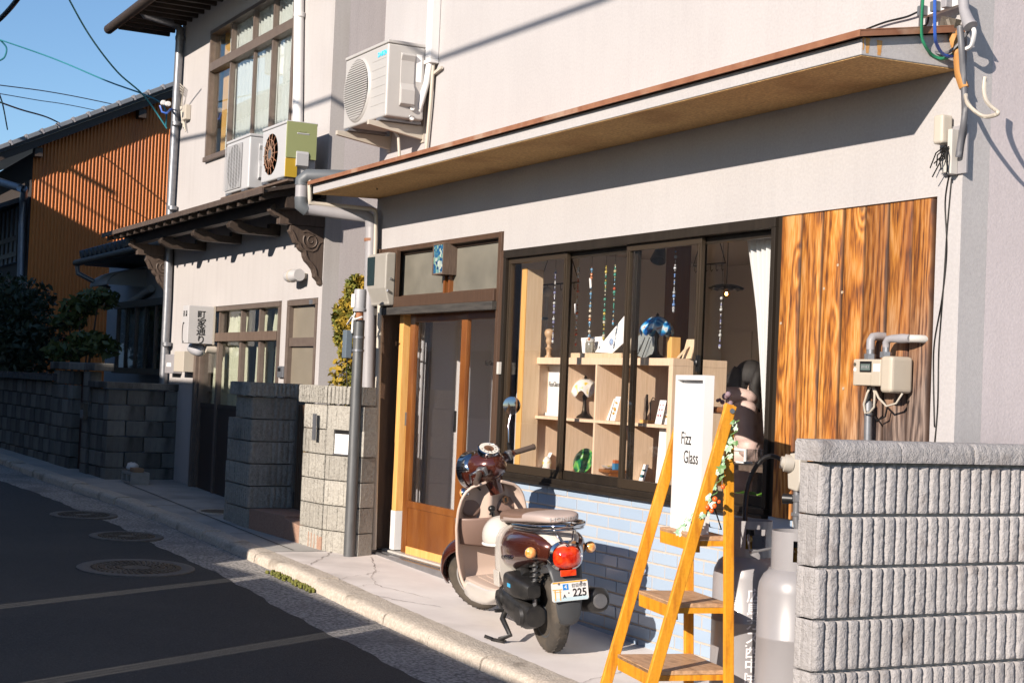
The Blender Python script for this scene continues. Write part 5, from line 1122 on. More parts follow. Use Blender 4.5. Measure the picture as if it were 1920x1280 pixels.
zb_ = P(660,672,'y',py_).z; zt_ = P(660,620,'y',py_).z
mb = MB(); mb.box(px_-.085,px_-.012,py_-.095,py_-.043,zb_,zt_); obj('control_box', mb, M('blue_grey_box',(.17,.215,.26),.5), pl, bevel=.006)
for z in (zb_+.06, zt_-.05):
    mb = MB(); mb.cyl((px_,py_,z-.008),(px_,py_,z+.008),.046,None,14); obj('strap', mb, m_galv, pl, smooth=40)
mb = MB(); mb.tube([(px_-.03,py_-.02,ztop+.06),(px_-.04,py_-.03,ztop+.02),(px_-.02,py_-.045,ztop-.01),(px_-.01,py_-.05,ztop-.1),(px_-.015,py_-.06,zt_)], .008, 6)
mb.bar((px_-.11,py_-.05,ztop-.035),(px_-.005,py_-.05,ztop+.03),.016,.006); mb.tube([(px_-.005,py_-.05,ztop+.025),(px_+.03,py_-.05,ztop-.0),(px_+.10,py_-.02,ztop+.02)], .008, 6); obj('cables', mb, m_white, pl, smooth=60)
mb = MB(); mb.tube([(px_-.03,py_-.07,zb_),(px_-.035,py_-.07,zb_-.1),(px_-.02,py_-.065,zb_-.22),(px_-.005,py_-.05,zb_-.15)], .004, 6); obj('loose_cable', mb, m_wire, pl)
# golden cypress in the gap
def leafcloud(name, parent, blobs, n, size, m, seed, flat=.5, label=None):
    r = random.Random(seed); mb = MB()
    for k in range(n):
        c, rad = blobs[r.randrange(len(blobs))]; c = V(c); rad = V(rad)
        d = V((r.gauss(0,1), r.gauss(0,1), r.gauss(0,1))).normalized()*(r.random()**.45)
        p = c+V((d.x*rad.x, d.y*rad.y, d.z*rad.z)); s = size*r.uniform(.6,1.5)
        a = V((r.gauss(0,1), r.gauss(0,1), r.gauss(0,1)-flat*.0)).normalized(); b_ = a.cross(V((r.gauss(0,1), r.gauss(0,1), r.gauss(0,1)))).normalized()
        mb.add([p-a*s, p+b_*s*.42, p+a*s, p-b_*s*.42], [(0,1,2,3)], 0)
    return obj(name, mb, m, parent)
m_cyp = M('golden_cypress', (.30,.19,.012), .8, col2=(.10,.12,.015), nscale=9, lo=.42, hi=.62, k=1)
gx, gy = -11.62, .0; c0 = P(665,590,'y',gy)
cy = thing('golden_cypress', (c0.x,gy,gz(-11.6)), 'golden green cypress shrub in the gap behind the steel pole', 'shrub')
c0 = V((c0.x, gy, 0)); zt_ = P(675,515,'y',gy).z; zb_ = P(665,660,'y',gy).z
leafcloud('crown', cy, [((c0.x+.02,gy,zt_-.16),(.09,.10,.17)), ((c0.x-.03,gy-.02,zt_-.33),(.17,.15,.16)), ((c0.x+.08,gy+.1,zt_-.36),(.17,.2,.2)), ((c0.x-.02,gy,zb_+.15),(.17,.16,.17)), ((c0.x+.06,gy+.05,zb_+.05),(.16,.2,.2)), ((c0.x+.02,gy,zb_-.3),(.2,.2,.4))], 9000, .026, m_cyp, 5)
mb = MB(); mb.tube([(c0.x,gy,gz(-11.6)),(c0.x+.01,gy,zb_),(c0.x+.02,gy,zt_-.1)], [.03,.02,.006], 8); obj('trunk', mb, m_brown2, cy)
# ================================================================ gate pillars of split-face block
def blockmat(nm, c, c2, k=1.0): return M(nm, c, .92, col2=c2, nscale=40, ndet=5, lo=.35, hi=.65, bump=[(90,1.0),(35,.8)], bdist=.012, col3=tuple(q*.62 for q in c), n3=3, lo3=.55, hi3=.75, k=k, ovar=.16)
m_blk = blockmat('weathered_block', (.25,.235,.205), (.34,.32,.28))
m_stepg = M('red_granite', (.26,.155,.11), .85, col2=(.34,.21,.15), nscale=60, bump=[(120,.3)], bdist=.004, k=1)
def rib_block(L, H, D, nrib, seed, rough=.006, depth=.016, top=False, nv=10):
    """split-face ribbed block: local x along the face, z up, face at y=0 looking to -y, body behind"""
    r = random.Random(seed); mb = MB()
    mb.box(0.0015, L-.0015, depth, D, 0.0, H)
    p = L/nrib
    for k in range(nrib):
        x0 = k*p+p*.04; x1 = (k+1)*p-p*.20
        prof = [(x0, depth), (x0+p*.05, .004), (x0+p*.22, 0), ((x0+x1)/2, 0), (x1-p*.10, 0), (x1, .003), (x1+p*.03, depth)]
        loops = []; off = r.uniform(-.003,.003); sd = r.random()*100
        for j in range(nv+1):
            z = .004+(H-.008)*j/nv; L_ = []
            for i, (u, v) in enumerate(prof):
                n = (mnoise.noise(V((u*40+sd, z*34, sd)))*.9+mnoise.noise(V((u*110+sd, z*100, 3)))*.5)*rough if 1 < i < 6 else 0
                e = mnoise.noise(V((sd, z*30, i)))*.0022 if i >= 5 else 0
                L_.append((u+e, max(-.004, v+off*(1 if 0 < i < 6 else 0)+n+(.002 if j in (0, nv) and 0 < i < 6 else 0)), z))
            loops.append(L_)
        mb.loft(loops, caps=True, closed=True)
    return mb
def xf(mb, o, ex, ey):
    """place local (x,y,z) at o with axes ex, ey (horizontal)"""
    o = V(o); ex = V(ex).normalized(); ey = V(ey).normalized()
    mb.v = [tuple(o+ex*v[0]+ey*v[1]+V((0,0,v[2]))) for v in mb.v]; return mb
gzp = gz(-12.4)
ptL = thing('gate_pillar', (-12.55,-.35,gzp), 'ribbed concrete block gate pillar mostly in shade by the dark sliding doors', 'pillar')
cx = -12.26; cH = .187; z0 = gzp-.02; zc = P(470,742,'y',-.55).z; nC = 6; cH = (zc-z0)/nC
for k in range(nC):
    z = z0+k*cH; low = k == nC-1
    L = .62 if not low else .42
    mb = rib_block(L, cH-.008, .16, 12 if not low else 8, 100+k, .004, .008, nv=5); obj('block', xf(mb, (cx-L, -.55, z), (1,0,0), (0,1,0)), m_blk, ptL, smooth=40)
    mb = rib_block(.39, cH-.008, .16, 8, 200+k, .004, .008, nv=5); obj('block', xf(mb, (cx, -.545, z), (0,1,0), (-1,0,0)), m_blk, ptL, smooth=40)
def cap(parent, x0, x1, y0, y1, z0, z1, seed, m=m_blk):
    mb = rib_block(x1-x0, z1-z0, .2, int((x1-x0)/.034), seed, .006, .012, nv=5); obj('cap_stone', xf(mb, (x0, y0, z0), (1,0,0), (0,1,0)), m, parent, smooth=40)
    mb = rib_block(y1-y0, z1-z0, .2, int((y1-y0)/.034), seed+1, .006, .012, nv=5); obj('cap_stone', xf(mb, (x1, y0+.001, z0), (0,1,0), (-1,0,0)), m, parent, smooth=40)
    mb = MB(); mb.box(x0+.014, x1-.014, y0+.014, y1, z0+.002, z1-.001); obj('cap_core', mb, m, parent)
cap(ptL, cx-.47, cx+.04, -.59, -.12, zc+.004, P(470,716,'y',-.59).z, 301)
# step between the pillars
st = thing('granite_step', (-11.6,-.25,gz(-11.6)), 'reddish granite step in front of the slatted gate', 'step')
z1 = gz(-12)+.172
mb = MB(); mb.add([(-12.26,-.53,gz(-12.26)-.02),(-11.62,-.455,gz(-11.6)-.02),(-11.62,.3,gz(-11.6)-.02),(-12.26,.3,gz(-12.26)-.02),(-12.26,-.53,z1),(-11.62,-.455,z1),(-11.62,.3,z1),(-12.26,.3,z1)], [(0,3,2,1),(4,5,6,7),(0,1,5,4),(1,2,6,5),(2,3,7,6),(3,0,4,7)]); obj('tread', mb, m_stepg, st, bevel=.006)
mb = MB(); mb.add([(-11.619,-.455,gz(-11.6)-.02),(-10.96,-.40,gz(-11)-.02),(-10.96,.0,gz(-11)-.02),(-11.619,.0,gz(-11.6)-.02),(-11.619,-.455,z1-.02),(-10.96,-.40,z1-.10),(-10.96,.0,z1-.10),(-11.619,.0,z1-.02)], [(0,3,2,1),(4,5,6,7),(0,1,5,4),(1,2,6,5),(2,3,7,6),(3,0,4,7)]); obj('footing', mb, m_stepg, st, bevel=.006)
# slatted gate
m_gate = M('brown_gate_aluminium', (.20,.13,.085), .45, .3, k=.8)
gt = thing('slatted_gate', (-11.8,-.14,z1), 'brown vertical slat gate between the two block pillars', 'gate')
zg0 = P(545,952,'y',-.14).z; zg1 = P(545,757,'y',-.14).z; x = -12.24
while x < -11.45:
    mb = MB(); mb.box(x, x+.022, -.15, -.12, zg0, zg1); obj('slat', mb, m_gate, gt)
    x += .040
mb = MB(); mb.box(-12.25,-11.44,-.118,-.09,zg1-.09,zg1-.05); mb.box(-12.25,-11.44,-.118,-.09,zg0+.05,zg0+.09); obj('rails', mb, m_gate, gt)
q = P(573,842,'y',-.2); mb = MB(); mb.bar((q.x-.05,-.165,q.z+.05),(q.x-.05,-.165,q.z-.03),.03,.012); mb.tube([(q.x-.05,-.17,q.z+.03),(q.x-.02,-.2,q.z),(q.x-.03,-.2,q.z-.06),(q.x-.06,-.19,q.z-.07)], .012, 8); obj('latch', mb, m_goldb, gt, smooth=50)
# right pillar: street face then an angled return with the mailbox
ptR = thing('gate_pillar', (-11.1,-.3,gz(-11)), 'sunlit ribbed block gate pillar with mailbox slot behind the steel pole', 'pillar')
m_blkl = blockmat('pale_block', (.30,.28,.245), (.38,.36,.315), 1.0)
zc = P(608,757,'y',-.42).z; z0 = gz(-11)-.03; nC = 6; cH = (zc-z0)/nC
pa = V((-11.33,-.44,0)); pb = V((-10.955,-.40,0)); pc = V((-10.60,-.24,0))
def face_run(parent, a, b_, courses, seed, m, skip=()):
    d = (b_-a); L = d.length; ex = d.normalized(); ey = V((-ex.y, ex.x, 0))
    for k in range(courses):
        if k in skip: continue
        mb = rib_block(L-.008, cH-.008, .15, max(3, int(L/.05)), seed+k, .0035, .006, nv=5); obj('block', xf(mb, (a.x, a.y, z0+k*cH), ex, ey), m, parent, smooth=40)
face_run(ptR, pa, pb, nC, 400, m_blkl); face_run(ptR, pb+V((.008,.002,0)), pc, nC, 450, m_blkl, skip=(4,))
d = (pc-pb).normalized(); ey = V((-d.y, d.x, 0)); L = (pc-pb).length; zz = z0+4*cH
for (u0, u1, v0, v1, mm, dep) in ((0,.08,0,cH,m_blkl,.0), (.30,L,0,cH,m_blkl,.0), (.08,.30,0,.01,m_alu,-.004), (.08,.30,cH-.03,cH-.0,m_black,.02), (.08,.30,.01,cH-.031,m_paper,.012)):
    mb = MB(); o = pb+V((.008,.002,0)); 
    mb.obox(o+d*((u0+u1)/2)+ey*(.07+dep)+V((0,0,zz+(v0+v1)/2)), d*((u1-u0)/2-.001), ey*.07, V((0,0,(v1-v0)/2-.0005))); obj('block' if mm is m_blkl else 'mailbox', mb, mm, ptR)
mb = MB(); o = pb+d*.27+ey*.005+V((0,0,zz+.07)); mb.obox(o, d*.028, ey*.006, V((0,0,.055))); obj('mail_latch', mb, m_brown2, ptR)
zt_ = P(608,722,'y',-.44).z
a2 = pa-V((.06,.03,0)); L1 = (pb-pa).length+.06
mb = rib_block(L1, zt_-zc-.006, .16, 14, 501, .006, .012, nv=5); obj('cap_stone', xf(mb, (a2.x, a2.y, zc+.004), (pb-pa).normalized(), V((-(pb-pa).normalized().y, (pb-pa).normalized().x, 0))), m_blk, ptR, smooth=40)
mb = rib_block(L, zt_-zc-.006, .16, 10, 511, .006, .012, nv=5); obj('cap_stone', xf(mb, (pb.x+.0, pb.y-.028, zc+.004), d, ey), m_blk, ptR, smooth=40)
q = P(590,800,'y',-.445); mb = MB(); mb.box(q.x-.022,q.x+.022,-.456,-.44,q.z-.10,q.z+.10); obj('name_plate', mb, m_galv, ptR)
# ================================================================ GARDEN WALL, WHITE HOUSE, ORANGE HOUSE (shaded end of the street)
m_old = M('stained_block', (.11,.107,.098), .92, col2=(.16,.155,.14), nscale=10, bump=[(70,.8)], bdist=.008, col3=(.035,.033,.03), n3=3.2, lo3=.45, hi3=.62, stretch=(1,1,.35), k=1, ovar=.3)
def block_run(parent, a, b_, z0f, nC, cH, L, m, thick=.12, stagger=True, wide=1.0, seed=0):
    """plain blocks, one object each, along a -> b; face on the right-hand side of the run"""
    a = V(a); b_ = V(b_); d = b_-a; T = d.length; ex = d.normalized(); ey = V((-ex.y, ex.x, 0)); meshes = {}
    r = random.Random(seed)
    for k in range(nC):
        s = -(L/2 if (k % 2 and stagger) else 0)
        while s < T-.01:
            s0 = max(s, 0); s1 = min(s+L, T); l = round(s1-s0-.008, 2)
            if l > .03:
                if l not in meshes:
                    mb = MB(); mb.box(0, l, 0, thick, 0, cH-.008); me = mb.mesh('block'); me.materials.append(m); meshes[l] = me
                o = bpy.data.objects.new('block', meshes[l]); link(o, parent)
                p = a+ex*(s0+.004)+ey*r.uniform(-.003,.003); o.location = (p.x, p.y, z0f(p.x)+k*cH); o.rotation_euler = (0,0,math.atan2(ex.y, ex.x))
                md = o.modifiers.new('bevel','BEVEL'); md.width = .006; md.segments = 1
            s += L
W0 = V((-16.36,-.74,0)); W1 = V((-17.22,-.80,0)); W2 = V((-18.28,-.90,0)); W3 = V((-24.0,-1.42,0))
zD = P(205,728,'x',-16.36).z; zf = lambda x: gz(-16.4)-.04
nC = 6; cH = (zD-zf(0))/nC
gw = thing('garden_wall', (-16.4,-.5,gz(-16.4)), 'dark stained block garden wall turning the corner beside the cream house', 'garden wall')
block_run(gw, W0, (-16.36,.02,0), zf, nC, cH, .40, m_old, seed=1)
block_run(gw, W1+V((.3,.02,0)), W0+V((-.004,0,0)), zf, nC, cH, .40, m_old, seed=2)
mb = MB(); mb.box(-16.50,-16.33,-.77,.02,zD+.002,zD+.07); obj('coping', mb, m_old, gw, bevel=.006)
mb = MB(); mb.obox((W0+W1)/2+V((.14,.05,zD+.036)), (W0-W1)*.34, V((.006,.085,0)), V((0,0,.034))); obj('coping', mb, m_old, gw, bevel=.006)
# pillars and lintel cap over the narrow gate
zP = P(150,694,'y',-.85).z
gp = thing('garden_gate', (-17.4,-.8,gz(-17.4)), 'narrow dark gateway with block pillars and flat stone caps', 'gateway')
cH2 = (zP-zf(0))/7
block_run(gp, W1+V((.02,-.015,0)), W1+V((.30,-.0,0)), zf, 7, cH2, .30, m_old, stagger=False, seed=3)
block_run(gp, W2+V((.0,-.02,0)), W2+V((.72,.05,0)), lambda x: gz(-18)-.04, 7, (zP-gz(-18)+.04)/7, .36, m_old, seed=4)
d = (W1-W2).normalized(); n = V((-d.y, d.x, 0))
for (s0, s1) in ((-.05,.62),(.63,1.52)):
    mb = MB(); c = W2+d*((s0+s1)/2)+n*.06+V((0,0,zP+.045)); mb.obox(c, d*(s1-s0)/2, n*.11, V((0,0,.042))); obj('cap_stone', mb, m_old, gp, bevel=.01)
mb = MB(); mb.obox(W2+d*.86+n*.10+V((0,0,.75)), d*.14, n*.02, V((0,0,.6))); obj('gate_leaf', mb, M('dark_red_gate',(.03,.012,.01),.6,k=1), gp)
mb = MB(); mb.obox(W1+V((.17,-.03,.93)), d*.07, n*.02, V((0,0,.09))); obj('mailbox', mb, m_iron, gp); mb = MB(); mb.obox(W1+V((.165,-.052,.90)), d*.045, n*.003, V((0,0,.045))); obj('mail_flap', mb, m_galv, gp)
gw2 = thing('garden_wall', (-20.5,-1.1,gz(-20)), 'long dark streaked block garden wall with tiled coping further along', 'garden wall')
zA = P(40,712,'y',-1.1).z
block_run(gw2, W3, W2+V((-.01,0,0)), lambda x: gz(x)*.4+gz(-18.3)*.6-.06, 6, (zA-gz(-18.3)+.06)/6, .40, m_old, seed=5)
d2 = (W2-W3).normalized(); n2 = V((-d2.y, d2.x, 0)); T = (W2-W3).length
k = 0
while k*.235 < T-.1:
    c = W3+d2*(k*.235+.12)+n2*.06+V((0,0,zA+.045)); mb = MB()
    mb.obox(c, d2*.116, n2*.12, V((0,0,.03))); mb.obox(c+d2*.10+V((0,0,.018)), d2*.018, n2*.125, V((0,0,.03))); obj('coping_tile', mb, m_far_roof, gw2); k += 1
# loose concrete block with bag and brick
q = G(236,905); cb = thing('concrete_block', (q.x,q.y,gz(q.x)), 'hollow concrete block lying on the pavement at the foot of the garden wall', 'block')
mb = MB(); z = gz(q.x)
for (x0,x1,z0,z1) in ((-.2,.2,0,.025),(-.2,.2,.095,.12),(-.2,-.17,.0255,.0945),(-.015,.015,.0255,.0945),(.17,.2,.0255,.0945)): mb.box(q.x+x0,q.x+x1,q.y,q.y+.19,z+z0,z+z1)
obj('shell', mb, m_concrete, cb)
mb = MB(); mb.box(q.x+.02,q.x+.2,q.y+.03,q.y+.13,z+.1205,z+.165); single('loose_brick', mb, M('tan_brick',(.4,.26,.16),.9), 'tan brick lying on the hollow concrete block', 'brick', bevel=.004)
mb = MB(); mb.ball((q.x-.08,q.y+.08,z+.16),(.09,.06,.05),12,8); mb.v = [(v[0]+.02*mnoise.noise(V(v)*40), v[1]+.02*mnoise.noise(V(v)*37+V((5,0,0))), max(z+.1205, v[2]+.02*mnoise.noise(V(v)*41))) for v in mb.v]; single('plastic_bag', mb, m_white, 'crumpled white plastic bag on the hollow concrete block', 'bag', smooth=40)
# ---- white house behind the wall
YW = 1.0
wh = thing('white_house', (-20,YW,gz(-19)), 'small white house with tiled eave and bay window behind the garden wall', 'house')
xl = P(200,600,'y',YW).x; xr = -16.9
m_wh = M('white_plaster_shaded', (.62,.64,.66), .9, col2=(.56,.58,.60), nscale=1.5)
mb = MB(); mb.box(xl, xr, YW, YW+.15, -.1, 3.3); mb.box(xl, xl+.12, YW+.1505, 6, -.1, 3.3); obj('wall', mb, m_wh, wh)
eY = .30; eL = P(152,487,'y',eY); eR = P(330,447,'y',eY); eR.z = eL.z
mb = MB(); mb.prism([(eY,eL.z-.02),(eY,eL.z+.02),(YW+2.2,eL.z+1.0),(YW+2.2,eL.z+.92)], lambda u, v, w: (w, u, v), eL.x, -16.95); rf = obj('roof', mb, m_far_roof, wh)
x = eL.x+.12; tile = None
while x < -17:
    mb = MB(); mb.cyl((x,eY-.03,eL.z+.05),(x,YW+2.1,eL.z+1.04),.075,None,10); obj('roof_tile', mb, m_far_roof, rf, smooth=50); x += .27
mb = MB(); mb.tube([(eL.x-.05,eY-.06,eL.z-.05),(-16.95,eY-.06,eL.z-.05)], .05, 10); obj('gutter', mb, m_wood_dark, rf, smooth=50)
mb = MB(); mb.tube([(eL.x+.02,eY-.06,eL.z-.05),(eL.x+.02,eY-.04,eL.z-.2),(eL.x+.1,eY+.2,eL.z-.32),(eL.x+.15,YW-.3,eL.z-.4)], .035, 10); obj('downpipe', mb, m_galv, rf, smooth=50)
mb = MB(); mb.box(eL.x+.1,-16.95,eY+.03,YW-.001,eL.z-.09,eL.z-.03); obj('soffit', mb, m_wood_dark, rf)
# bay window
bx0 = P(218,640,'y',YW-.35).x; bx1 = P(310,640,'y',YW-.35).x; bz1 = P(262,570,'y',YW-.35).z; bz0 = P(262,690,'y',YW-.35).z
mb = MB(); mb.box(bx0-.04,bx1,YW-.39,YW-.001,bz1-.04,bz1+.05); mb.box(bx0-.04,bx1,YW-.39,YW-.001,bz0-.08,bz0); 
bw = obj('bay_window', mb, m_wood_dark, wh)
nb = 5
for k in range(nb+1):
    xx = bx0+(bx1-.03-bx0)*k/nb; mb = MB(); mb.box(xx,xx+.05,YW-.36,YW-.31,bz0+.0005,bz1-.0405); obj('mullion', mb, m_wood_dark if k % 2 else m_brown2, bw)
for k in range(nb):
    xa = bx0+(bx1-.03-bx0)*k/nb+.051; xb = bx0+(bx1-.03-bx0)*(k+1)/nb-.001; mb = MB(); mb.box(xa,xb,YW-.34,YW-.336,bz0+.001,bz1-.041); obj('pane', mb, m_pane2, bw)
mb = MB(); mb.box(bx0+.05,bx0+(bx1-bx0)*.55,YW-.27,YW-.265,bz0,bz1-.05); single('bay_blind', mb, m_wh, 'pale blind half closing the bay window of the white house', 'blind')
# awning and slanted pipe on its wall
aw = thing('door_awning', (P(215,525,'y',YW).x,YW-.2,2.2), 'small curved white awning on the white house wall', 'awning')
a = P(198,537,'y',YW-.55); b_ = P(235,540,'y',YW-.02); ax0 = P(200,540,'y',YW-.3).x; ax1 = P(234,540,'y',YW-.3).x; az = P(216,538,'y',YW-.3).z
mb = MB(); pts = [(-.55*math.sin(t_*math.pi/2), .26*math.cos(t_*math.pi/2)) for t_ in [i/8 for i in range(9)]]
mb.loft([[(ax0,YW+u,az+v) for u, v in pts],[(ax1,YW+u,az+v) for u, v in pts]], closed=False, caps=False); o = obj('hood', mb, m_wh, aw, smooth=60); md = o.modifiers.new('t','SOLIDIFY'); md.thickness = .012
mb = MB(); mb.prism([(0,0)]+[(u,v) for u, v in pts], lambda u, v, z: (z, YW+u-.001, az+v), ax1-.004, ax1); obj('side', mb, m_wh, aw)
a = P(240,571,'y',YW-.06); b_ = P(284,541,'y',YW-.06); mb = MB(); mb.tube([a,b_], .05, 10); lm = single('tilted_lamp', mb, m_wh, 'tilted tubular white lamp on the white house wall', 'lamp', smooth=40)
mb = MB(); mb.box((a.x+b_.x)/2-.03,(a.x+b_.x)/2+.03,YW-.05,YW-.001,(a.z+b_.z)/2-.03,(a.z+b_.z)/2+.03); obj('bracket', mb, m_galv, lm)
# ---- orange corrugated house
XO = -29.0
m_orange = M('orange_corrugated_steel', (.56,.15,.014), .5, .0, col2=(.64,.185,.02), nscale=.8, stretch=(1,1,.3), k=.8, col3=(.42,.11,.02), n3=1.5, lo3=.55, hi3=.8)
oh = thing('orange_house', (XO,3,gz(-29)), 'tall house clad in orange corrugated steel with grey tiled roof', 'house')
yl = P(57,400,'x',XO).y; yr = 5.2
def rake(y): return 5.40+(y-yl)*.50
nR = int((yr-yl)/.064)
loops = []
mb = MB(); vs0 = []; vs1 = []
for k in range(nR*4+1):
    y = yl+k*.016; off = .011*math.sin(k*math.pi/2*1.0)
    off = (.016, 0, -.016, 0)[k % 4]
    vs0.append((XO+off, y, .0)); vs1.append((XO+off, y, rake(y)))
n = len(vs0); mb.add(vs0+vs1, [(i, i+1, n+i+1, n+i) for i in range(n-1)]); obj('corrugated_cladding', mb, m_orange, oh, smooth=180)
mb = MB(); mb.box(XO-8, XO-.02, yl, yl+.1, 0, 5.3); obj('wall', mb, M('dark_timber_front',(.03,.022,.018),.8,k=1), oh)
ov = .35; yE = yl-.75
zr_ = lambda y: rake(y)+.16
mb = MB(); mb.prism([(yE,zr_(yE)-.05),(yE,zr_(yE)+.01),(yr+.3,zr_(yr+.3)+.01),(yr+.3,zr_(yr+.3)-.05)], lambda u, v, w: (w, u, v), XO-8.5, XO+ov); rf = obj('roof', mb, m_far_roof, oh)
mb = MB(); mb.prism([(yE+.1,zr_(yE+.1)-.20),(yE+.1,zr_(yE+.1)-.06),(yr,zr_(yr)-.06),(yr,zr_(yr)-.20)], lambda u, v, w: (w, u, v), XO+ov-.09, XO+ov-.04); obj('bargeboard', mb, m_wood_dark, rf)
y = yE
m_tilecap = M('grey_roof_tile', (.13,.14,.155), .5, col2=(.17,.18,.195), nscale=6, k=1)
while y < yr:
    mb = MB(); z = zr_(y); s = math.atan(.5)
    mb.obox((XO+ov-.02,y+.13,zr_(y+.13)+.045), V((.09,0,0)), V((0,.135*math.cos(s),.135*math.sin(s))), V((0,-.04*math.sin(s),.04*math.cos(s)))); obj('verge_tile', mb, m_tilecap, rf, bevel=.01)
    mb = MB(); mb.obox((XO+ov-.01,y+.01,zr_(y+.01)+.055), V((.085,0,0)), V((0,.014,.007)), V((0,-.02,.045))); obj('verge_tile_rim', mb, m_pvc, rf)
    y += .27
for yy in (yl+.05, yl+1.9, yl+3.8):
    mb = MB(); mb.box(XO+.012, XO+ov-.1, yy-.07, yy+.07, rake(yy)-.22, rake(yy)-.06); obj('purlin_end', mb, m_wood_dark, rf)
# shaded street front: lattice window and pipe
wx1 = XO-1.0; mb = MB()
wl_ = P(0,450,'y',yl-.02).x; wr_ = P(40,450,'y',yl-.02).x; wz1 = P(20,395,'y',yl-.02).z; wz0 = P(20,495,'y',yl-.02).z
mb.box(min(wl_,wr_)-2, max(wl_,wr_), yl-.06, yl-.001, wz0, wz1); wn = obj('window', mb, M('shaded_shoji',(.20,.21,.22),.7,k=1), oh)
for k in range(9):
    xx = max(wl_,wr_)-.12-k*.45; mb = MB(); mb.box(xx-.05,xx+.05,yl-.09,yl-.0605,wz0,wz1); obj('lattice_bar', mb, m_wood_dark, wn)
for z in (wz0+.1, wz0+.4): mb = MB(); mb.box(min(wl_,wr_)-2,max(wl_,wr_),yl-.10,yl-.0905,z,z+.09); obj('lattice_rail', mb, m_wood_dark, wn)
mb = MB(); pz_ = P(45,355,'y',yl-.35); mb.tube([P(-20,335,'y',yl-.7),P(0,341,'y',yl-.6),pz_,P(44,372,'y',yl-.1),P(42,420,'y',yl-.08),P(38,560,'y',yl-.08)], .07, 10); obj('downpipe', mb, m_galv, oh, smooth=60)
mb = MB(); e = P(30,380,'y',yl-.5); mb.prism([(yl-.9,e.z-.1),(yl-.9,e.z-.04),(yl-.001,e.z+.35),(yl-.001,e.z+.25)], lambda u, v, w: (w, u, v), XO-8, XO-.6); obj('lower_eave', mb, m_far_roof, oh)
# distant house closing the street end
farhouse2 = thing('far_house', (-60,8,.5), 'dim grey house at the far end of the street', 'house')
mb = MB(); mb.box(-66,-58,-.5,10,0,5); obj('wall', mb, m_far_plaster, farhouse2); mb = MB(); mb.prism([(-1.5,4.9),(-1.5,5.1),(4.7,7.5),(11,5.1),(11,4.9)], lambda u, v, w: (w, u, v), -67, -57); obj('roof', mb, m_far_roof, farhouse2)
# ---- shrubs
m_leafd = M('dark_evergreen_leaf', (.022,.032,.014), .6, col2=(.035,.05,.02), nscale=3, k=1)
m_leafg = M('green_leaf', (.06,.085,.02), .55, col2=(.10,.11,.025), nscale=4, k=1)
def shrub(name, base, blobs, n, size, m, label, seed, trunk=True):
    t = thing(name, base, label, 'shrub'); leafcloud('crown', t, blobs, n, size, m, seed)
    if trunk:
        b = V(base)
        for k, (c, r) in enumerate(blobs[:5]):
            c = V(c); mb = MB(); mb.tube([b+V((.03*k-.06,.02,0)), (b+c)/2+V((.05*(-1)**k,0,-.1)), c], [.035,.022,.008], 6); obj('trunk' if k == 0 else 'limb', mb, m_brown2, t, smooth=60)
    return t
def at(px, py, y): return P(px, py, 'y', y)
s1 = [at(10,600,-.4), at(40,570,-.4), at(25,650,-.5), at(60,640,-.3), at(0,560,-.3)]
shrub('evergreen_shrub', (s1[0].x,-.35,gz(-20)), [((p.x,p.y,p.z),(.75,.5,.42)) for p in s1]+[((s1[2].x,-.4,1.2),(1.2,.5,.5))], 6500, .055, m_leafd, 'dense dark evergreen shrub rising behind the long garden wall', 21)
s2 = [at(150,575,.2), at(185,560,.2), at(130,600,.1), at(165,640,0), at(120,660,-.1), at(185,650,.1)]
shrub('nandina_shrub', (at(150,700,.1).x,.1,gz(-18)), [((p.x,p.y,p.z),(.34,.28,.15)) for p in s2], 1500, .06, m_leafg, 'loose leafy green shrub spilling over the gateway cap', 22)
# ================================================================ NEAR BLOCK WALL
m_split = M('split_face_block', (.29,.275,.27), .93, col2=(.37,.35,.345), nscale=45, ndet=5, lo=.3, hi=.7, bump=[(150,.8),(60,.7)], bdist=.008, col3=(.19,.165,.155), n3=7, lo3=.58, hi3=.78, k=1, ovar=.14, streak=.18)
FX = -4.635
bwall = thing('block_wall', (-4.7,.2,gz(-4.7)), 'grey split-face ribbed block wall with stone coping beside the gas cylinders', 'block wall')
def hero_block(nrib, H, seed, p=.0557, D=.12, depth=.028):
    r = random.Random(seed); mb = MB(); L = nrib*p
    mb.box(0.0008, L-.0008, depth, D, 0.0, H)
    nv = 26
    for k in range(nrib):
        x0 = k*p+p*.015+r.uniform(-.0006,.0006); x1 = (k+1)*p-p*.14+r.uniform(-.001,.001)
        us = [0,.07,.20,.34,.48,.62,.76,.90,1.0]; sd = r.random()*200; tilt = r.uniform(-.003,.003)
        loops = []
        for j in range(nv+1):
            t = j/nv; z = .003+(H-.007)*t; row = [(x0, depth+.001, z), (x0+.0006, depth*.72, z)]
            for i, u in enumerate(us):
                x = x0+(x1-x0)*u
                rough = 1.0 if i >= 3 else (.15 if i == 2 else 0)
                n = mnoise.noise(V((x*55+sd, z*42, sd)))*.0022+mnoise.noise(V((x*150+sd, z*120, sd*2)))*.0022+mnoise.noise(V((x*330, z*300+sd, 1)))*.0015
                base = (.016,.009,.0025,0,0,0,0,.0005,.004)[i]
                edge = mnoise.noise(V((sd*3, z*45, 7)))*.0018+mnoise.noise(V((sd, z*140, 9)))*.0009 if i == 8 else 0
                ends = .004 if j in (0, nv) else (.001 if j in (1, nv-1) else 0)
                row.append((x+edge, base+tilt*(u-.5)+n*rough*1.15+ends+.002, z))
            row.append((x1+.0005, depth+.001, z)); loops.append(row)
        mb.loft(loops, caps=True)
    return mb
zj = [1.145-.1985*k for k in range(8)]
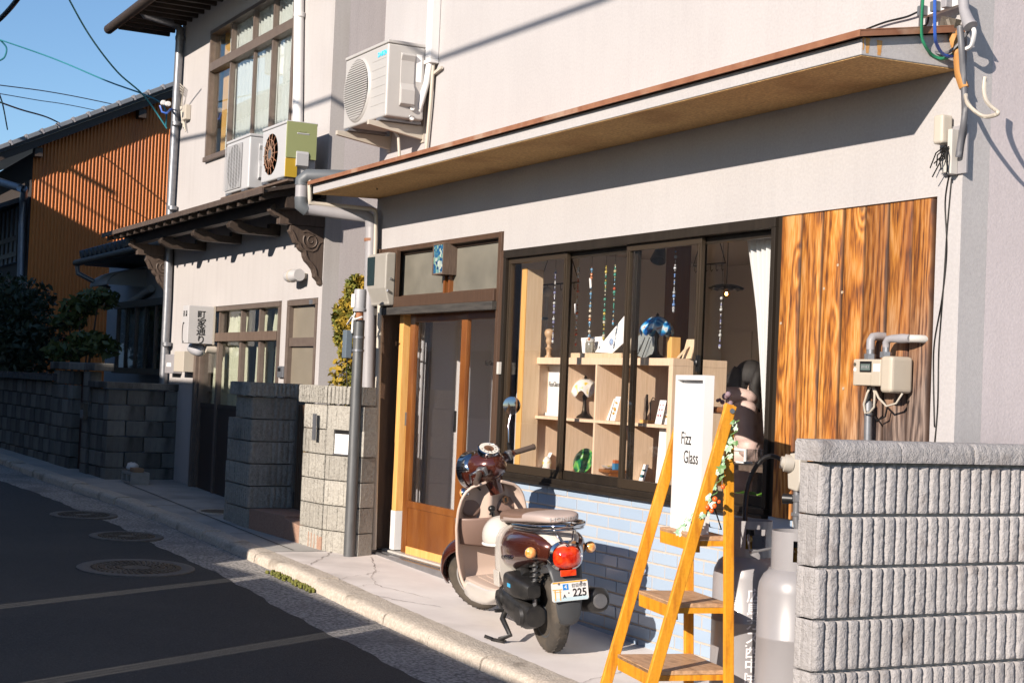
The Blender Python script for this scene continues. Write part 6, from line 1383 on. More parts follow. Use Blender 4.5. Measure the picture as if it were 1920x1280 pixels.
for k in range(7):
    z1 = zj[k]; z0 = zj[k+1]
    # end piece facing the street: two smooth bands
    mb = MB(); H = z1-z0-.007
    for (a, b_) in ((-4.757,-4.716),(-4.708,-4.652)):
        def ef(u, v, a=a, b_=b_): 
            x = a+(b_-a)*u; z = z0+H*v; e = 0 if .02 < u < .98 and .01 < v < .99 else .004
            return (x, -.866+e+mnoise.noise(V((x*60, z*50, 4)))*.0025+mnoise.noise(V((x*200, z*190, 4)))*.001, z)
        mb.grid(ef, 8, 22)
    mb.box(-4.757,-4.652,-.861,-.80,z0,z0+H); obj('end_block', mb, m_split, bwall, smooth=50)
    y = -.862
    for i in range(8):
        mb = hero_block(7, z1-z0-.007, 1000+k*10+i); o = obj('block', xf(mb, (FX, y, z0), (0,1,0), (-1,0,0)), m_split, bwall, smooth=60); y += 7*.0557
mb = MB(); mb.box(-4.745,-4.66,-.84,2.2,-.3,zj[0]-.002); obj('mortar_core', mb, m_concrete, bwall)
# coping stones
yj = [-.885,-.478,-.092,.30,.70,1.1,1.5,1.9,2.3]
for k in range(8):
    mb = MB(); y0, y1 = yj[k]+.002, yj[k+1]-.002; z0, z1 = zj[0]+.003, 1.230
    prof = [(-4.768,z0),(-4.768,z1-.012),(-4.757,z1),(-4.640,z1),(-4.624,z1-.010),(-4.614,z1-.028),(-4.613,z1-.045),(-4.613,z1-.06),(-4.614,z1-.072),(-4.616,z0),]
    loops = []; nn_ = 40
    for j in range(nn_+1):
        y = y0+(y1-y0)*j/nn_; L_ = []
        for i, (x, z) in enumerate(prof):
            n = 0
            if i >= 4: n = mnoise.noise(V((x*60, y*45, z*60+k)))*.006+mnoise.noise(V((x*150, y*130, z*150+k)))*.0035
            if i in (2, 3): n2 = mnoise.noise(V((x*40, y*40, k)))*.001
            else: n2 = 0
            e = (.004 if j in (0, nn_) else 0) if i >= 3 else 0
            L_.append((x+n-e, y, z+n2-(e if i in (3,4) else 0)))
        loops.append(L_)
    mb.loft(loops); obj('coping_stone', mb, m_split, bwall, smooth=50)
# ================================================================ DISPLAY LADDER
m_lad = M('orange_stained_wood', (.56,.235,.012), .42, col2=(.64,.285,.02), nscale=12, stretch=(4,4,.5), bump=[(50,.15)], k=1, col3=(.44,.16,.012), n3=9, lo3=.5, hi3=.7, speck=.08)
m_step = M('worn_plywood_step', (.42,.245,.13), .6, col2=(.50,.31,.18), nscale=10, stretch=(1.2,4,4), bump=[(60,.1)], k=1, col3=(.30,.17,.09), n3=9, speck=.12)
lad = thing('step_ladder', (-5.7,-.75,gz(-5.6)), 'orange wooden step ladder used as a display stand outside the shop', 'ladder')
D_ = V((.20,.98,0)).normalized(); W_ = V((-D_.y, D_.x, 0)); N0 = V((-5.45,-.645,0)); WID = .435
Z0 = gz(-5.6)
zS = [.20,.487,.775,1.062]; dep = lambda z: .34-(z-.20)*.355
ztop = 1.345
LEAN = .040
def lobj(name, mb, m, parent, **k):
    mb.v = [tuple(V(v)-D_*((v[2]-Z0)*LEAN)) for v in mb.v]; return obj(name, mb, m, parent, **k)
for s, nm in ((0,'near'),(1,'far')):
    o = N0+W_*(WID*s)
    mb = MB(); mb.obox(o+V((0,0,(Z0-.0+ztop)/2)), W_*.011, D_*.0225, V((0,0,(ztop-Z0)/2))); lobj('upright_leg', mb, m_lad, lad, bevel=.004)
    a = o-D_*dep(Z0)-W_*(.023 if s == 0 else -.023); b_ = o-D_*dep(1.33)*.0-D_*.0-W_*(.023 if s == 0 else -.023); b_.z = 1.345; a.z = Z0
    mb = MB(); sl = (b_-a); mb.bar(a, b_, .022, .052, up=D_); lobj('slanted_leg', mb, m_lad, lad, bevel=.004)
    mb = MB(); c = o+V((0,0,1.318)); mb.cyl(c-W_*(.040 if s == 0 else -.040), c-W_*(.033 if s == 0 else -.033), .011, None, 14); lobj('bolt', mb, m_alu, lad, smooth=40)
for k, z in enumerate(zS):
    d0 = dep(z)
    mb = MB(); p0 = N0-W_*(.0)-D_*(d0+.0); 
    # tread between the frames
    c = N0+W_*(WID/2)-D_*(d0/2-.0)+V((0,0,z-.009)); mb.obox(c, W_*(WID/2-.012), D_*(d0/2+.012), V((0,0,.009))); lobj('tread', mb, m_step, lad, bevel=.002)
    mb = MB(); c = N0+W_*(WID/2)-D_*(d0+.002)+V((0,0,z-.036)); mb.obox(c, W_*(WID/2-.012), D_*.010, V((0,0,.034))); lobj('apron', mb, m_lad, lad, bevel=.002)
    for s in (0, 1):
        c = N0+W_*(WID*s+(.016 if s == 0 else -.016))-D_*(d0/2-.012)+V((0,0,z-.031)); mb = MB(); mb.obox(c, W_*.004, D_*(d0/2+.004), V((0,0,.012))); lobj('cleat', mb, m_lad, lad)
mb = MB(); mb.cyl(N0+V((0,0,1.318)), N0+W_*WID+V((0,0,1.318)), .015, None, 14); lobj('top_rod', mb, m_red, lad, smooth=40)
# ---- framed sign on the third step
uxs = -W_; pl0 = N0-D_*.115
def on_plane(px, py): d = ray(px, py); return CAM+d*((pl0-CAM).dot(D_)/d.dot(D_))
q = on_plane(1265,982); qr = on_plane(1331,706); q.z = zS[2]+.001; sgw = abs((qr-q).dot(W_)); sgw = min(max(sgw,.2),.36); sgh = on_plane(1277,703).z-q.z
fs, c, ux, up, nr = frame('framed_sign', V((q.x,q.y,q.z))+uxs*(sgw/2), sgw, sgh, .045, m_white, 'tall white framed shop sign standing on the ladder step', 'sign', tilt=.0, ux=uxs, border=.022)
m_letter = M('black_letter', (.012,.011,.011), .5)
def vtext(s, u, v, size):
    text_on('lettering', s, size, c+ux*u+up*v-nr*.006, ux, up, m_letter, fs, depth=.0006, sx=.95, offset=.0004)
vtext('Fizz', -.085, sgh*.585, .082); vtext('Glass', -.025, sgh*.465, .082)
mb = MB(); o = c+ux*(sgw/2-.04)-nr*.03; mb.tube([o+up*.20, o-nr*.07+up*.02, o-nr*.06-ux*.1+up*.02, o-ux*.1+up*.2], .003, 6); obj('wire_stay', mb, m_wire, fs)
# ---- ivy garland on the near slanted leg
m_ivy = M('variegated_ivy', (.20,.34,.20), .5, col2=(.55,.62,.50), nscale=40, lo=.45, hi=.6, k=1); m_ivy2 = M('green_ivy', (.10,.20,.06), .5, k=1); m_berry = M('orange_berry', (.75,.12,.02), .35, k=1)
iv = thing('ivy_garland', N0+V((-.05,-.1,1.0)), 'artificial ivy garland with orange berries wound round the ladder leg', 'garland')
la_ = N0-D_*dep(Z0)-W_*.03; lb_ = N0-W_*.03; r = random.Random(5)
pth = []
for k in range(40):
    t = k/39; z = 1.28-.36*t; b_ = N0-D_*(dep(z)*.98+(z-Z0)*LEAN); pth.append(b_+V((0,0,z))-D_*(.012+.012*math.sin(k*1.1))-W_*(.028+.016*math.cos(k*1.1)))
for k in range(14): pth.append(pth[39]-D_*(.010*k)-V((0,0,.009*k+.012*math.sin(k*.6)))+W_*.004*k)
mb = MB(); mb.tube(pth, .0025, 5); obj('vine', mb, m_ivy2, iv)
def ivy_leaf(mb, p, d, s):
    d = d.normalized(); n = V((r.uniform(-.4,.4)+.55, -.75, r.uniform(0,.5))).normalized(); u = (d-n*d.dot(n)).normalized(); w_ = n.cross(u)
    out_ = [(0,0),(.30,-.12),(.55,.10),(.35,.35),(.45,.62),(.12,.62),(0,1.0),(-.12,.62),(-.45,.62),(-.35,.35),(-.55,.10),(-.30,-.12)]
    base = len(mb.v); mb.v.append(tuple(p+u*s*.35+n*s*.06)); 
    for a, b_ in out_: mb.v.append(tuple(p+w_*(a*s)+u*(b_*s)-n*(abs(a)*s*.15)))
    for i in range(12): mb.f.append((base, base+1+i, base+1+(i+1) % 12)); mb.m.append(0)
for k in range(34):
    i = r.randrange(len(pth)); mb = MB(); ivy_leaf(mb, pth[i]-W_*r.uniform(0,.03)-D_*r.uniform(0,.02), V((r.uniform(-1,.3), r.uniform(-.6,.2), r.uniform(-1,.5))), r.uniform(.022,.042)); obj('leaf', mb, m_ivy if r.random() < .7 else m_ivy2, iv)
mb = MB()
for k in range(7):
    p = pth[34+k % 6]-W_*.02+V((r.uniform(-.02,.02),r.uniform(-.02,.02),r.uniform(-.05,.03))); mb = MB(); mb.ball(p, r.uniform(.008,.012), 10, 6); obj('berry', mb, m_berry, iv, smooth=90)
fb = N0+W_*(WID*.35)+V((0,0,1.34)); mb = MB()
for k in range(16): mb.ball(fb+V((r.uniform(-.05,.05),r.uniform(-.03,.03),r.uniform(-.02,.05))), r.uniform(.008,.016), 8, 5)
dfl = single('dried_flowers', mb, M('dried_flower',(.30,.18,.20),.9,col2=(.4,.3,.35),nscale=60), 'small bunch of dried purple flowers tied to the ladder top rod', 'flowers', smooth=60)
mb = MB()
for k in range(9): p = fb+V((r.uniform(-.03,.03),r.uniform(-.02,.02),-.02)); mb.tube([p, p+V((r.uniform(-.02,.02),r.uniform(-.02,.02),-r.uniform(.05,.12)))], .0015, 4)
obj('stems', mb, m_brown2, dfl)
# ================================================================ GAS CYLINDERS, REGULATOR, METER
m_gas = M('grey_gas_cylinder', (.58,.56,.58), .38, col2=(.62,.60,.62), nscale=5, k=.40, coat=.15)
m_gasw = M('white_stencil', (.66,.64,.66), .5, k=1)
def cylinder_tank(px, y, label, letters=False):
    q = P(px, 1150, 'y', y); X = q.x; zb = gz(X); R0 = .157
    t = thing('gas_cylinder', (X,y,zb), label, 'gas cylinder')
    mb = MB(); mb.lathe([(.12,.0),(.125,.06),(.115,.065)], (X,y,zb), n=32); obj('foot_ring', mb, m_gas, t, smooth=40)
    prof = [(.0001,.04),(.10,.045),(.14,.07),(.155,.10),(R0,.13),(R0,.40),(R0+.0015,.402),(R0+.0015,.41),(R0,.412),(R0,.60),(.152,.635),(.135,.67),(.10,.70),(.06,.715),(.0001,.72)]
    mb = MB(); mb.lathe([(a, b_) for a, b_ in prof], (X,y,zb), n=48); obj('body', mb, m_gas, t, smooth=50)
    # collar with two openings
    mb = MB(); n = 40; rc = .105
    def colr(i0, i1, z0, z1):
        L0 = []; L1 = []
        for i in range(i0, i1+1):
            a = 2*math.pi*i/n; e = V((math.cos(a), math.sin(a), 0)); L0.append([V((X,y,zb))+e*rc+V((0,0,z0)), V((X,y,zb))+e*rc+V((0,0,z1)), V((X,y,zb))+e*(rc-.005)+V((0,0,z1)), V((X,y,zb))+e*(rc-.005)+V((0,0,z0))])
        mb.loft(L0, caps=True)
    colr(0, 40, .685, .735); colr(0, 40, .825, .86); colr(1, 15, .7351, .8249); colr(21, 35, .7351, .8249)
    obj('collar', mb, m_gas, t, smooth=40)
    mb = MB(); mb.cyl((X,y,zb+.715),(X,y,zb+.79),.016,None,12); mb.cyl((X,y,zb+.77),(X+.05,y-.03,zb+.775),.012,None,10); obj('valve', mb, m_goldb, t, smooth=40)
    mb = MB(); mb.cyl((X,y,zb+.79),(X,y,zb+.815),.026,.024,12); obj('handwheel', mb, m_black, t, smooth=40)
    if letters:
        def wrap(me, a0, z0):
            for v in me.vertices:
                a = a0+v.co.x/R0; rr = R0+.0006+v.co.z; v.co = V((X+rr*math.cos(a), y+rr*math.sin(a), z0+v.co.y))
        va = math.atan2(CAM.y-y, CAM.x-X)
        def col(chars, a0, z0, size, pitch, m):
            for k, ch in enumerate(chars):
                me = text_mesh(ch, size, .0004, offset=size*.012); me.materials.clear(); wrap(me, a0, z0-k*pitch); obj('stencil', me, m, t)
        col('広島ガス西中国', va+.20, zb+.53, .066, .062, m_gasw)
        me = text_mesh('(株)', .058, .0004); me.materials.clear(); wrap(me, va+.20, zb+.53-7*.062); obj('stencil', me, m_gasw, t)
        col('電話番号0834221910', va-.42, zb+.53, .036, .0285, m_gasw)
        col('液化石油ガス燃料充填所', va+.62, zb+.53, .034, .042, m_gasw)
    return t, V((X,y,zb))
tkA, pA = cylinder_tank(1399, -.36, 'grey gas cylinder with white stencilled Japanese lettering behind the ladder', True)
tkB, pB = cylinder_tank(1488, -.41, 'plain grey gas cylinder standing against the end of the block wall')
m_cast = M('ivory_regulator', (.62,.575,.50), .45)
rg = thing('gas_regulator', P(1483,900,'y',-.26), 'ivory gas regulator with black hose above the plain cylinder', 'regulator')
c0 = P(1476,868,'y',-.26)
mb = MB(); mb.lathe([(.0001,-.03),(.036,-.028),(.040,-.01),(.040,.012),(.028,.016),(.028,.03),(.0001,.032)], c0, (-.45,-.75,.12), 24); obj('cap', mb, m_cast, rg, smooth=40)
mb = MB(); q0 = c0+V((.03,.03,0)); mb.prism([(-.035,-.115),(.03,-.125),(.05,-.08),(.045,.03),(.02,.05),(-.03,.045),(-.045,.0)], lambda u, v, ww: (q0.x+u, q0.y+ww, q0.z+v), -.02, .03); obj('body', mb, m_cast, rg, bevel=.008, seg=3)
pb_ = q0+V((.005,.005,-.12)); mb = MB(); mb.tube([pb_+V((0,0,.02)), pb_+V((0,0,-.13)), (pb_.x, pb_.y+.02, pA.z+.80)], .017, 12); obj('pipe', mb, m_galv, rg, smooth=40)
mb = MB(); mb.cyl(pb_+V((0,0,-.02)), pb_+V((0,0,-.05)), .024, None, 6); mb.cyl(pb_+V((0,0,-.10)), pb_+V((0,0,-.115)), .024, None, 6); obj('union_nuts', mb, m_galv, rg)
mb = MB(); mb.cyl(pb_+V((-.015,-.01,-.04)), pb_+V((-.05,-.04,-.04)), .022, .024, 10); obj('tap', mb, m_black, rg, smooth=40)
h0 = c0+V((-.02,-.01,.01)); h3 = pA+V((.02,-.03,.80)); mb = MB(); pts = []
for k in range(15):
    t_ = k/14; p = h0*(1-t_)**3+(h0+V((-.14,-.02,.08)))*3*t_*(1-t_)**2+(h3+V((-.10,.02,.22)))*3*t_*t_*(1-t_)+h3*t_**3; pts.append(p)
mb.tube(pts, .011, 8); obj('hose', mb, m_black, rg, smooth=60)
mb = MB(); hb = pB+V((-.06,-.02,.79)); mb.tube([pA+V((.03,-.02,.77)), pA+V((.10,-.08,.80)), (pA+pB)/2+V((.0,-.12,.74)), hb], .006, 6); obj('pigtail', mb, m_galv, rg, smooth=60)
# gas meter on the planks
m_mtr = M('beige_meter', (.64,.555,.44), .45, col2=(.67,.585,.47), nscale=5)
ma = P(1600,675,'y',-.15); mbx = P(1650,722,'y',-.15); zt1 = P(1620,673,'y',-.15).z; zb1 = P(1620,723,'y',-.15).z
gm = thing('gas_meter', (mbx.x,-.1,zb1), 'beige gas meter with grey display on the timber planks', 'gas meter')
mb = MB(); mb.box(ma.x, mbx.x, -.15, -.035, zb1, zt1); obj('meter_case', mb, m_mtr, gm, bevel=.006)
x2 = P(1671,700,'y',-.155).x; zt2 = P(1662,667,'y',-.155).z; zb2 = P(1662,736,'y',-.155).z
mb = MB(); mb.box(mbx.x+.0005, x2, -.155, -.03, zb2, zt2); obj('cover', mb, m_mtr, gm, bevel=.016, seg=3)
u = lambda a: ma.x+(mbx.x-ma.x)*a; v = lambda a: zb1+(zt1-zb1)*a
mb = MB(); mb.box(u(.27), u(.68), -.154, -.1502, v(.52), v(.92)); dsp = obj('display', mb, m_black, gm); mb = MB(); mb.box(u(.31), u(.65), -.1555, -.1542, v(.58), v(.82)); obj('lcd', mb, M('lcd_grey',(.10,.13,.12),.2,k=1), dsp)
mb = MB(); mb.box(u(.75), u(.99), -.1512, -.1502, v(.54), v(.82)); obj('label', mb, m_paper, gm)
mb = MB(); mb.box(u(.03), u(.12), -.1512, -.1502, v(.55), v(.66)); obj('sticker', mb, m_paper, gm); mb = MB(); mb.cyl((u(.07),-.1502,v(.8)),(u(.07),-.153,v(.8)),.008,None,12); obj('button', mb, m_iron, gm)
mb = MB(); mb.box(u(.14), u(.68), -.1525, -.1502, v(.03), v(.44)); obj('panel', mb, m_mtr, gm)
text_on('digits', '0118.3', .018, (u(.48),-.1558,v(.70)), (1,0,0), (0,0,1), m_pvc, dsp, depth=.0003)
gp1 = thing('gas_pipe', (u(.4),-.09,zt1), 'grey elbow gas pipes entering the top of the gas meter', 'pipe')
e1 = P(1632,660,'y',-.09); 
mb = MB(); mb.cyl((e1.x,-.09,zt1+.0005),(e1.x,-.09,zt1+.025),.026,None,6); mb.cyl((e1.x,-.09,zt1+.025),(e1.x,-.09,zt1+.05),.018,None,12); obj('union', mb, m_galv, gp1)
mb = MB(); mb.tube([(e1.x,-.09,zt1+.045),(e1.x,-.09,zt1+.085),(e1.x,-.08,zt1+.10),(e1.x,-.05,zt1+.105),(e1.x,-.01,zt1+.105)], .019, 12); obj('elbow', mb, m_pvc, gp1, smooth=60)
e2 = P(1662,640,'y',-.09)
mb = MB(); mb.cyl((e2.x,-.09,zt2-.005),(e2.x,-.09,zt2+.02),.026,None,6); mb.cyl((e2.x,-.09,zt2+.02),(e2.x,-.09,zt2+.045),.015,None,12); obj('union', mb, m_galv, gp1)
ex = P(1698,637,'y',-.06); mb = MB(); mb.tube([(e2.x,-.09,zt2+.04),(e2.x,-.09,zt2+.06),(e2.x+.012,-.09,zt2+.075),(e2.x+.03,-.085,zt2+.078),(e2.x+.09,-.08,zt2+.078),(e2.x+.13,-.075,zt2+.078)], [.016,.017,.017,.017,.021,.018], 12); obj('elbow', mb, m_pvc, gp1, smooth=60)
mb = MB(); mb.tube([(e2.x+.13,-.075,zt2+.078),(e2.x+.16,-.05,zt2+.078),(e2.x+.16,-.005,zt2+.078)], .017, 12); obj('sleeve', mb, m_offwhite, gp1, smooth=60)
pd = P(1628,770,'y',-.07); mb = MB(); mb.tube([(pd.x,-.07,zb1-.0),(pd.x,-.07,zb1-.07)], .010, 8); obj('dark_stub', mb, m_black, gp1)
mb = MB(); mb.tube([(pd.x,-.07,zb1-.065),(pd.x,-.06,.84)], .018, 12); mb.cyl((pd.x,-.07,zb1-.075),(pd.x,-.07,zb1-.11),.023,None,12); obj('riser', mb, m_galv, gp1, smooth=40)
wr = thing('meter_wires', (pd.x,-.08,zb1-.08), 'loose cream and black wires looping under the gas meter', 'wire')
mb = MB(); mb.tube([(u(.35),-.1,zb1),(u(.30),-.11,zb1-.03),(u(.12),-.1,zb1-.08),(u(.18),-.1,zb1-.12),(u(.35),-.1,zb1-.115),(u(.5),-.1,zb1-.09),(u(.5),-.1,zb1-.03),(u(.42),-.1,zb1)], .005, 6); obj('cream_wire', mb, m_beige, wr, smooth=60)
mb = MB(); mb.tube([(u(.45),-.1,zb1),(u(.65),-.1,zb1-.05),(u(.95),-.1,zb1-.085),(mbx.x+.05,-.1,zb1-.07),(mbx.x+.075,-.09,zb2)], .005, 6); obj('cream_wire', mb, m_beige, wr, smooth=60)
mb = MB(); mb.tube([(pd.x+.01,-.06,zb1-.11),(pd.x+.05,-.06,zb1-.15),(pd.x+.10,-.06,zb1-.13),(pd.x+.11,-.06,zb1-.09)], .004, 6); obj('black_wire', mb, m_black, wr, smooth=60)
# ================================================================ PHONE TERMINAL AND CABLES AT THE SHOP CORNER
ta = P(1766,255,'y',-.02); tb = P(1806,326,'y',-.02)
tb_ = thing('phone_terminal', (P(1785,300,'y',-.03).x,-.03,P(1785,326,'y',-.03).z), 'open beige telephone terminal on a grey board at the shop corner', 'terminal')
xm = P(1772,300,'y',-.01).x
mb = MB(); mb.box(xm-.01, xm+.125, -.012, -.001, P(1785,328,'y',-.01).z, P(1797,236,'y',-.01).z); obj('board', mb, m_pvc, tb_, bevel=.002)
mb = MB(); zc0 = P(1776,267,'y',-.07).z; zc1 = P(1776,212,'y',-.07).z; mb.box(xm-.012, xm+.045, -.075, -.0125, zc0, zc1); obj('cover', mb, m_beige, tb_, bevel=.012, seg=3)
mb = MB(); mb.box(xm+.052, xm+.078, -.05, -.0125, zc0-.13, zc0+.06); mb.box(xm+.01, xm+.045, -.04, -.0125, zc0-.12, zc0-.03); obj('terminal_strip', mb, m_offwhite, tb_, bevel=.003)
r = random.Random(3); mb = MB()
for k in range(10):
    a = V((xm+.03+r.uniform(-.03,.05),-.04,zc0-.01)); e = V((xm+.02+r.uniform(-.05,.06),-.05-r.random()*.02,zc0-.06-r.random()*.08)); mb.tube([a,(a+e)/2+V((r.uniform(-.03,.03),-.02,r.uniform(-.02,.02))),e], .003, 5)
obj('loose_wires', mb, m_wire, tb_, smooth=60)
def cable(px_pts, r_, m, label, cat='cable', grp=None, name='cable', n=6):
    pts = []
    for p in px_pts: pts.append(p if isinstance(p, Vector) else P(p[0], p[1], 'y', p[2]))
    # smooth (Catmull-Rom)
    out_ = []
    for i in range(len(pts)-1):
        p0 = pts[max(i-1,0)]; p1 = pts[i]; p2 = pts[i+1]; p3 = pts[min(i+2,len(pts)-1)]
        for j in range(6):
            t = j/6; out_.append(.5*((2*p1)+(p2-p0)*t+(2*p0-5*p1+4*p2-p3)*t*t+(3*p1-p0-3*p2+p3)*t*t*t))
    out_.append(pts[-1]); mb = MB(); mb.tube(out_, r_, n); return single(name, mb, m, label, cat, grp, smooth=60)
m_teal = M('green_cable', (.02,.20,.10), .5, k=1); m_blue = M('blue_cable', (.03,.10,.42), .5, k=1); m_gcab = M('grey_cable', (.10,.10,.11), .5, k=1); m_tape = M('orange_tape', (.42,.20,.06), .7, k=1)
cable([(1731,-10,-.30),(1728,60,-.25),(1734,85,-.22),(1750,105,-.15),(1770,110,-.10),(1790,100,-.06),(1806,85,-.05)], .007, m_teal, 'green cable looping in front of the canopy end')
cable([(1753,-10,-.30),(1753,60,-.25),(1757,85,-.2),(1770,103,-.12),(1790,105,-.06),(1808,95,-.05)], .007, m_blue, 'blue cable looping in front of the canopy end')
cable([(1729,0,-.28),(1725,50,-.24),(1730,80,-.2),(1750,97,-.14),(1775,100,-.10),(1800,80,-.06),(1818,55,-.05)], .007, m_gcab, 'grey cable looping in front of the canopy end')
cable([(1783,45,-.05),(1790,75,-.05),(1797,110,-.05),(1800,140,-.05),(1808,165,-.04)], .022, m_tape, 'taped orange cable bundle at the end of the canopy')
cable([(1800,50,-.07),(1803,90,-.07),(1806,140,-.05),(1809,200,-.04),(1807,230,-.04),(1802,260,-.03),(1797,295,-.03)], .014, m_gcab, 'thick dark cable running down the shop corner to the terminal')
cable([(1820,48,-.06),(1827,60,-.06),(1822,85,-.05),(1812,92,-.05)], .010, m_white, 'white cable end dropping beside the dark bundle')
cable([(1810,175,-.03),(1815,195,-.10),(1835,214,-.12),(1850,219,-.12),(1868,215,-.12),(1871,210,-.12),(1862,203,-.10),(1850,190,-.06),(1845,170,-.04),(1847,145,-.03)], .009, m_beige, 'stiff beige cable loop springing out from the shop corner')
cable([(1625,55,-.02),(1660,42,-.02),(1700,32,-.02),(1725,22,-.03),(1740,28,-.03),(1738,45,-.03),(1730,50,-.03)], .005, m_wire, 'black cable lying along the canopy roof to the corner')
cable([(1784,335,-.005),(1780,380,-.005),(1775,440,-.005),(1770,520,-.005),(1764,600,-.005),(1760,660,-.005),(1758,760,-.005),(1752,835,-.005)], .003, m_wire, 'thin dark wire running straight down the shop corner strip')
cable([(1779,330,-.005),(1772,380,-.005),(1775,470,-.005),(1766,560,-.005),(1752,640,-.005),(1750,700,-.005),(1752,800,-.005)], .003, m_wire, 'thin bent wire wandering down beside the plank cladding')
hd = thing('insulator_rack', P(1765,20,'y',-.05), 'white insulator rack with blue grey clips above the canopy end', 'insulator')
a = P(1730,28,'y',-.04); b_ = P(1800,4,'y',-.04)
mb = MB(); mb.bar(a, b_, .03, .03); obj('bar', mb, m_white, hd)
for t_ in (.15,.5,.8): mb = MB(); p = a.lerp(b_, t_); mb.box(p.x-.016,p.x+.016,p.y-.05,p.y-.016,p.z-.02,p.z+.025); obj('clip', mb, m_pvcd if t_ < .6 else m_pvc, hd, bevel=.004)
mb = MB(); q0 = P(1806,-10,'y',-.06); mb.tube([q0, P(1808,20,'y',-.07), P(1815,40,'y',-.08), P(1820,50,'y',-.08)], [.022,.022,.026,.03], 12); obj('weatherhead', mb, m_pvc, hd, smooth=60)
mb = MB(); q0 = P(1775,45,'y',-.05); mb.bar(P(1768,42,'y',-.05), P(1795,48,'y',-.05), .03, .05); mb.cyl(P(1778,40,'y',-.06), P(1786,66,'y',-.06), .02, .016, 10); obj('clamp', mb, m_iron, hd)
# overhead wires at the street end
def PX_(px, py, x): return P(px, py, 'x', x)
m_tw = M('teal_wire', (.02,.16,.20), .5, k=1)
cable([V((-17.05,-.08,4.12)), PX_(300,192,-17.5), PX_(200,152,-19), PX_(100,110,-20.5), PX_(0,75,-22), PX_(-60,55,-23)], .010, m_tw, 'teal overhead wire sloping gently to the cream house corner', 'wire')
cable([V((-17.0,-.08,4.10)), PX_(270,180,-17), PX_(220,135,-16.5), PX_(170,70,-16), PX_(130,0,-15.5), PX_(112,-40,-15.2)], .009, m_tw, 'teal overhead wire dropping steeply to the cream house corner', 'wire')
cable([PX_(330,222,-36), PX_(185,190,-33), PX_(90,172,-31), PX_(0,160,-29), PX_(-40,154,-28)], .010, m_gcab, 'thin grey wire in the sky above the roof tiles, upper of two', 'wire')
cable([PX_(330,240,-36), PX_(150,201,-33), PX_(70,188,-31), PX_(0,176,-29), PX_(-40,170,-28)], .008, m_gcab, 'thin grey wire in the sky above the roof tiles, lower of two', 'wire')
cable([PX_(125,238,-31), PX_(88,220,-28.5), PX_(40,206,-27), PX_(0,192,-26), PX_(-40,178,-25)], .014, m_wire, 'dark wire reaching the corner of the grey tiled roof', 'wire')
cable([PX_(14,243,-28), PX_(6,200,-26), PX_(0,180,-25), PX_(-10,150,-24)], .012, m_tw, 'short teal wire rising from the tiled roof corner', 'wire')
cable([PX_(38,-8,-17), PX_(20,15,-17.5), PX_(0,36,-18), PX_(-20,52,-18.5)], .028, m_wire, 'thick black twisted cable crossing the corner of the sky', 'cable')
cable([PX_(0,75,-22), PX_(12,90,-22), PX_(8,108,-22), PX_(-6,116,-22)], .012, m_tw, 'short curl of teal wire hanging at the edge of the sky', 'wire')
# wire strung above the road: its shadow crosses the upper shop wall and the cream house
def unshadow(p, y): return p-SUN*((p.y-y)/SUN.y)
s1_ = unshadow(P(830,108,'y',0), -4.75); s2_ = unshadow(P(1130,0,'y',0), -4.75); dd_ = (s2_-s1_).normalized()
mb = MB(); mb.tube([s1_-dd_*22+V((0,0,1.6)), s1_-dd_*10+V((0,0,.30)), s1_-dd_*4, s1_, s2_, s2_+dd_*6+V((0,0,.2)), s2_+dd_*14+V((0,0,1.0))], .022, 8); single('cable', mb, m_wire, 'thick street cable strung along the road above the opposite fence', 'cable')
# insulators and wires at the drainpipe top
ins = thing('insulator_cluster', (-16.98,-.08,4.0), 'small cluster of insulators and junction box on the cream house corner', 'insulator')
for k, (qx, qy) in enumerate(((306,193),(315,195))): mb = MB(); p = P(qx,qy,'y',-.25); mb.lathe([(.0001,-.03),(.025,-.028),(.03,0),(.025,.028),(.0001,.03)], p, (1,0,0), 12); obj('insulator', mb, m_white, ins, smooth=40)
mb = MB(); p0 = P(300,198,'y',-.3); mb.tube([p0, P(304,210,'y',-.28), P(312,213,'y',-.24), P(320,205,'y',-.12), P(335,205,'y',-.03)], .012, 6); obj('loop', mb, m_blue, ins, smooth=60)
p = P(346,208,'y',-.05); mb = MB(); mb.box(p.x-.06,p.x+.08,-.06,-.001,p.z-.10,p.z+.06); obj('junction_box', mb, m_beige, ins, bevel=.006)
mb = MB()
for k in range(4): mb.tube([P(330+k*3,150+k*8,'y',-.03), P(345-k,165+k*4,'y',-.05), P(338+k,200,'y',-.03), P(342+k*2,235+k*4,'y',-.03)], .006, 5)
obj('loose_wires', mb, m_beige, ins, smooth=60)
# ================================================================ SCOOTER  (local: x forward, y left, z up, origin at rear tyre contact)
SO = V((-7.111,-.5834,-.0015)); _h = 2.99585; _f = V((math.cos(_h), math.sin(_h), -.026*math.cos(_h))).normalized()
_l = V((0,0,1)).cross(_f).normalized(); _up = _f.cross(_l); _ln = .0923
SLft = _l*math.cos(_ln)-_up*math.sin(_ln); SUp = _up*math.cos(_ln)+_l*math.sin(_ln)
def SW(p): return SO+_f*p[0]+SLft*p[1]+SUp*p[2]
ST = R(36); _ax = V((-math.sin(R(26)),0,math.cos(R(26)))); _pv = V((.88,0,.93))
def steer(p): v = V(p)-_pv; return _pv+v*math.cos(ST)+_ax.cross(v)*math.sin(ST)+_ax*(_ax.dot(v))*(1-math.cos(ST))
scoot = thing('scooter', SO, 'brown and cream retro motor scooter parked on its stand before the blue tiles', 'scooter')
def sobj(name, mb, m, parent=scoot, st=False, **k):
    if isinstance(mb, MB):
        if st: mb.v = [tuple(steer(v)) for v in mb.v]
        mb.v = [tuple(SW(v)) for v in mb.v]
    return obj(name, mb, m, parent, **k)
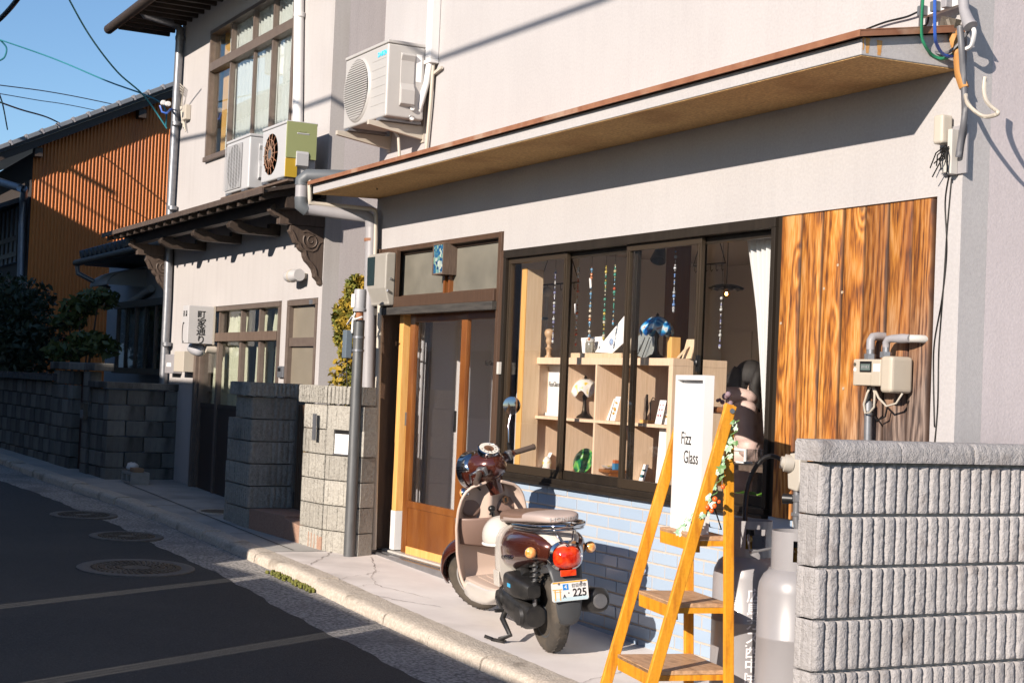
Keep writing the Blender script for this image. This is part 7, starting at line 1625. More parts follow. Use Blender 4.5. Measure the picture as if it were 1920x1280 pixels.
m_brn = M('brown_metallic_paint', (.075,.018,.010), .22, .35, coat=1.0, k=1); m_bge = M('beige_plastic', (.60,.465,.385), .45, k=.80, bump=[(400,.05)])
m_crm = M('cream_paint', (.68,.63,.57), .25, coat=.6, k=.75); m_tau = M('taupe_plastic', (.22,.14,.11), .5, k=.9)
m_stb = M('brown_seat_vinyl', (.20,.12,.085), .5, bump=[(300,.15)], k=.9); m_stg = M('beige_seat_vinyl', (.50,.40,.36), .5, bump=[(300,.15)], k=.8)
m_blk2 = M('black_engine', (.012,.012,.013), .42, .1, col2=(.03,.028,.026), nscale=12, k=1); m_gry = M('grey_fender_plastic', (.045,.048,.052), .5, k=1)
m_rub = M('tyre_rubber', (.028,.025,.022), .8, col2=(.075,.06,.045), nscale=8, bump=[(60,.2)], k=1); m_rim = M('silver_rim', (.50,.49,.47), .35, .7, k=1)
m_red = m_red; m_lens = M('red_lens', (.42,.012,.004), .12, coat=1, k=1, col2=(.75,.06,.01), nscale=30); m_amb = M('amber_lens', (.70,.19,.015), .12, coat=1, k=1, col2=(.9,.5,.2), nscale=50)
def sell(hw, hh, n=28, e=2.6): 
    out_ = []
    for i in range(n):
        a = 2*math.pi*i/n; c, s = math.cos(a), math.sin(a); out_.append((hw*math.copysign(abs(c)**(2/e), c), hh*math.copysign(abs(s)**(2/e), s)))
    return out_
def loftx(secs, e=2.6, n=28):
    """sections (x, yc, half width, z0, z1)"""
    return [[(x, yc+u, (z0+z1)/2+v) for u, v in sell(hw, (z1-z0)/2, n, e)] for x, yc, hw, z0, z1 in secs]
# wheels
def wheel(cx, st, rimm, label):
    c = (cx, 0, .207)
    mb = MB(); R1 = .207
    prof = []
    for k in range(17):
        a = math.pi*(k/16)-math.pi/2; prof.append((.158+.049*math.cos(a)**.8 if math.cos(a) > 0 else .158, .046*math.sin(a)))
    prof = [(.125,-.036),(.135,-.044)]+prof+[(.135,.044),(.125,.036)]
    mb.lathe(prof, c, (0,1,0), 56); w_ = sobj('wheel', mb, m_rub, st=st, smooth=60)
    # tread grooves: raised blocks
    mb = MB()
    for k in range(36):
        for s in (-1, 1):
            a = 2*math.pi*(k+.25*s)/36; rr = .2045
            p = V((c[0]+rr*math.cos(a), s*.016, c[2]+rr*math.sin(a))); t_ = V((-math.sin(a), s*.6, math.cos(a))).normalized(); nrm = V((math.cos(a), 0, math.sin(a)))
            mb.obox(p, t_*.011, nrm.cross(t_).normalized()*.0085, nrm*.0018)
    sobj('tread', mb, m_rub, w_, st=st)
    mb = MB(); mb.lathe([(.020,-.05),(.05,-.048),(.055,-.02),(.10,-.012),(.118,-.036),(.128,-.038),(.128,.038),(.118,.036),(.10,.012),(.055,.02),(.05,.048),(.02,.05)], c, (0,1,0), 48); sobj('rim', mb, rimm, w_, st=st, smooth=40)
    mb = MB()
    for k in range(5):
        a = 2*math.pi*k/5; mb.bar((c[0]+.04*math.cos(a), .0, c[2]+.04*math.sin(a)), (c[0]+.12*math.cos(a), 0, c[2]+.12*math.sin(a)), .055, .03, up=(-math.sin(a),0,math.cos(a)))
    sobj('spokes', mb, rimm, w_, st=st, bevel=.004)
    mb = MB(); mb.cyl((c[0],-.075,c[2]),(c[0],.075,c[2]),.022,None,18); sobj('hub', mb, m_gry, w_, st=st, smooth=40)
    return w_
wheel(0, False, m_gry, ''); wheel(1.22, True, m_rim, '')
# front fender and fork
def fender(cx, cz, r, hw, a0, a1, n=18, depth=.05):
    loops = []
    for k in range(n+1):
        a = a0+(a1-a0)*k/n; t = min(1, min(k, n-k)/4+.25); w_ = hw*(.35+.65*min(1, t))
        loops.append([(cx+(r-depth*(abs(u)**2.2))*math.cos(a), w_*u, cz+(r-depth*(abs(u)**2.2))*math.sin(a)) for u in [i/5-1 for i in range(11)]])
    return loops
mb = MB(); mb.loft(fender(1.22,.207,.262,.085,R(-8),R(150),20,.06), closed=False, caps=False); o = sobj('front_fender', mb, m_brn, st=True, smooth=180); md = o.modifiers.new('t','SOLIDIFY'); md.thickness = .006
for s in (-1, 1):
    mb = MB(); mb.tube([(1.22,s*.072,.207),(1.14,s*.072,.37),(1.06,s*.05,.52)], [.022,.024,.03], 10); sobj('fork_leg', mb, m_blk2, st=True, smooth=60)
mb = MB(); mb.tube([(1.23,.085,.22),(1.10,.09,.18),(1.03,.085,.22)], .010, 6); sobj('brake_arm', mb, m_alu, st=True, smooth=60)
# leg shield: inner beige trough + brown outer shell
def shw(z): # half width of the leg shield at height z
    pts = [(.16,.150),(.24,.178),(.40,.205),(.56,.214),(.66,.205),(.73,.185),(.78,.15),(.805,.10),(.815,.05)]
    for (a, b_), (c, d) in zip(pts, pts[1:]):
        if a <= z <= c: return b_+(d-b_)*(z-a)/(c-a)
    return pts[0][1] if z < pts[0][0] else pts[-1][1]
def shx(z): return 1.045-.10*max(0, (z-.30))/.5-.28*max(0,(.27-z))**.9*1.0
def inner(u, v):
    z = .17+.645*v; w_ = shw(z); y = w_*(2*u-1); e = abs(2*u-1)
    lip = .075*max(0, e-.72)/.28
    tun = .055*math.exp(-(y/.045)**2)*min(1, max(0,(z-.45)/.12))
    return (shx(z)-.015-lip-tun, y, z)
def outer(u, v):
    z = .17+.645*v; w_ = shw(z)+.004; y = w_*(2*u-1); e = abs(2*u-1)
    return (shx(z)+.075*(1-e**2.4)-.085*(e**5), y, z+.0)
mb = MB(); mb.grid(inner, 36, 36); sh = sobj('leg_shield', mb, m_bge, smooth=180)
mb = MB(); mb.grid(outer, 36, 36); sobj('front_cowl', mb, m_brn, smooth=180)
mb = MB(); rim = []
for k in range(61):
    t = k/60; 
    if t < .45: u, v = 0, t/.45
    elif t < .55: u, v = (t-.45)/.10, 1.0
    else: u, v = 1, 1-(t-.55)/.45
    p = V(inner(u, v)); rim.append(p+V((-.003,0,0)))
mb.tube(rim, .009, 8); sobj('shield_edge', mb, m_bge, sh, smooth=60)
# taupe glove pocket with open top, recess hollows and key switch
def pocket(u, v):
    a = math.pi*(u-.5); z = .455+.155*v; w_ = .195*(.86+.14*v); y = .012+w_*math.sin(a); bul = .105*(math.cos(a)**.8)*(.55+.45*math.sin(v*math.pi*.62+.1)); return (shx(z)-.030-bul, y, z-.035*abs(math.sin(a))**2*(0 if v < .5 else 0)-.03*(1-abs(math.sin(a)))*(1-v))
mb = MB(); mb.grid(pocket, 30, 14); o = sobj('glove_pocket', mb, m_tau, smooth=180); md = o.modifiers.new('t','SOLIDIFY'); md.thickness = .006
for s in (-1, 1):
    mb = MB(); mb.lathe([(.0001,.004),(.052,.004),(.060,.0),(.064,-.008)], (shx(.68)-.022, s*.105, .672), (-1,0,.15), 28); sobj('recess', mb, m_tau, sh, smooth=60)
mb = MB(); mb.lathe([(.0001,.012),(.020,.012),(.024,.008),(.026,0)], (shx(.70)-.032,-.10,.695), (-1,0,.1), 24); kd = sobj('key_dial', mb, m_chrome, sh, smooth=40)
mb = MB(); mb.box(shx(.70)-.050,shx(.70)-.044,-.104,-.096,.682,.708); sobj('key_slot', mb, m_black, kd)
mb = MB(); mb.ball((shx(.64)-.09,.0,.655),(.02,.022,.02),10,8); mb.bar((shx(.64)-.095,-.012,.655),(shx(.62)-.12,.02,.625),.012,.008); mb.bar((shx(.64)-.1,0,.64),(shx(.62)-.11,-.01,.605),.01,.02); sobj('bag_hook', mb, m_black, sh, smooth=60)
# floorboard and cream skirt
secs = [(.99,0,.150,.175,.25),(.93,0,.172,.145,.265),(.82,0,.178,.135,.268),(.68,0,.178,.142,.268),(.54,0,.175,.165,.270),(.44,0,.168,.205,.275),(.385,0,.15,.24,.285)]
mb = MB(); mb.loft(loftx(secs, 5)); sobj('skirt', mb, m_crm, smooth=60)
mb = MB(); mb.loft([[(x, yc+u, z1-.012+v) for u, v in sell(hw-.012, .016, 28, 5)] for x, yc, hw, z0, z1 in secs]); sobj('floorboard', mb, m_bge, smooth=60)
for k in range(5):
    mb = MB(); mb.box(.50,.86,-.10+k*.05-.006,-.10+k*.05+.006,.2725,.2760); sobj('floor_rib', mb, m_bge)
# under-seat front panel
secs = [(.52,0,.10,.275,.44),(.47,0,.135,.275,.56),(.41,0,.150,.275,.625),(.34,0,.15,.30,.64)]
mb = MB(); mb.loft(loftx(secs, 4)); sobj('seat_front_panel', mb, m_crm, smooth=60)
mb = MB(); mb.box(.35,.44,.1505,.156,.30,.385); sobj('battery_cover', mb, m_crm, bevel=.003)
# rear body
secs = [(.44,0,.085,.43,.60),(.40,0,.125,.395,.625),(.33,0,.152,.380,.640),(.22,0,.168,.392,.655),(.10,0,.173,.420,.663),(-.02,0,.172,.455,.668),(-.12,0,.162,.480,.668),(-.20,0,.140,.500,.655),(-.25,0,.105,.510,.630),(-.275,0,.06,.53,.60)]
mb = MB(); mb.loft(loftx(secs, 2.7, 36)); body = sobj('rear_body', mb, m_brn, smooth=180, sub=1)
secs = [(.10,0,.085,.60,.676),(.0,0,.105,.60,.690),(-.10,0,.110,.60,.692),(-.18,0,.105,.585,.680),(-.24,0,.088,.570,.650),(-.28,0,.060,.570,.618)]
mb = MB(); mb.loft(loftx(secs, 3.0, 32)); sobj('tail_cover', mb, m_crm, smooth=180, sub=1)
# seat
def seat_secs():
    return [(.525,0,.055,.635,.672),(.50,0,.085,.625,.695),(.44,0,.108,.632,.708),(.34,0,.124,.648,.718),(.22,0,.130,.660,.726),(.12,0,.130,.670,.734),(.02,0,.130,.682,.746),(-.08,0,.126,.694,.756),(-.16,0,.118,.702,.760),(-.22,0,.100,.708,.757),(-.255,0,.066,.713,.748),(-.262,0,.03,.718,.738)]
mb = MB(); L = loftx(seat_secs(), 3.4, 36); mb.loft(L)
n = 36
for k in range(len(mb.f)):
    f_ = mb.f[k]
    if len(f_) == 4:
        cx_ = sum(mb.v[i][0] for i in f_)/4; cz_ = sum(mb.v[i][2] for i in f_)/4; sec = k//n
        ss = seat_secs()[min(sec, 11)]; top = cz_ > ss[3]+(ss[4]-ss[3])*.78
        mb.m[k] = 0 if ((cx_ > .06 and cz_ > ss[3]+.035) or (cx_ > .42)) else 1
mb.m[-1] = 1; mb.m[-2] = 0; mb.m = [1 if (sum(mb.v[i][0] for i in f_)/len(f_) < .05) else m_ for f_, m_ in zip(mb.f, mb.m)]
sobj('seat', mb, [m_stb, m_stg], smooth=180, sub=1)
tt = text_mesh('HONDA', .042, .0006, offset=.0006); tt.materials.clear()
for v_ in tt.vertices:
    # seat back rim, read from behind
    u_ = v_.co.x/.12; x = -.24+.075*(u_*.9)**2*1.6; v_.co = SW((x-.012+.0, -v_.co.x*.95, .725+v_.co.y*.62)) if False else SW((-.270+3.4*v_.co.x**2, -v_.co.x, .733+v_.co.y*.7))
obj('seat_lettering', tt, m_white, scoot)
# chrome grab rail and luggage loop
def arc_rail(z0, s=1.0):
    pts = [(.10,.150,.672),(.02,.156,.680)]
    for k in range(13):
        a = math.pi*k/12; pts.append((-.10-.215*math.sin(a), .152*math.cos(a), .688+.016*math.sin(a)))
    return pts+[(.02,-.156,.680),(.10,-.150,.672)]
mb = MB(); mb.tube(arc_rail(0), .011, 10); sobj('grab_rail', mb, m_chrome, smooth=60)
mb = MB(); mb.tube([(x, y*.96, z-.020) for x, y, z in arc_rail(0)], .006, 8); sobj('rail_lower_bar', mb, m_chrome, smooth=60)
mb = MB(); mb.tube([(-.20,.062,.700),(-.255,.050,.665),(-.285,.030,.625),(-.298,.0,.606),(-.285,-.030,.625),(-.255,-.050,.665),(-.20,-.062,.700)], .0048, 8); sobj('luggage_loop', mb, m_chrome, smooth=60)
# tail lamp
mb = MB(); mb.loft([[(x, u, .540+v) for u, v in sell(hw, hh, 28, 2.6)] for x, hw, hh in ((-.225,.076,.060),(-.27,.076,.060),(-.305,.068,.054),(-.322,.050,.040),(-.330,.022,.018))]); sobj('tail_lamp', mb, m_lens, smooth=180)
mb = MB(); mb.loft([[(x, u, .547+v) for u, v in sell(hw, hh, 36, 2.6)] for x, hw, hh in ((-.19,.084,.074),(-.235,.094,.080),(-.272,.091,.077),(-.278,.078,.064),(-.245,.074,.060))], caps=False); sobj('lamp_bezel', mb, m_chrome, smooth=60)
mb = MB(); mb.tube([(-.20,.0,.622),(-.262,0,.612),(-.300,0,.592)], [.014,.012,.006], 8); sobj('bezel_ridge', mb, m_chrome, smooth=60)
# turn signals
def tsig(p, d, nm, st=False, lens=m_amb):
    p = V(p); d = V(d).normalized()
    mb = MB(); mb.lathe([(.0001,-.03),(.016,-.027),(.028,-.012),(.0315,.004),(.031,.008)], p, d, 24); o_ = sobj(nm, mb, m_chrome, st=st, smooth=50)
    mb = MB(); mb.lathe([(.0295,.006),(.027,.016),(.016,.024),(.0001,.027)], p, d, 24); sobj('lens', mb, lens, o_, st=st, smooth=60)
for s in (1, -1):
    tsig((-.19,s*.165,.565), (-1,s*.12,.02), 'rear_turn_signal')
    mb = MB(); mb.cyl((-.17,s*.12,.562),(-.178,s*.158,.565),.012,None,10); sobj('signal_stalk', mb, m_black, smooth=40)
tsig((1.0,.155,.80), (.95,.35,.0), 'front_turn_signal', True); tsig((1.0,-.155,.80), (.95,-.35,.0), 'front_turn_signal', True)
# rear fender, reflector, licence plate
mb = MB(); mb.loft([[(x+.012*(abs(u)/hw)**2, u, z) for u in [hw*(i/6-1) for i in range(13)]] for x, hw, z in ((-.235,.095,.50),(-.262,.088,.46),(-.278,.082,.42),(-.288,.075,.36),(-.292,.068,.29),(-.290,.060,.24),(-.284,.045,.205),(-.278,.02,.195))], closed=False, caps=False); o = sobj('rear_fender', mb, m_gry, smooth=180); md = o.modifiers.new('t','SOLIDIFY'); md.thickness = .006
mb = MB(); mb.box(-.298,-.285,-.042,.042,.446,.478); sobj('reflector', mb, m_lens, bevel=.002)
PX, PZ, PT = -.305, .372, R(7)
pn = V((-math.cos(PT),0,math.sin(PT))); pu = V((math.sin(PT),0,math.cos(PT))); pr_ = V((0,-1,0))     # normal, up, reading direction
def plate_pt(u, v, w_=0): return V((PX,0,PZ))+pr_*u+pu*v+pn*w_
m_plw = M('plate_white', (.78,.77,.76), .5, k=.8); m_ply = M('plate_orange', (.75,.36,.03), .5, k=.9); m_plb = M('plate_blue_sticker', (.02,.20,.55), .5, k=1); m_pls = M('plate_pale_blue', (.55,.70,.76), .5, k=.8)
mb = MB(); mb.prism([(-.10+.008*(1-math.cos(a))*s1+0, 0) for a, s1 in ()] or [(-.10,-.042),(-.092,-.05),(.092,-.05),(.10,-.042),(.10,.042),(.092,.05),(-.092,.05),(-.10,.042)], lambda u, v, ww: plate_pt(u, v, ww), -.001, .001); pl_ = sobj('licence_plate', mb, m_plw, label='white licence plate with orange gate drawing, reading A 225')
def pquad(name, u0, u1, v0, v1, m, lift=.0016):
    mb = MB(); mb.prism([(u0,v0),(u1,v0),(u1,v1),(u0,v1)], lambda u, v, ww: plate_pt(u, v, ww), .0011, lift); return sobj(name, mb, m, pl_)
pquad('top_band', -.092, .096, .0415, .0485, m_ply); pquad('sea_band', -.092, .096, -.0485, -.030, m_pls, .0014)
pquad('sticker', -.038, -.007, .006, .036, m_plb)
def ptext(s, u, v, size, m, sx=1.0, off=.0004):
    me = text_mesh(s, size, .0003, offset=off); me.materials.clear()
    for q in me.vertices: q.co = SW(plate_pt(u+q.co.x*sx, v+q.co.y, .0021+q.co.z))
    obj('lettering', me, m, pl_)
ptext('4', -.0225, .021, .030, m_plw); ptext('廿日市市', .050, .024, .0205, m_ink); ptext('A', -.032, -.026, .026, m_letter); ptext('・', -.008, -.012, .030, m_letter); ptext('225', .052, -.013, .056, m_letter, .92, .001)
# torii drawing
for (u0,u1,v0,v1) in ((-.094,-.042,.0085,.0125),(-.089,-.047,-.002,.0005),(-.084,-.079,-.044,.008),(-.057,-.052,-.044,.008)): pquad('gate_drawing', u0, u1, v0, v1, m_ply, .0019)
for u in (-.06,.062):
    mb = MB(); mb.lathe([(.0055,0),(.0055,.003),(.0001,.0045)], plate_pt(u,.040,.0011), pn, 12); sobj('plate_screw', mb, m_alu, pl_, smooth=40)
# engine, air cleaner, transmission, exhaust
mb = MB(); mb.loft(loftx([(.42,.095,.045,.20,.29),(.36,.105,.055,.175,.31),(.22,.115,.058,.165,.30),(.08,.115,.062,.14,.285),(-.02,.11,.064,.135,.28),(-.075,.105,.05,.155,.26)], 3)); sobj('transmission_cover', mb, m_blk2, smooth=50)
mb = MB(); mb.cyl((.33,.155,.245),(.33,.172,.245),.05,.045,24); sobj('cover_boss', mb, m_blk2, smooth=40)
mb = MB(); mb.cyl((-.0,.165,.207),(-.0,.182,.207),.055,.048,24); sobj('cover_boss', mb, m_blk2, smooth=40)
mb = MB(); mb.loft(loftx([(.24,.115,.04,.31,.40),(.20,.125,.058,.295,.41),(.06,.13,.06,.29,.405),(-.08,.13,.055,.30,.395),(-.115,.125,.035,.315,.38)], 4)); ac_ = sobj('air_cleaner', mb, m_blk2, smooth=50)
mb = MB(); mb.box(.07,.115,.189,.1915,.345,.365); sobj('sticker', mb, M('blue_sticker',(.05,.35,.6),.4,k=1), ac_)
mb = MB(); mb.tube([(.26,.06,.36),(.20,.08,.42),(.10,.09,.43),(.05,.10,.40)], .03, 10); sobj('intake_duct', mb, m_blk2, smooth=60)
mb = MB(); hx = [(-.06+.10*t*0-.02*t, .10, .30+.20*t) for t in [i/60 for i in range(61)]]
mb.tube([(x-.0+.026*math.cos(i*.75), y+.026*math.sin(i*.75), z) for i, (x, y, z) in enumerate(hx)], .0055, 6); sobj('shock_spring', mb, m_blk2, smooth=60)
mb = MB(); mb.cyl((-.05,.10,.24),(-.085,.10,.52),.013,None,10); sobj('shock_rod', mb, m_alu, smooth=40)
mb = MB(); mb.bar((.36,.172,.245),(.20,.195,.20),.014,.02); mb.bar((.21,.185,.20),(.20,.235,.205),.018,.018); sobj('kick_lever', mb, m_blk2, bevel=.003)
mb = MB(); mb.tube([(.40,.10,.20),(.30,.12,.19),(.05,.16,.165),(-.03,.14,.19)], .012, 8); mb.tube([(-.03,.12,.207),(.04,.14,.14),(.02,.12,.26)], .010, 6); sobj('brake_rod', mb, m_gry, smooth=60)
mb = MB(); mb.loft(loftx([(.20,-.14,.03,.20,.26),(.14,-.15,.055,.19,.30),(-.10,-.165,.064,.215,.345),(-.26,-.172,.064,.235,.365),(-.285,-.172,.05,.25,.35)], 2.4)); sobj('muffler', mb, m_blk2, smooth=60)
mb = MB(); mb.cyl((-.284,-.172,.30),(-.30,-.172,.302),.04,.034,20); sobj('muffler_cap', mb, m_alu, smooth=40)
mb = MB(); mb.loft(loftx([(.40,0,.07,.19,.30),(.25,0,.09,.17,.34),(.1,0,.09,.20,.36),(.05,0,.05,.2,.3)], 3)); sobj('engine_block', mb, m_blk2, smooth=50)
# side stand
sf = V((.30,.235,0)); 
def ginv(p): return p
foot_w = V((G(936,1204).x, G(936,1204).y, 0)); foot_w.z = gz(foot_w.x)+.006
dl = foot_w-SO; fl = V((dl.dot(_f), dl.dot(SLft), dl.dot(SUp)))
mb = MB(); mb.tube([(.36,.11,.19),(.33,.15,.13),(fl.x-.04,fl.y-.05,fl.z+.035),(fl.x,fl.y,fl.z+.012)], [.016,.016,.014,.013], 8); mb.bar((fl.x-.03,fl.y-.02,fl.z+.004),(fl.x+.05,fl.y+.02,fl.z+.004),.03,.01); mb.tube([(fl.x+.05,fl.y+.02,fl.z+.006),(fl.x+.09,fl.y+.03,fl.z+.008),(fl.x+.10,fl.y+.05,fl.z+.016)], .010, 6); sobj('side_stand', mb, m_blk2, smooth=50)
# steering head: handle cover, headlamp, meter, grips, levers, mirror
mb = MB(); mb.loft([[(x, u, zc+v) for u, v in sell(hw, hh, 28, 2.3)] for x, hw, hh, zc in ((.80,.03,.03,.905),(.82,.065,.06,.905),(.87,.098,.085,.90),(.94,.108,.098,.892),(1.0,.105,.100,.885),(1.05,.092,.090,.882))]); hc = sobj('handle_cover', mb, m_brn, st=True, smooth=180)
mb = MB(); mb.loft([[(x, u, z) for x, u in [(.90+hx_*math.cos(a), hy*math.sin(a)) for a in [2*math.pi*i/20 for i in range(20)]]] for hx_, hy, z in ((.055,.05,.74),(.06,.052,.80),(.07,.06,.86))]); sobj('column_cover', mb, m_brn, hc, st=True, smooth=60)
for s in (-1, 1):
    mb = MB(); mb.loft([[(.90-.10*t-.0, s*(.07+.10*t), .905+.012*t)] and [(.90-.06*t+hw*math.cos(a), s*(.06+.10*t), .908+.008*t+hw*.8*math.sin(a)) for a in [2*math.pi*i/14 for i in range(14)]] for t, hw in ((0,.05),(.5,.038),(1,.026))]); sobj('bar_cover', mb, m_brn, hc, st=True, smooth=60)
mb = MB(); mb.lathe([(.104,-.03),(.110,-.012),(.108,.004),(.096,.010),(.094,.004)], (1.06,0,.882), (1,0,-.04), 36); sobj('headlamp_rim', mb, m_chrome, hc, st=True, smooth=60)
mb = MB(); mb.lathe([(.095,.0),(.085,.018),(.05,.032),(.0001,.037)], (1.065,0,.882), (1,0,-.04), 32); sobj('headlamp_lens', mb, M('lamp_glass',(.55,.57,.60),.05,.3,k=1), hc, st=True, smooth=60)
mb = MB(); mb.lathe([(.090,-.02),(.112,-.008),(.113,.0),(.10,.004)], (1.0,0,.885), (1,0,.0), 36); 
mb = MB(); mb.loft([[(x, .112*math.sin(a)*sc, .885+.108*math.cos(a)*sc) for a in [R(-75)+R(150)*i/20 for i in range(21)]] for x, sc in ((.965,.985),(1.0,1.012),(1.06,1.0))], closed=False, caps=False); o = sobj('headlamp_visor', mb, m_chrome, hc, st=True, smooth=180); md = o.modifiers.new('t','SOLIDIFY'); md.thickness = .004
ma_ = V((-.50,0,.866)).normalized(); mc = V((.868,0,1.004))
mb = MB(); mb.lathe([(.060,-.03),(.066,-.008),(.066,.006),(.058,.010),(.055,.006)], mc, ma_, 36); mt = sobj('speedometer', mb, m_chrome, hc, st=True, smooth=60)
mb = MB(); mb.lathe([(.0001,.0085),(.0565,.0085),(.0565,-.01)], mc, ma_, 32); sobj('dial', mb, M('cream_dial',(.72,.69,.62),.35,k=.8), mt, st=True)
mb = MB(); mb.lathe([(.014,.0092),(.030,.0092)], mc, ma_, 24); mb.m = [0]*len(mb.f); sobj('dial_ring', mb, m_rust, mt, st=True)
mb = MB(); e1 = ma_.cross(V((0,1,0))).normalized(); mb.bar(mc+ma_*.0105, mc+ma_*.0105+e1*.030+V((0,.018,0)), .003, .002, up=ma_)
for k in range(9):
    a = R(-120)+R(240)*k/8; dd = e1*math.cos(a)+V((0,1,0))*math.sin(a); mb.bar(mc+ma_*.010+dd*.038, mc+ma_*.010+dd*.047, .003, .002, up=ma_)
sobj('dial_marks', mb, m_black, mt, st=True)
for s in (-1, 1):
    a_ = V((.845,s*.155,.918)); b_ = V((.775,s*.285,.908)); d_ = (b_-a_).normalized()
    mb = MB(); mb.cyl(a_, b_, .0165, .0165, 16); mb.cyl(b_, b_+d_*.010, .019, .016, 16); sobj('grip', mb, M('grip_rubber%d' % (s+1), (.075,.05,.038), .7, bump=[(220,.6)], k=1), st=True, smooth=40)
    mb = MB(); mb.cyl(a_-d_*.035, a_+d_*.004, .026, .025, 18); mb.box(a_.x-.026,a_.x+.016,a_.y-s*.03-.014,a_.y-s*.03+.014,a_.z-.026,a_.z+.024); sobj('switch_housing', mb, m_alu, st=True, bevel=.005)
    mb = MB(); mb.tube([a_-d_*.02+V((.03,0,0)), a_+V((.06,s*.02,-.004)), b_+V((.055,-s*.02,-.01)), b_+V((.045,s*.0,-.012))], [.009,.0075,.0065,.008], 8); sobj('brake_lever', mb, m_chrome, st=True, smooth=60)
m0 = V((.855,-.165,.935)); m1 = V((.87,-.235,1.075)); m2 = V((.845,-.275,1.135))
mb = MB(); mb.tube([m0, m0+V((.0,0,.03)), m1, m2+V((.015,0,0))], .0055, 8); mr = sobj('mirror_stalk', mb, m_chrome, st=True, smooth=60)
mb = MB(); mb.cyl(m0, m0+V((0,0,.05)), .011, .008, 10); sobj('stalk_boot', mb, m_black, mr, st=True, smooth=40)
mn = steer(m2+V((-1,0,0)))-steer(m2)
# mirror head built straight in scooter space so that it looks back at the rider
mcen = steer(m2+V((0,0,.04))); mdir = V((-.97,.10,.04)).normalized()
mb = MB(); mb.lathe([(.0001,-.026),(.025,-.022),(.046,-.010),(.053,.002),(.053,.006),(.049,.007)], mcen, mdir, 32); mh = sobj('mirror_head', mb, m_chrome, smooth=60)
mb = MB(); mb.lathe([(.0001,.0065),(.049,.0065)], mcen, mdir, 32); sobj('mirror_glass', mb, M('mirror_silver', (.85,.86,.88), .02, 1.0, k=1), mh)
# brake cables, emblem
mb = MB(); mb.tube([(.86,.12,.90),(.93,.13,.84),(.96,.06,.78),(.93,.02,.72)], .006, 6); mb.tube([(.86,-.12,.90),(.95,-.12,.83),(.97,-.04,.78)], .006, 6); sobj('brake_cables', mb, m_black, hc, st=True, smooth=60)
me = text_mesh('GIORNO', .040, .0022, offset=.0014); me.materials.clear()
for q in me.vertices:
    xx = .165-q.co.x*1.12; zz = .487+q.co.y*.75+(.165-xx)*-.0-.145*(xx-.165)*-1*0+.0
    zz = .490+q.co.y*.75-(xx-.165)*.14
    hw = .1725-.35*max(0, xx-.25)**1.6*.9-.0; 
    e_ = abs((zz-.52)/.135); hw2 = .168*(max(.05, 1-min(.98, e_)**2.7))**(1/2.7)
    q.co = SW((xx, hw2+.0035+q.co.z, zz))
obj('emblem', me, m_chrome, scoot)
# ---- white helmet hung in front of the seat
hm = thing('helmet', SW((.60,.05,.42)), 'white open face helmet hanging in front of the scooter seat', 'helmet')
mb = MB(); c = V((.585,.055,.54)); vs = []
for j in range(11):
    t = j/10*1.9
    vs.append([(c.x+.105*math.sin(t)*math.cos(a)*1.08, c.y+.105*math.sin(t)*math.sin(a), c.z+.115*math.cos(t)) for a in [2*math.pi*i/28 for i in range(28)]])
mb.loft(vs, caps=False); o = sobj('shell', mb, m_crm, hm, smooth=180); md = o.modifiers.new('t','SOLIDIFY'); md.thickness = .012
mb = MB(); mb.tube([(p[0],p[1],p[2]) for p in vs[10]], .008, 8, True); sobj('edge_trim', mb, m_white, hm, smooth=60)
# ================================================================ WOMAN INSIDE THE SHOP
m_skin = M('skin', (.55,.36,.27), .5, sss=0, k=.9); m_hair = M('black_hair', (.012,.009,.008), .7, stretch=(30,30,2), bump=[(6,.3)], k=1)
m_coat = M('dusty_pink_puffer', (.56,.40,.36), .5, col2=(.60,.44,.40), nscale=8, bump=[(30,.25)], bdist=.01, k=1); m_mask = M('white_mask', (.62,.60,.58), .8, k=1); m_pant = M('dark_trousers', (.03,.03,.035), .8, k=1)
PY = 1.28; hd_ = P(1400, 712, 'y', PY); FX_ = V((hd_.x, PY, .106))
fw = V((.62,.78,0)).normalized(); lf_ = V((-fw.y, fw.x, 0)); ZH = hd_.z-.106          # facing direction, her left, head centre height
pers = thing('person', FX_, 'woman in dusty pink puffer coat and white mask looking down inside the shop', 'person')
def W(f, l, z): return FX_+fw*f+lf_*l+V((0,0,z))
s_ = ZH/1.50
pts = [(0,0,.92,.125,.10),(-.005,0,1.08,.115,.095),(.0,0,1.24,.135,.10),(-.005,0,1.34,.085,.075),(.015,0,1.40,.052,.05),(.05,0,1.46,.066,.062),(.06,0,1.52,.088,.078),(.05,0,1.585,.078,.07),
 (0,.09,.88,.085,.085),(.015,.095,.48,.058,.058),(-.01,.095,.08,.04,.04),(.13,.10,.03,.036,.03),
 (0,-.09,.88,.085,.085),(.015,-.095,.48,.058,.058),(-.01,-.095,.08,.04,.04),(.13,-.10,.03,.036,.03),
 (-.005,.165,1.31,.055,.055),(.03,.22,1.04,.042,.042),(.25,.12,1.02,.032,.032),(.33,.08,1.04,.03,.018),
 (-.005,-.165,1.31,.055,.055),(.03,-.22,1.04,.042,.042),(.25,-.12,1.02,.032,.032),(.33,-.08,1.04,.03,.018)]
edges = [(0,1),(1,2),(2,3),(3,4),(4,5),(5,6),(6,7),(0,8),(8,9),(9,10),(10,11),(0,12),(12,13),(13,14),(14,15),(2,16),(16,17),(17,18),(18,19),(2,20),(20,21),(21,22),(22,23)]
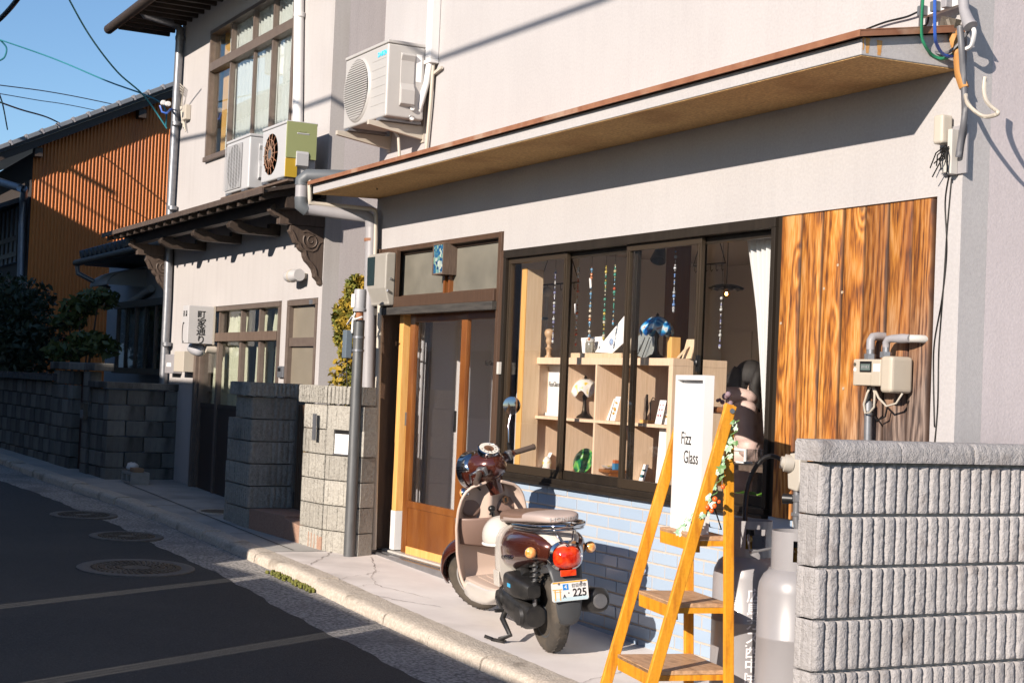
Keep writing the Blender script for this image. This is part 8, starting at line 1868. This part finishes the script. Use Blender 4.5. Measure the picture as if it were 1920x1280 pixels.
# fingers, each a short chain rooted in the palm
for base, sgn in ((19,1),(23,-1)):
    for k, (o_, ln) in enumerate(((-.024,.052),(-.008,.060),(.008,.058),(.023,.046))):
        p = pts[base]; i = len(pts); pts.append((p[0]+.030,p[1]+o_,p[2]+.0,.0085,.0085)); pts.append((p[0]+.030+ln*.55,p[1]+o_*1.1,p[2]-.012,.008,.008)); pts.append((p[0]+.030+ln*.85,p[1]+o_*1.1,p[2]-.035,.007,.007)); edges += [(base,i),(i,i+1),(i+1,i+2)]
    p = pts[base]; i = len(pts); pts.append((p[0]+.0,p[1]-sgn*.034,p[2]+.004,.010,.010)); pts.append((p[0]+.036,p[1]-sgn*.046,p[2]-.006,.008,.008)); edges += [(base,i),(i,i+1)]
me = bpy.data.meshes.new('body'); me.from_pydata([tuple(W(f*s_, l*s_, z*s_)) for f, l, z, _, _ in pts], edges, []); me.materials.append(m_skin)
bd = bpy.data.objects.new('body', me); link(bd, pers)
sk = bd.modifiers.new('skin','SKIN'); sk.use_smooth_shade = True
for i, (_, _, _, a, b_) in enumerate(pts):
    me.skin_vertices[0].data[i].radius = (a*s_, b_*s_); me.skin_vertices[0].data[i].use_root = (i == 0)
sb = bd.modifiers.new('sub','SUBSURF'); sb.levels = 1; sb.render_levels = 2
def pobj(nm, loops, m, caps=True, sub=1, par=pers):
    mb = MB(); mb.loft([[W(f*s_, l*s_, z*s_) for f, l, z in L] for L in loops], caps=caps); return obj(nm, mb, m, par, smooth=180, sub=sub)
def ringl(cf, cl, z, rf, rl, n=24, tilt=0): return [(cf+rf*math.cos(2*math.pi*i/n), cl+rl*math.sin(2*math.pi*i/n), z+tilt*math.cos(2*math.pi*i/n)) for i in range(n)]
# quilted coat: body and sleeves
L = []
zs_ = [.72,.725]+[.74+.62*i/28 for i in range(29)]
for z in zs_:
    t = (z-.72)/.64; w_ = .215-.02*t if t < .75 else .20-.13*((t-.75)/.25)**1.3; q = .012*abs(math.sin((z-.72)/.105*math.pi))
    L.append(ringl(0-.005, 0, z, (w_*.76 if t < .8 else w_*.8)+q, w_+q))
pobj('coat', L, m_coat)
for s in (1, -1):
    path = [(-.005,.15*s,1.315),(.0,.19*s,1.25),(.02,.225*s,1.12),(.04,.23*s,1.04),(.10,.20*s,1.0),(.19,.15*s,1.005),(.26,.12*s,1.02)]
    fine = []
    for a, b_ in zip(path, path[1:]):
        for k in range(6): t = k/6; fine.append(tuple(a[i]*(1-t)+b_[i]*t for i in range(3)))
    fine.append(path[-1]); rr = [(.082-.030*(i/len(fine)))+.010*abs(math.sin(i*.62)) for i in range(len(fine))]
    mb = MB(); mb.tube([W(f*s_, l*s_, z*s_) for f, l, z in fine], [r_*s_ for r_ in rr], 18); obj('sleeve', mb, m_coat, pers, smooth=180)
mb = MB(); mb.tube([W(*(q*s_ for q in p)) for p in ((.075,.08,1.36),(.02,.125,1.385),(-.06,.12,1.395),(-.115,.06,1.385),(-.135,0,1.37),(-.115,-.06,1.385),(-.06,-.12,1.395),(.02,-.125,1.385),(.075,-.08,1.36))], [.03,.042,.05,.06,.066,.06,.05,.042,.03], 14); obj('hood', mb, m_coat, pers, smooth=180)
for s in (1, -1):
    pobj('trouser_leg', [ringl(.0,.092*s,.74,.10,.098,16), ringl(.012,.095*s,.50,.075,.075,16), ringl(.0,.095*s,.10,.058,.055,16)], m_pant)
    mb = MB(); c = W(.045,.095*s,.035); mb.ball((0,0,0),(1,1,1),14,8); mb.v = [tuple(c+fw*(v[0]*.125)+lf_*(v[1]*.045)+V((0,0,max(-.034, v[2]*.05)))) for v in mb.v]; obj('shoe', mb, m_black, pers, smooth=90)
# hair: cap, long side locks and a back fall, mask, eyes, ears
mb = MB(); n = 28; loops = []
for j in range(12):
    t = j/11*2.0; lp = []
    for i in range(n):
        a = 2*math.pi*i/n; cf = math.cos(a); front = max(0, cf)
        tt_ = min(t, 1.18 if cf > .55 else 2.0)
        lp.append(W((.038+.112*math.sin(tt_)*cf*1.02-.012)*s_, (.098*math.sin(tt_)*math.sin(a))*s_, (1.525+.115*math.cos(tt_))*s_))
    loops.append(lp)
mb.loft(loops, caps=False); o = obj('hair', mb, m_hair, pers, smooth=180); md = o.modifiers.new('t','SOLIDIFY'); md.thickness = .014
mb = MB(); mb.tube([W(f*s_, l*s_, z*s_) for f, l, z in ((-.02,0,1.56),(-.06,0,1.48),(-.07,0,1.40),(-.06,0,1.30))], [.07,.085,.075,.05], 16); obj('hair_back', mb, m_hair, pers, smooth=180)
for s in (1, -1):
    mb = MB(); mb.tube([W(f*s_, l*s_, z*s_) for f, l, z in ((.085,.05*s,1.60),(.075,.085*s,1.53),(.055,.092*s,1.45),(.075,.085*s,1.36),(.09,.075*s,1.27))], [.02,.034,.036,.03,.012], 10); obj('hair_lock', mb, m_hair, pers, smooth=180)
mb = MB(); mb.ball((0,0,0),(1,1,1),18,10); c = W(.098*s_,0,1.475*s_); mb.v = [tuple(c+fw*(v[0]*.045)+lf_*(v[1]*.062)+V((0,0,v[2]*.048))) for v in mb.v]; obj('face_mask', mb, m_mask, pers, smooth=90)
for s in (1, -1):
    mb = MB(); mb.ball(W(.132*s_,.032*s*s_,1.535*s_), .010, 10, 6); obj('eye', mb, m_black, pers, smooth=90)
mb = MB(); mb.ball(W(.145*s_,0,1.51*s_), (.014,.014,.022), 10, 6); obj('nose', mb, m_skin, pers, smooth=90)
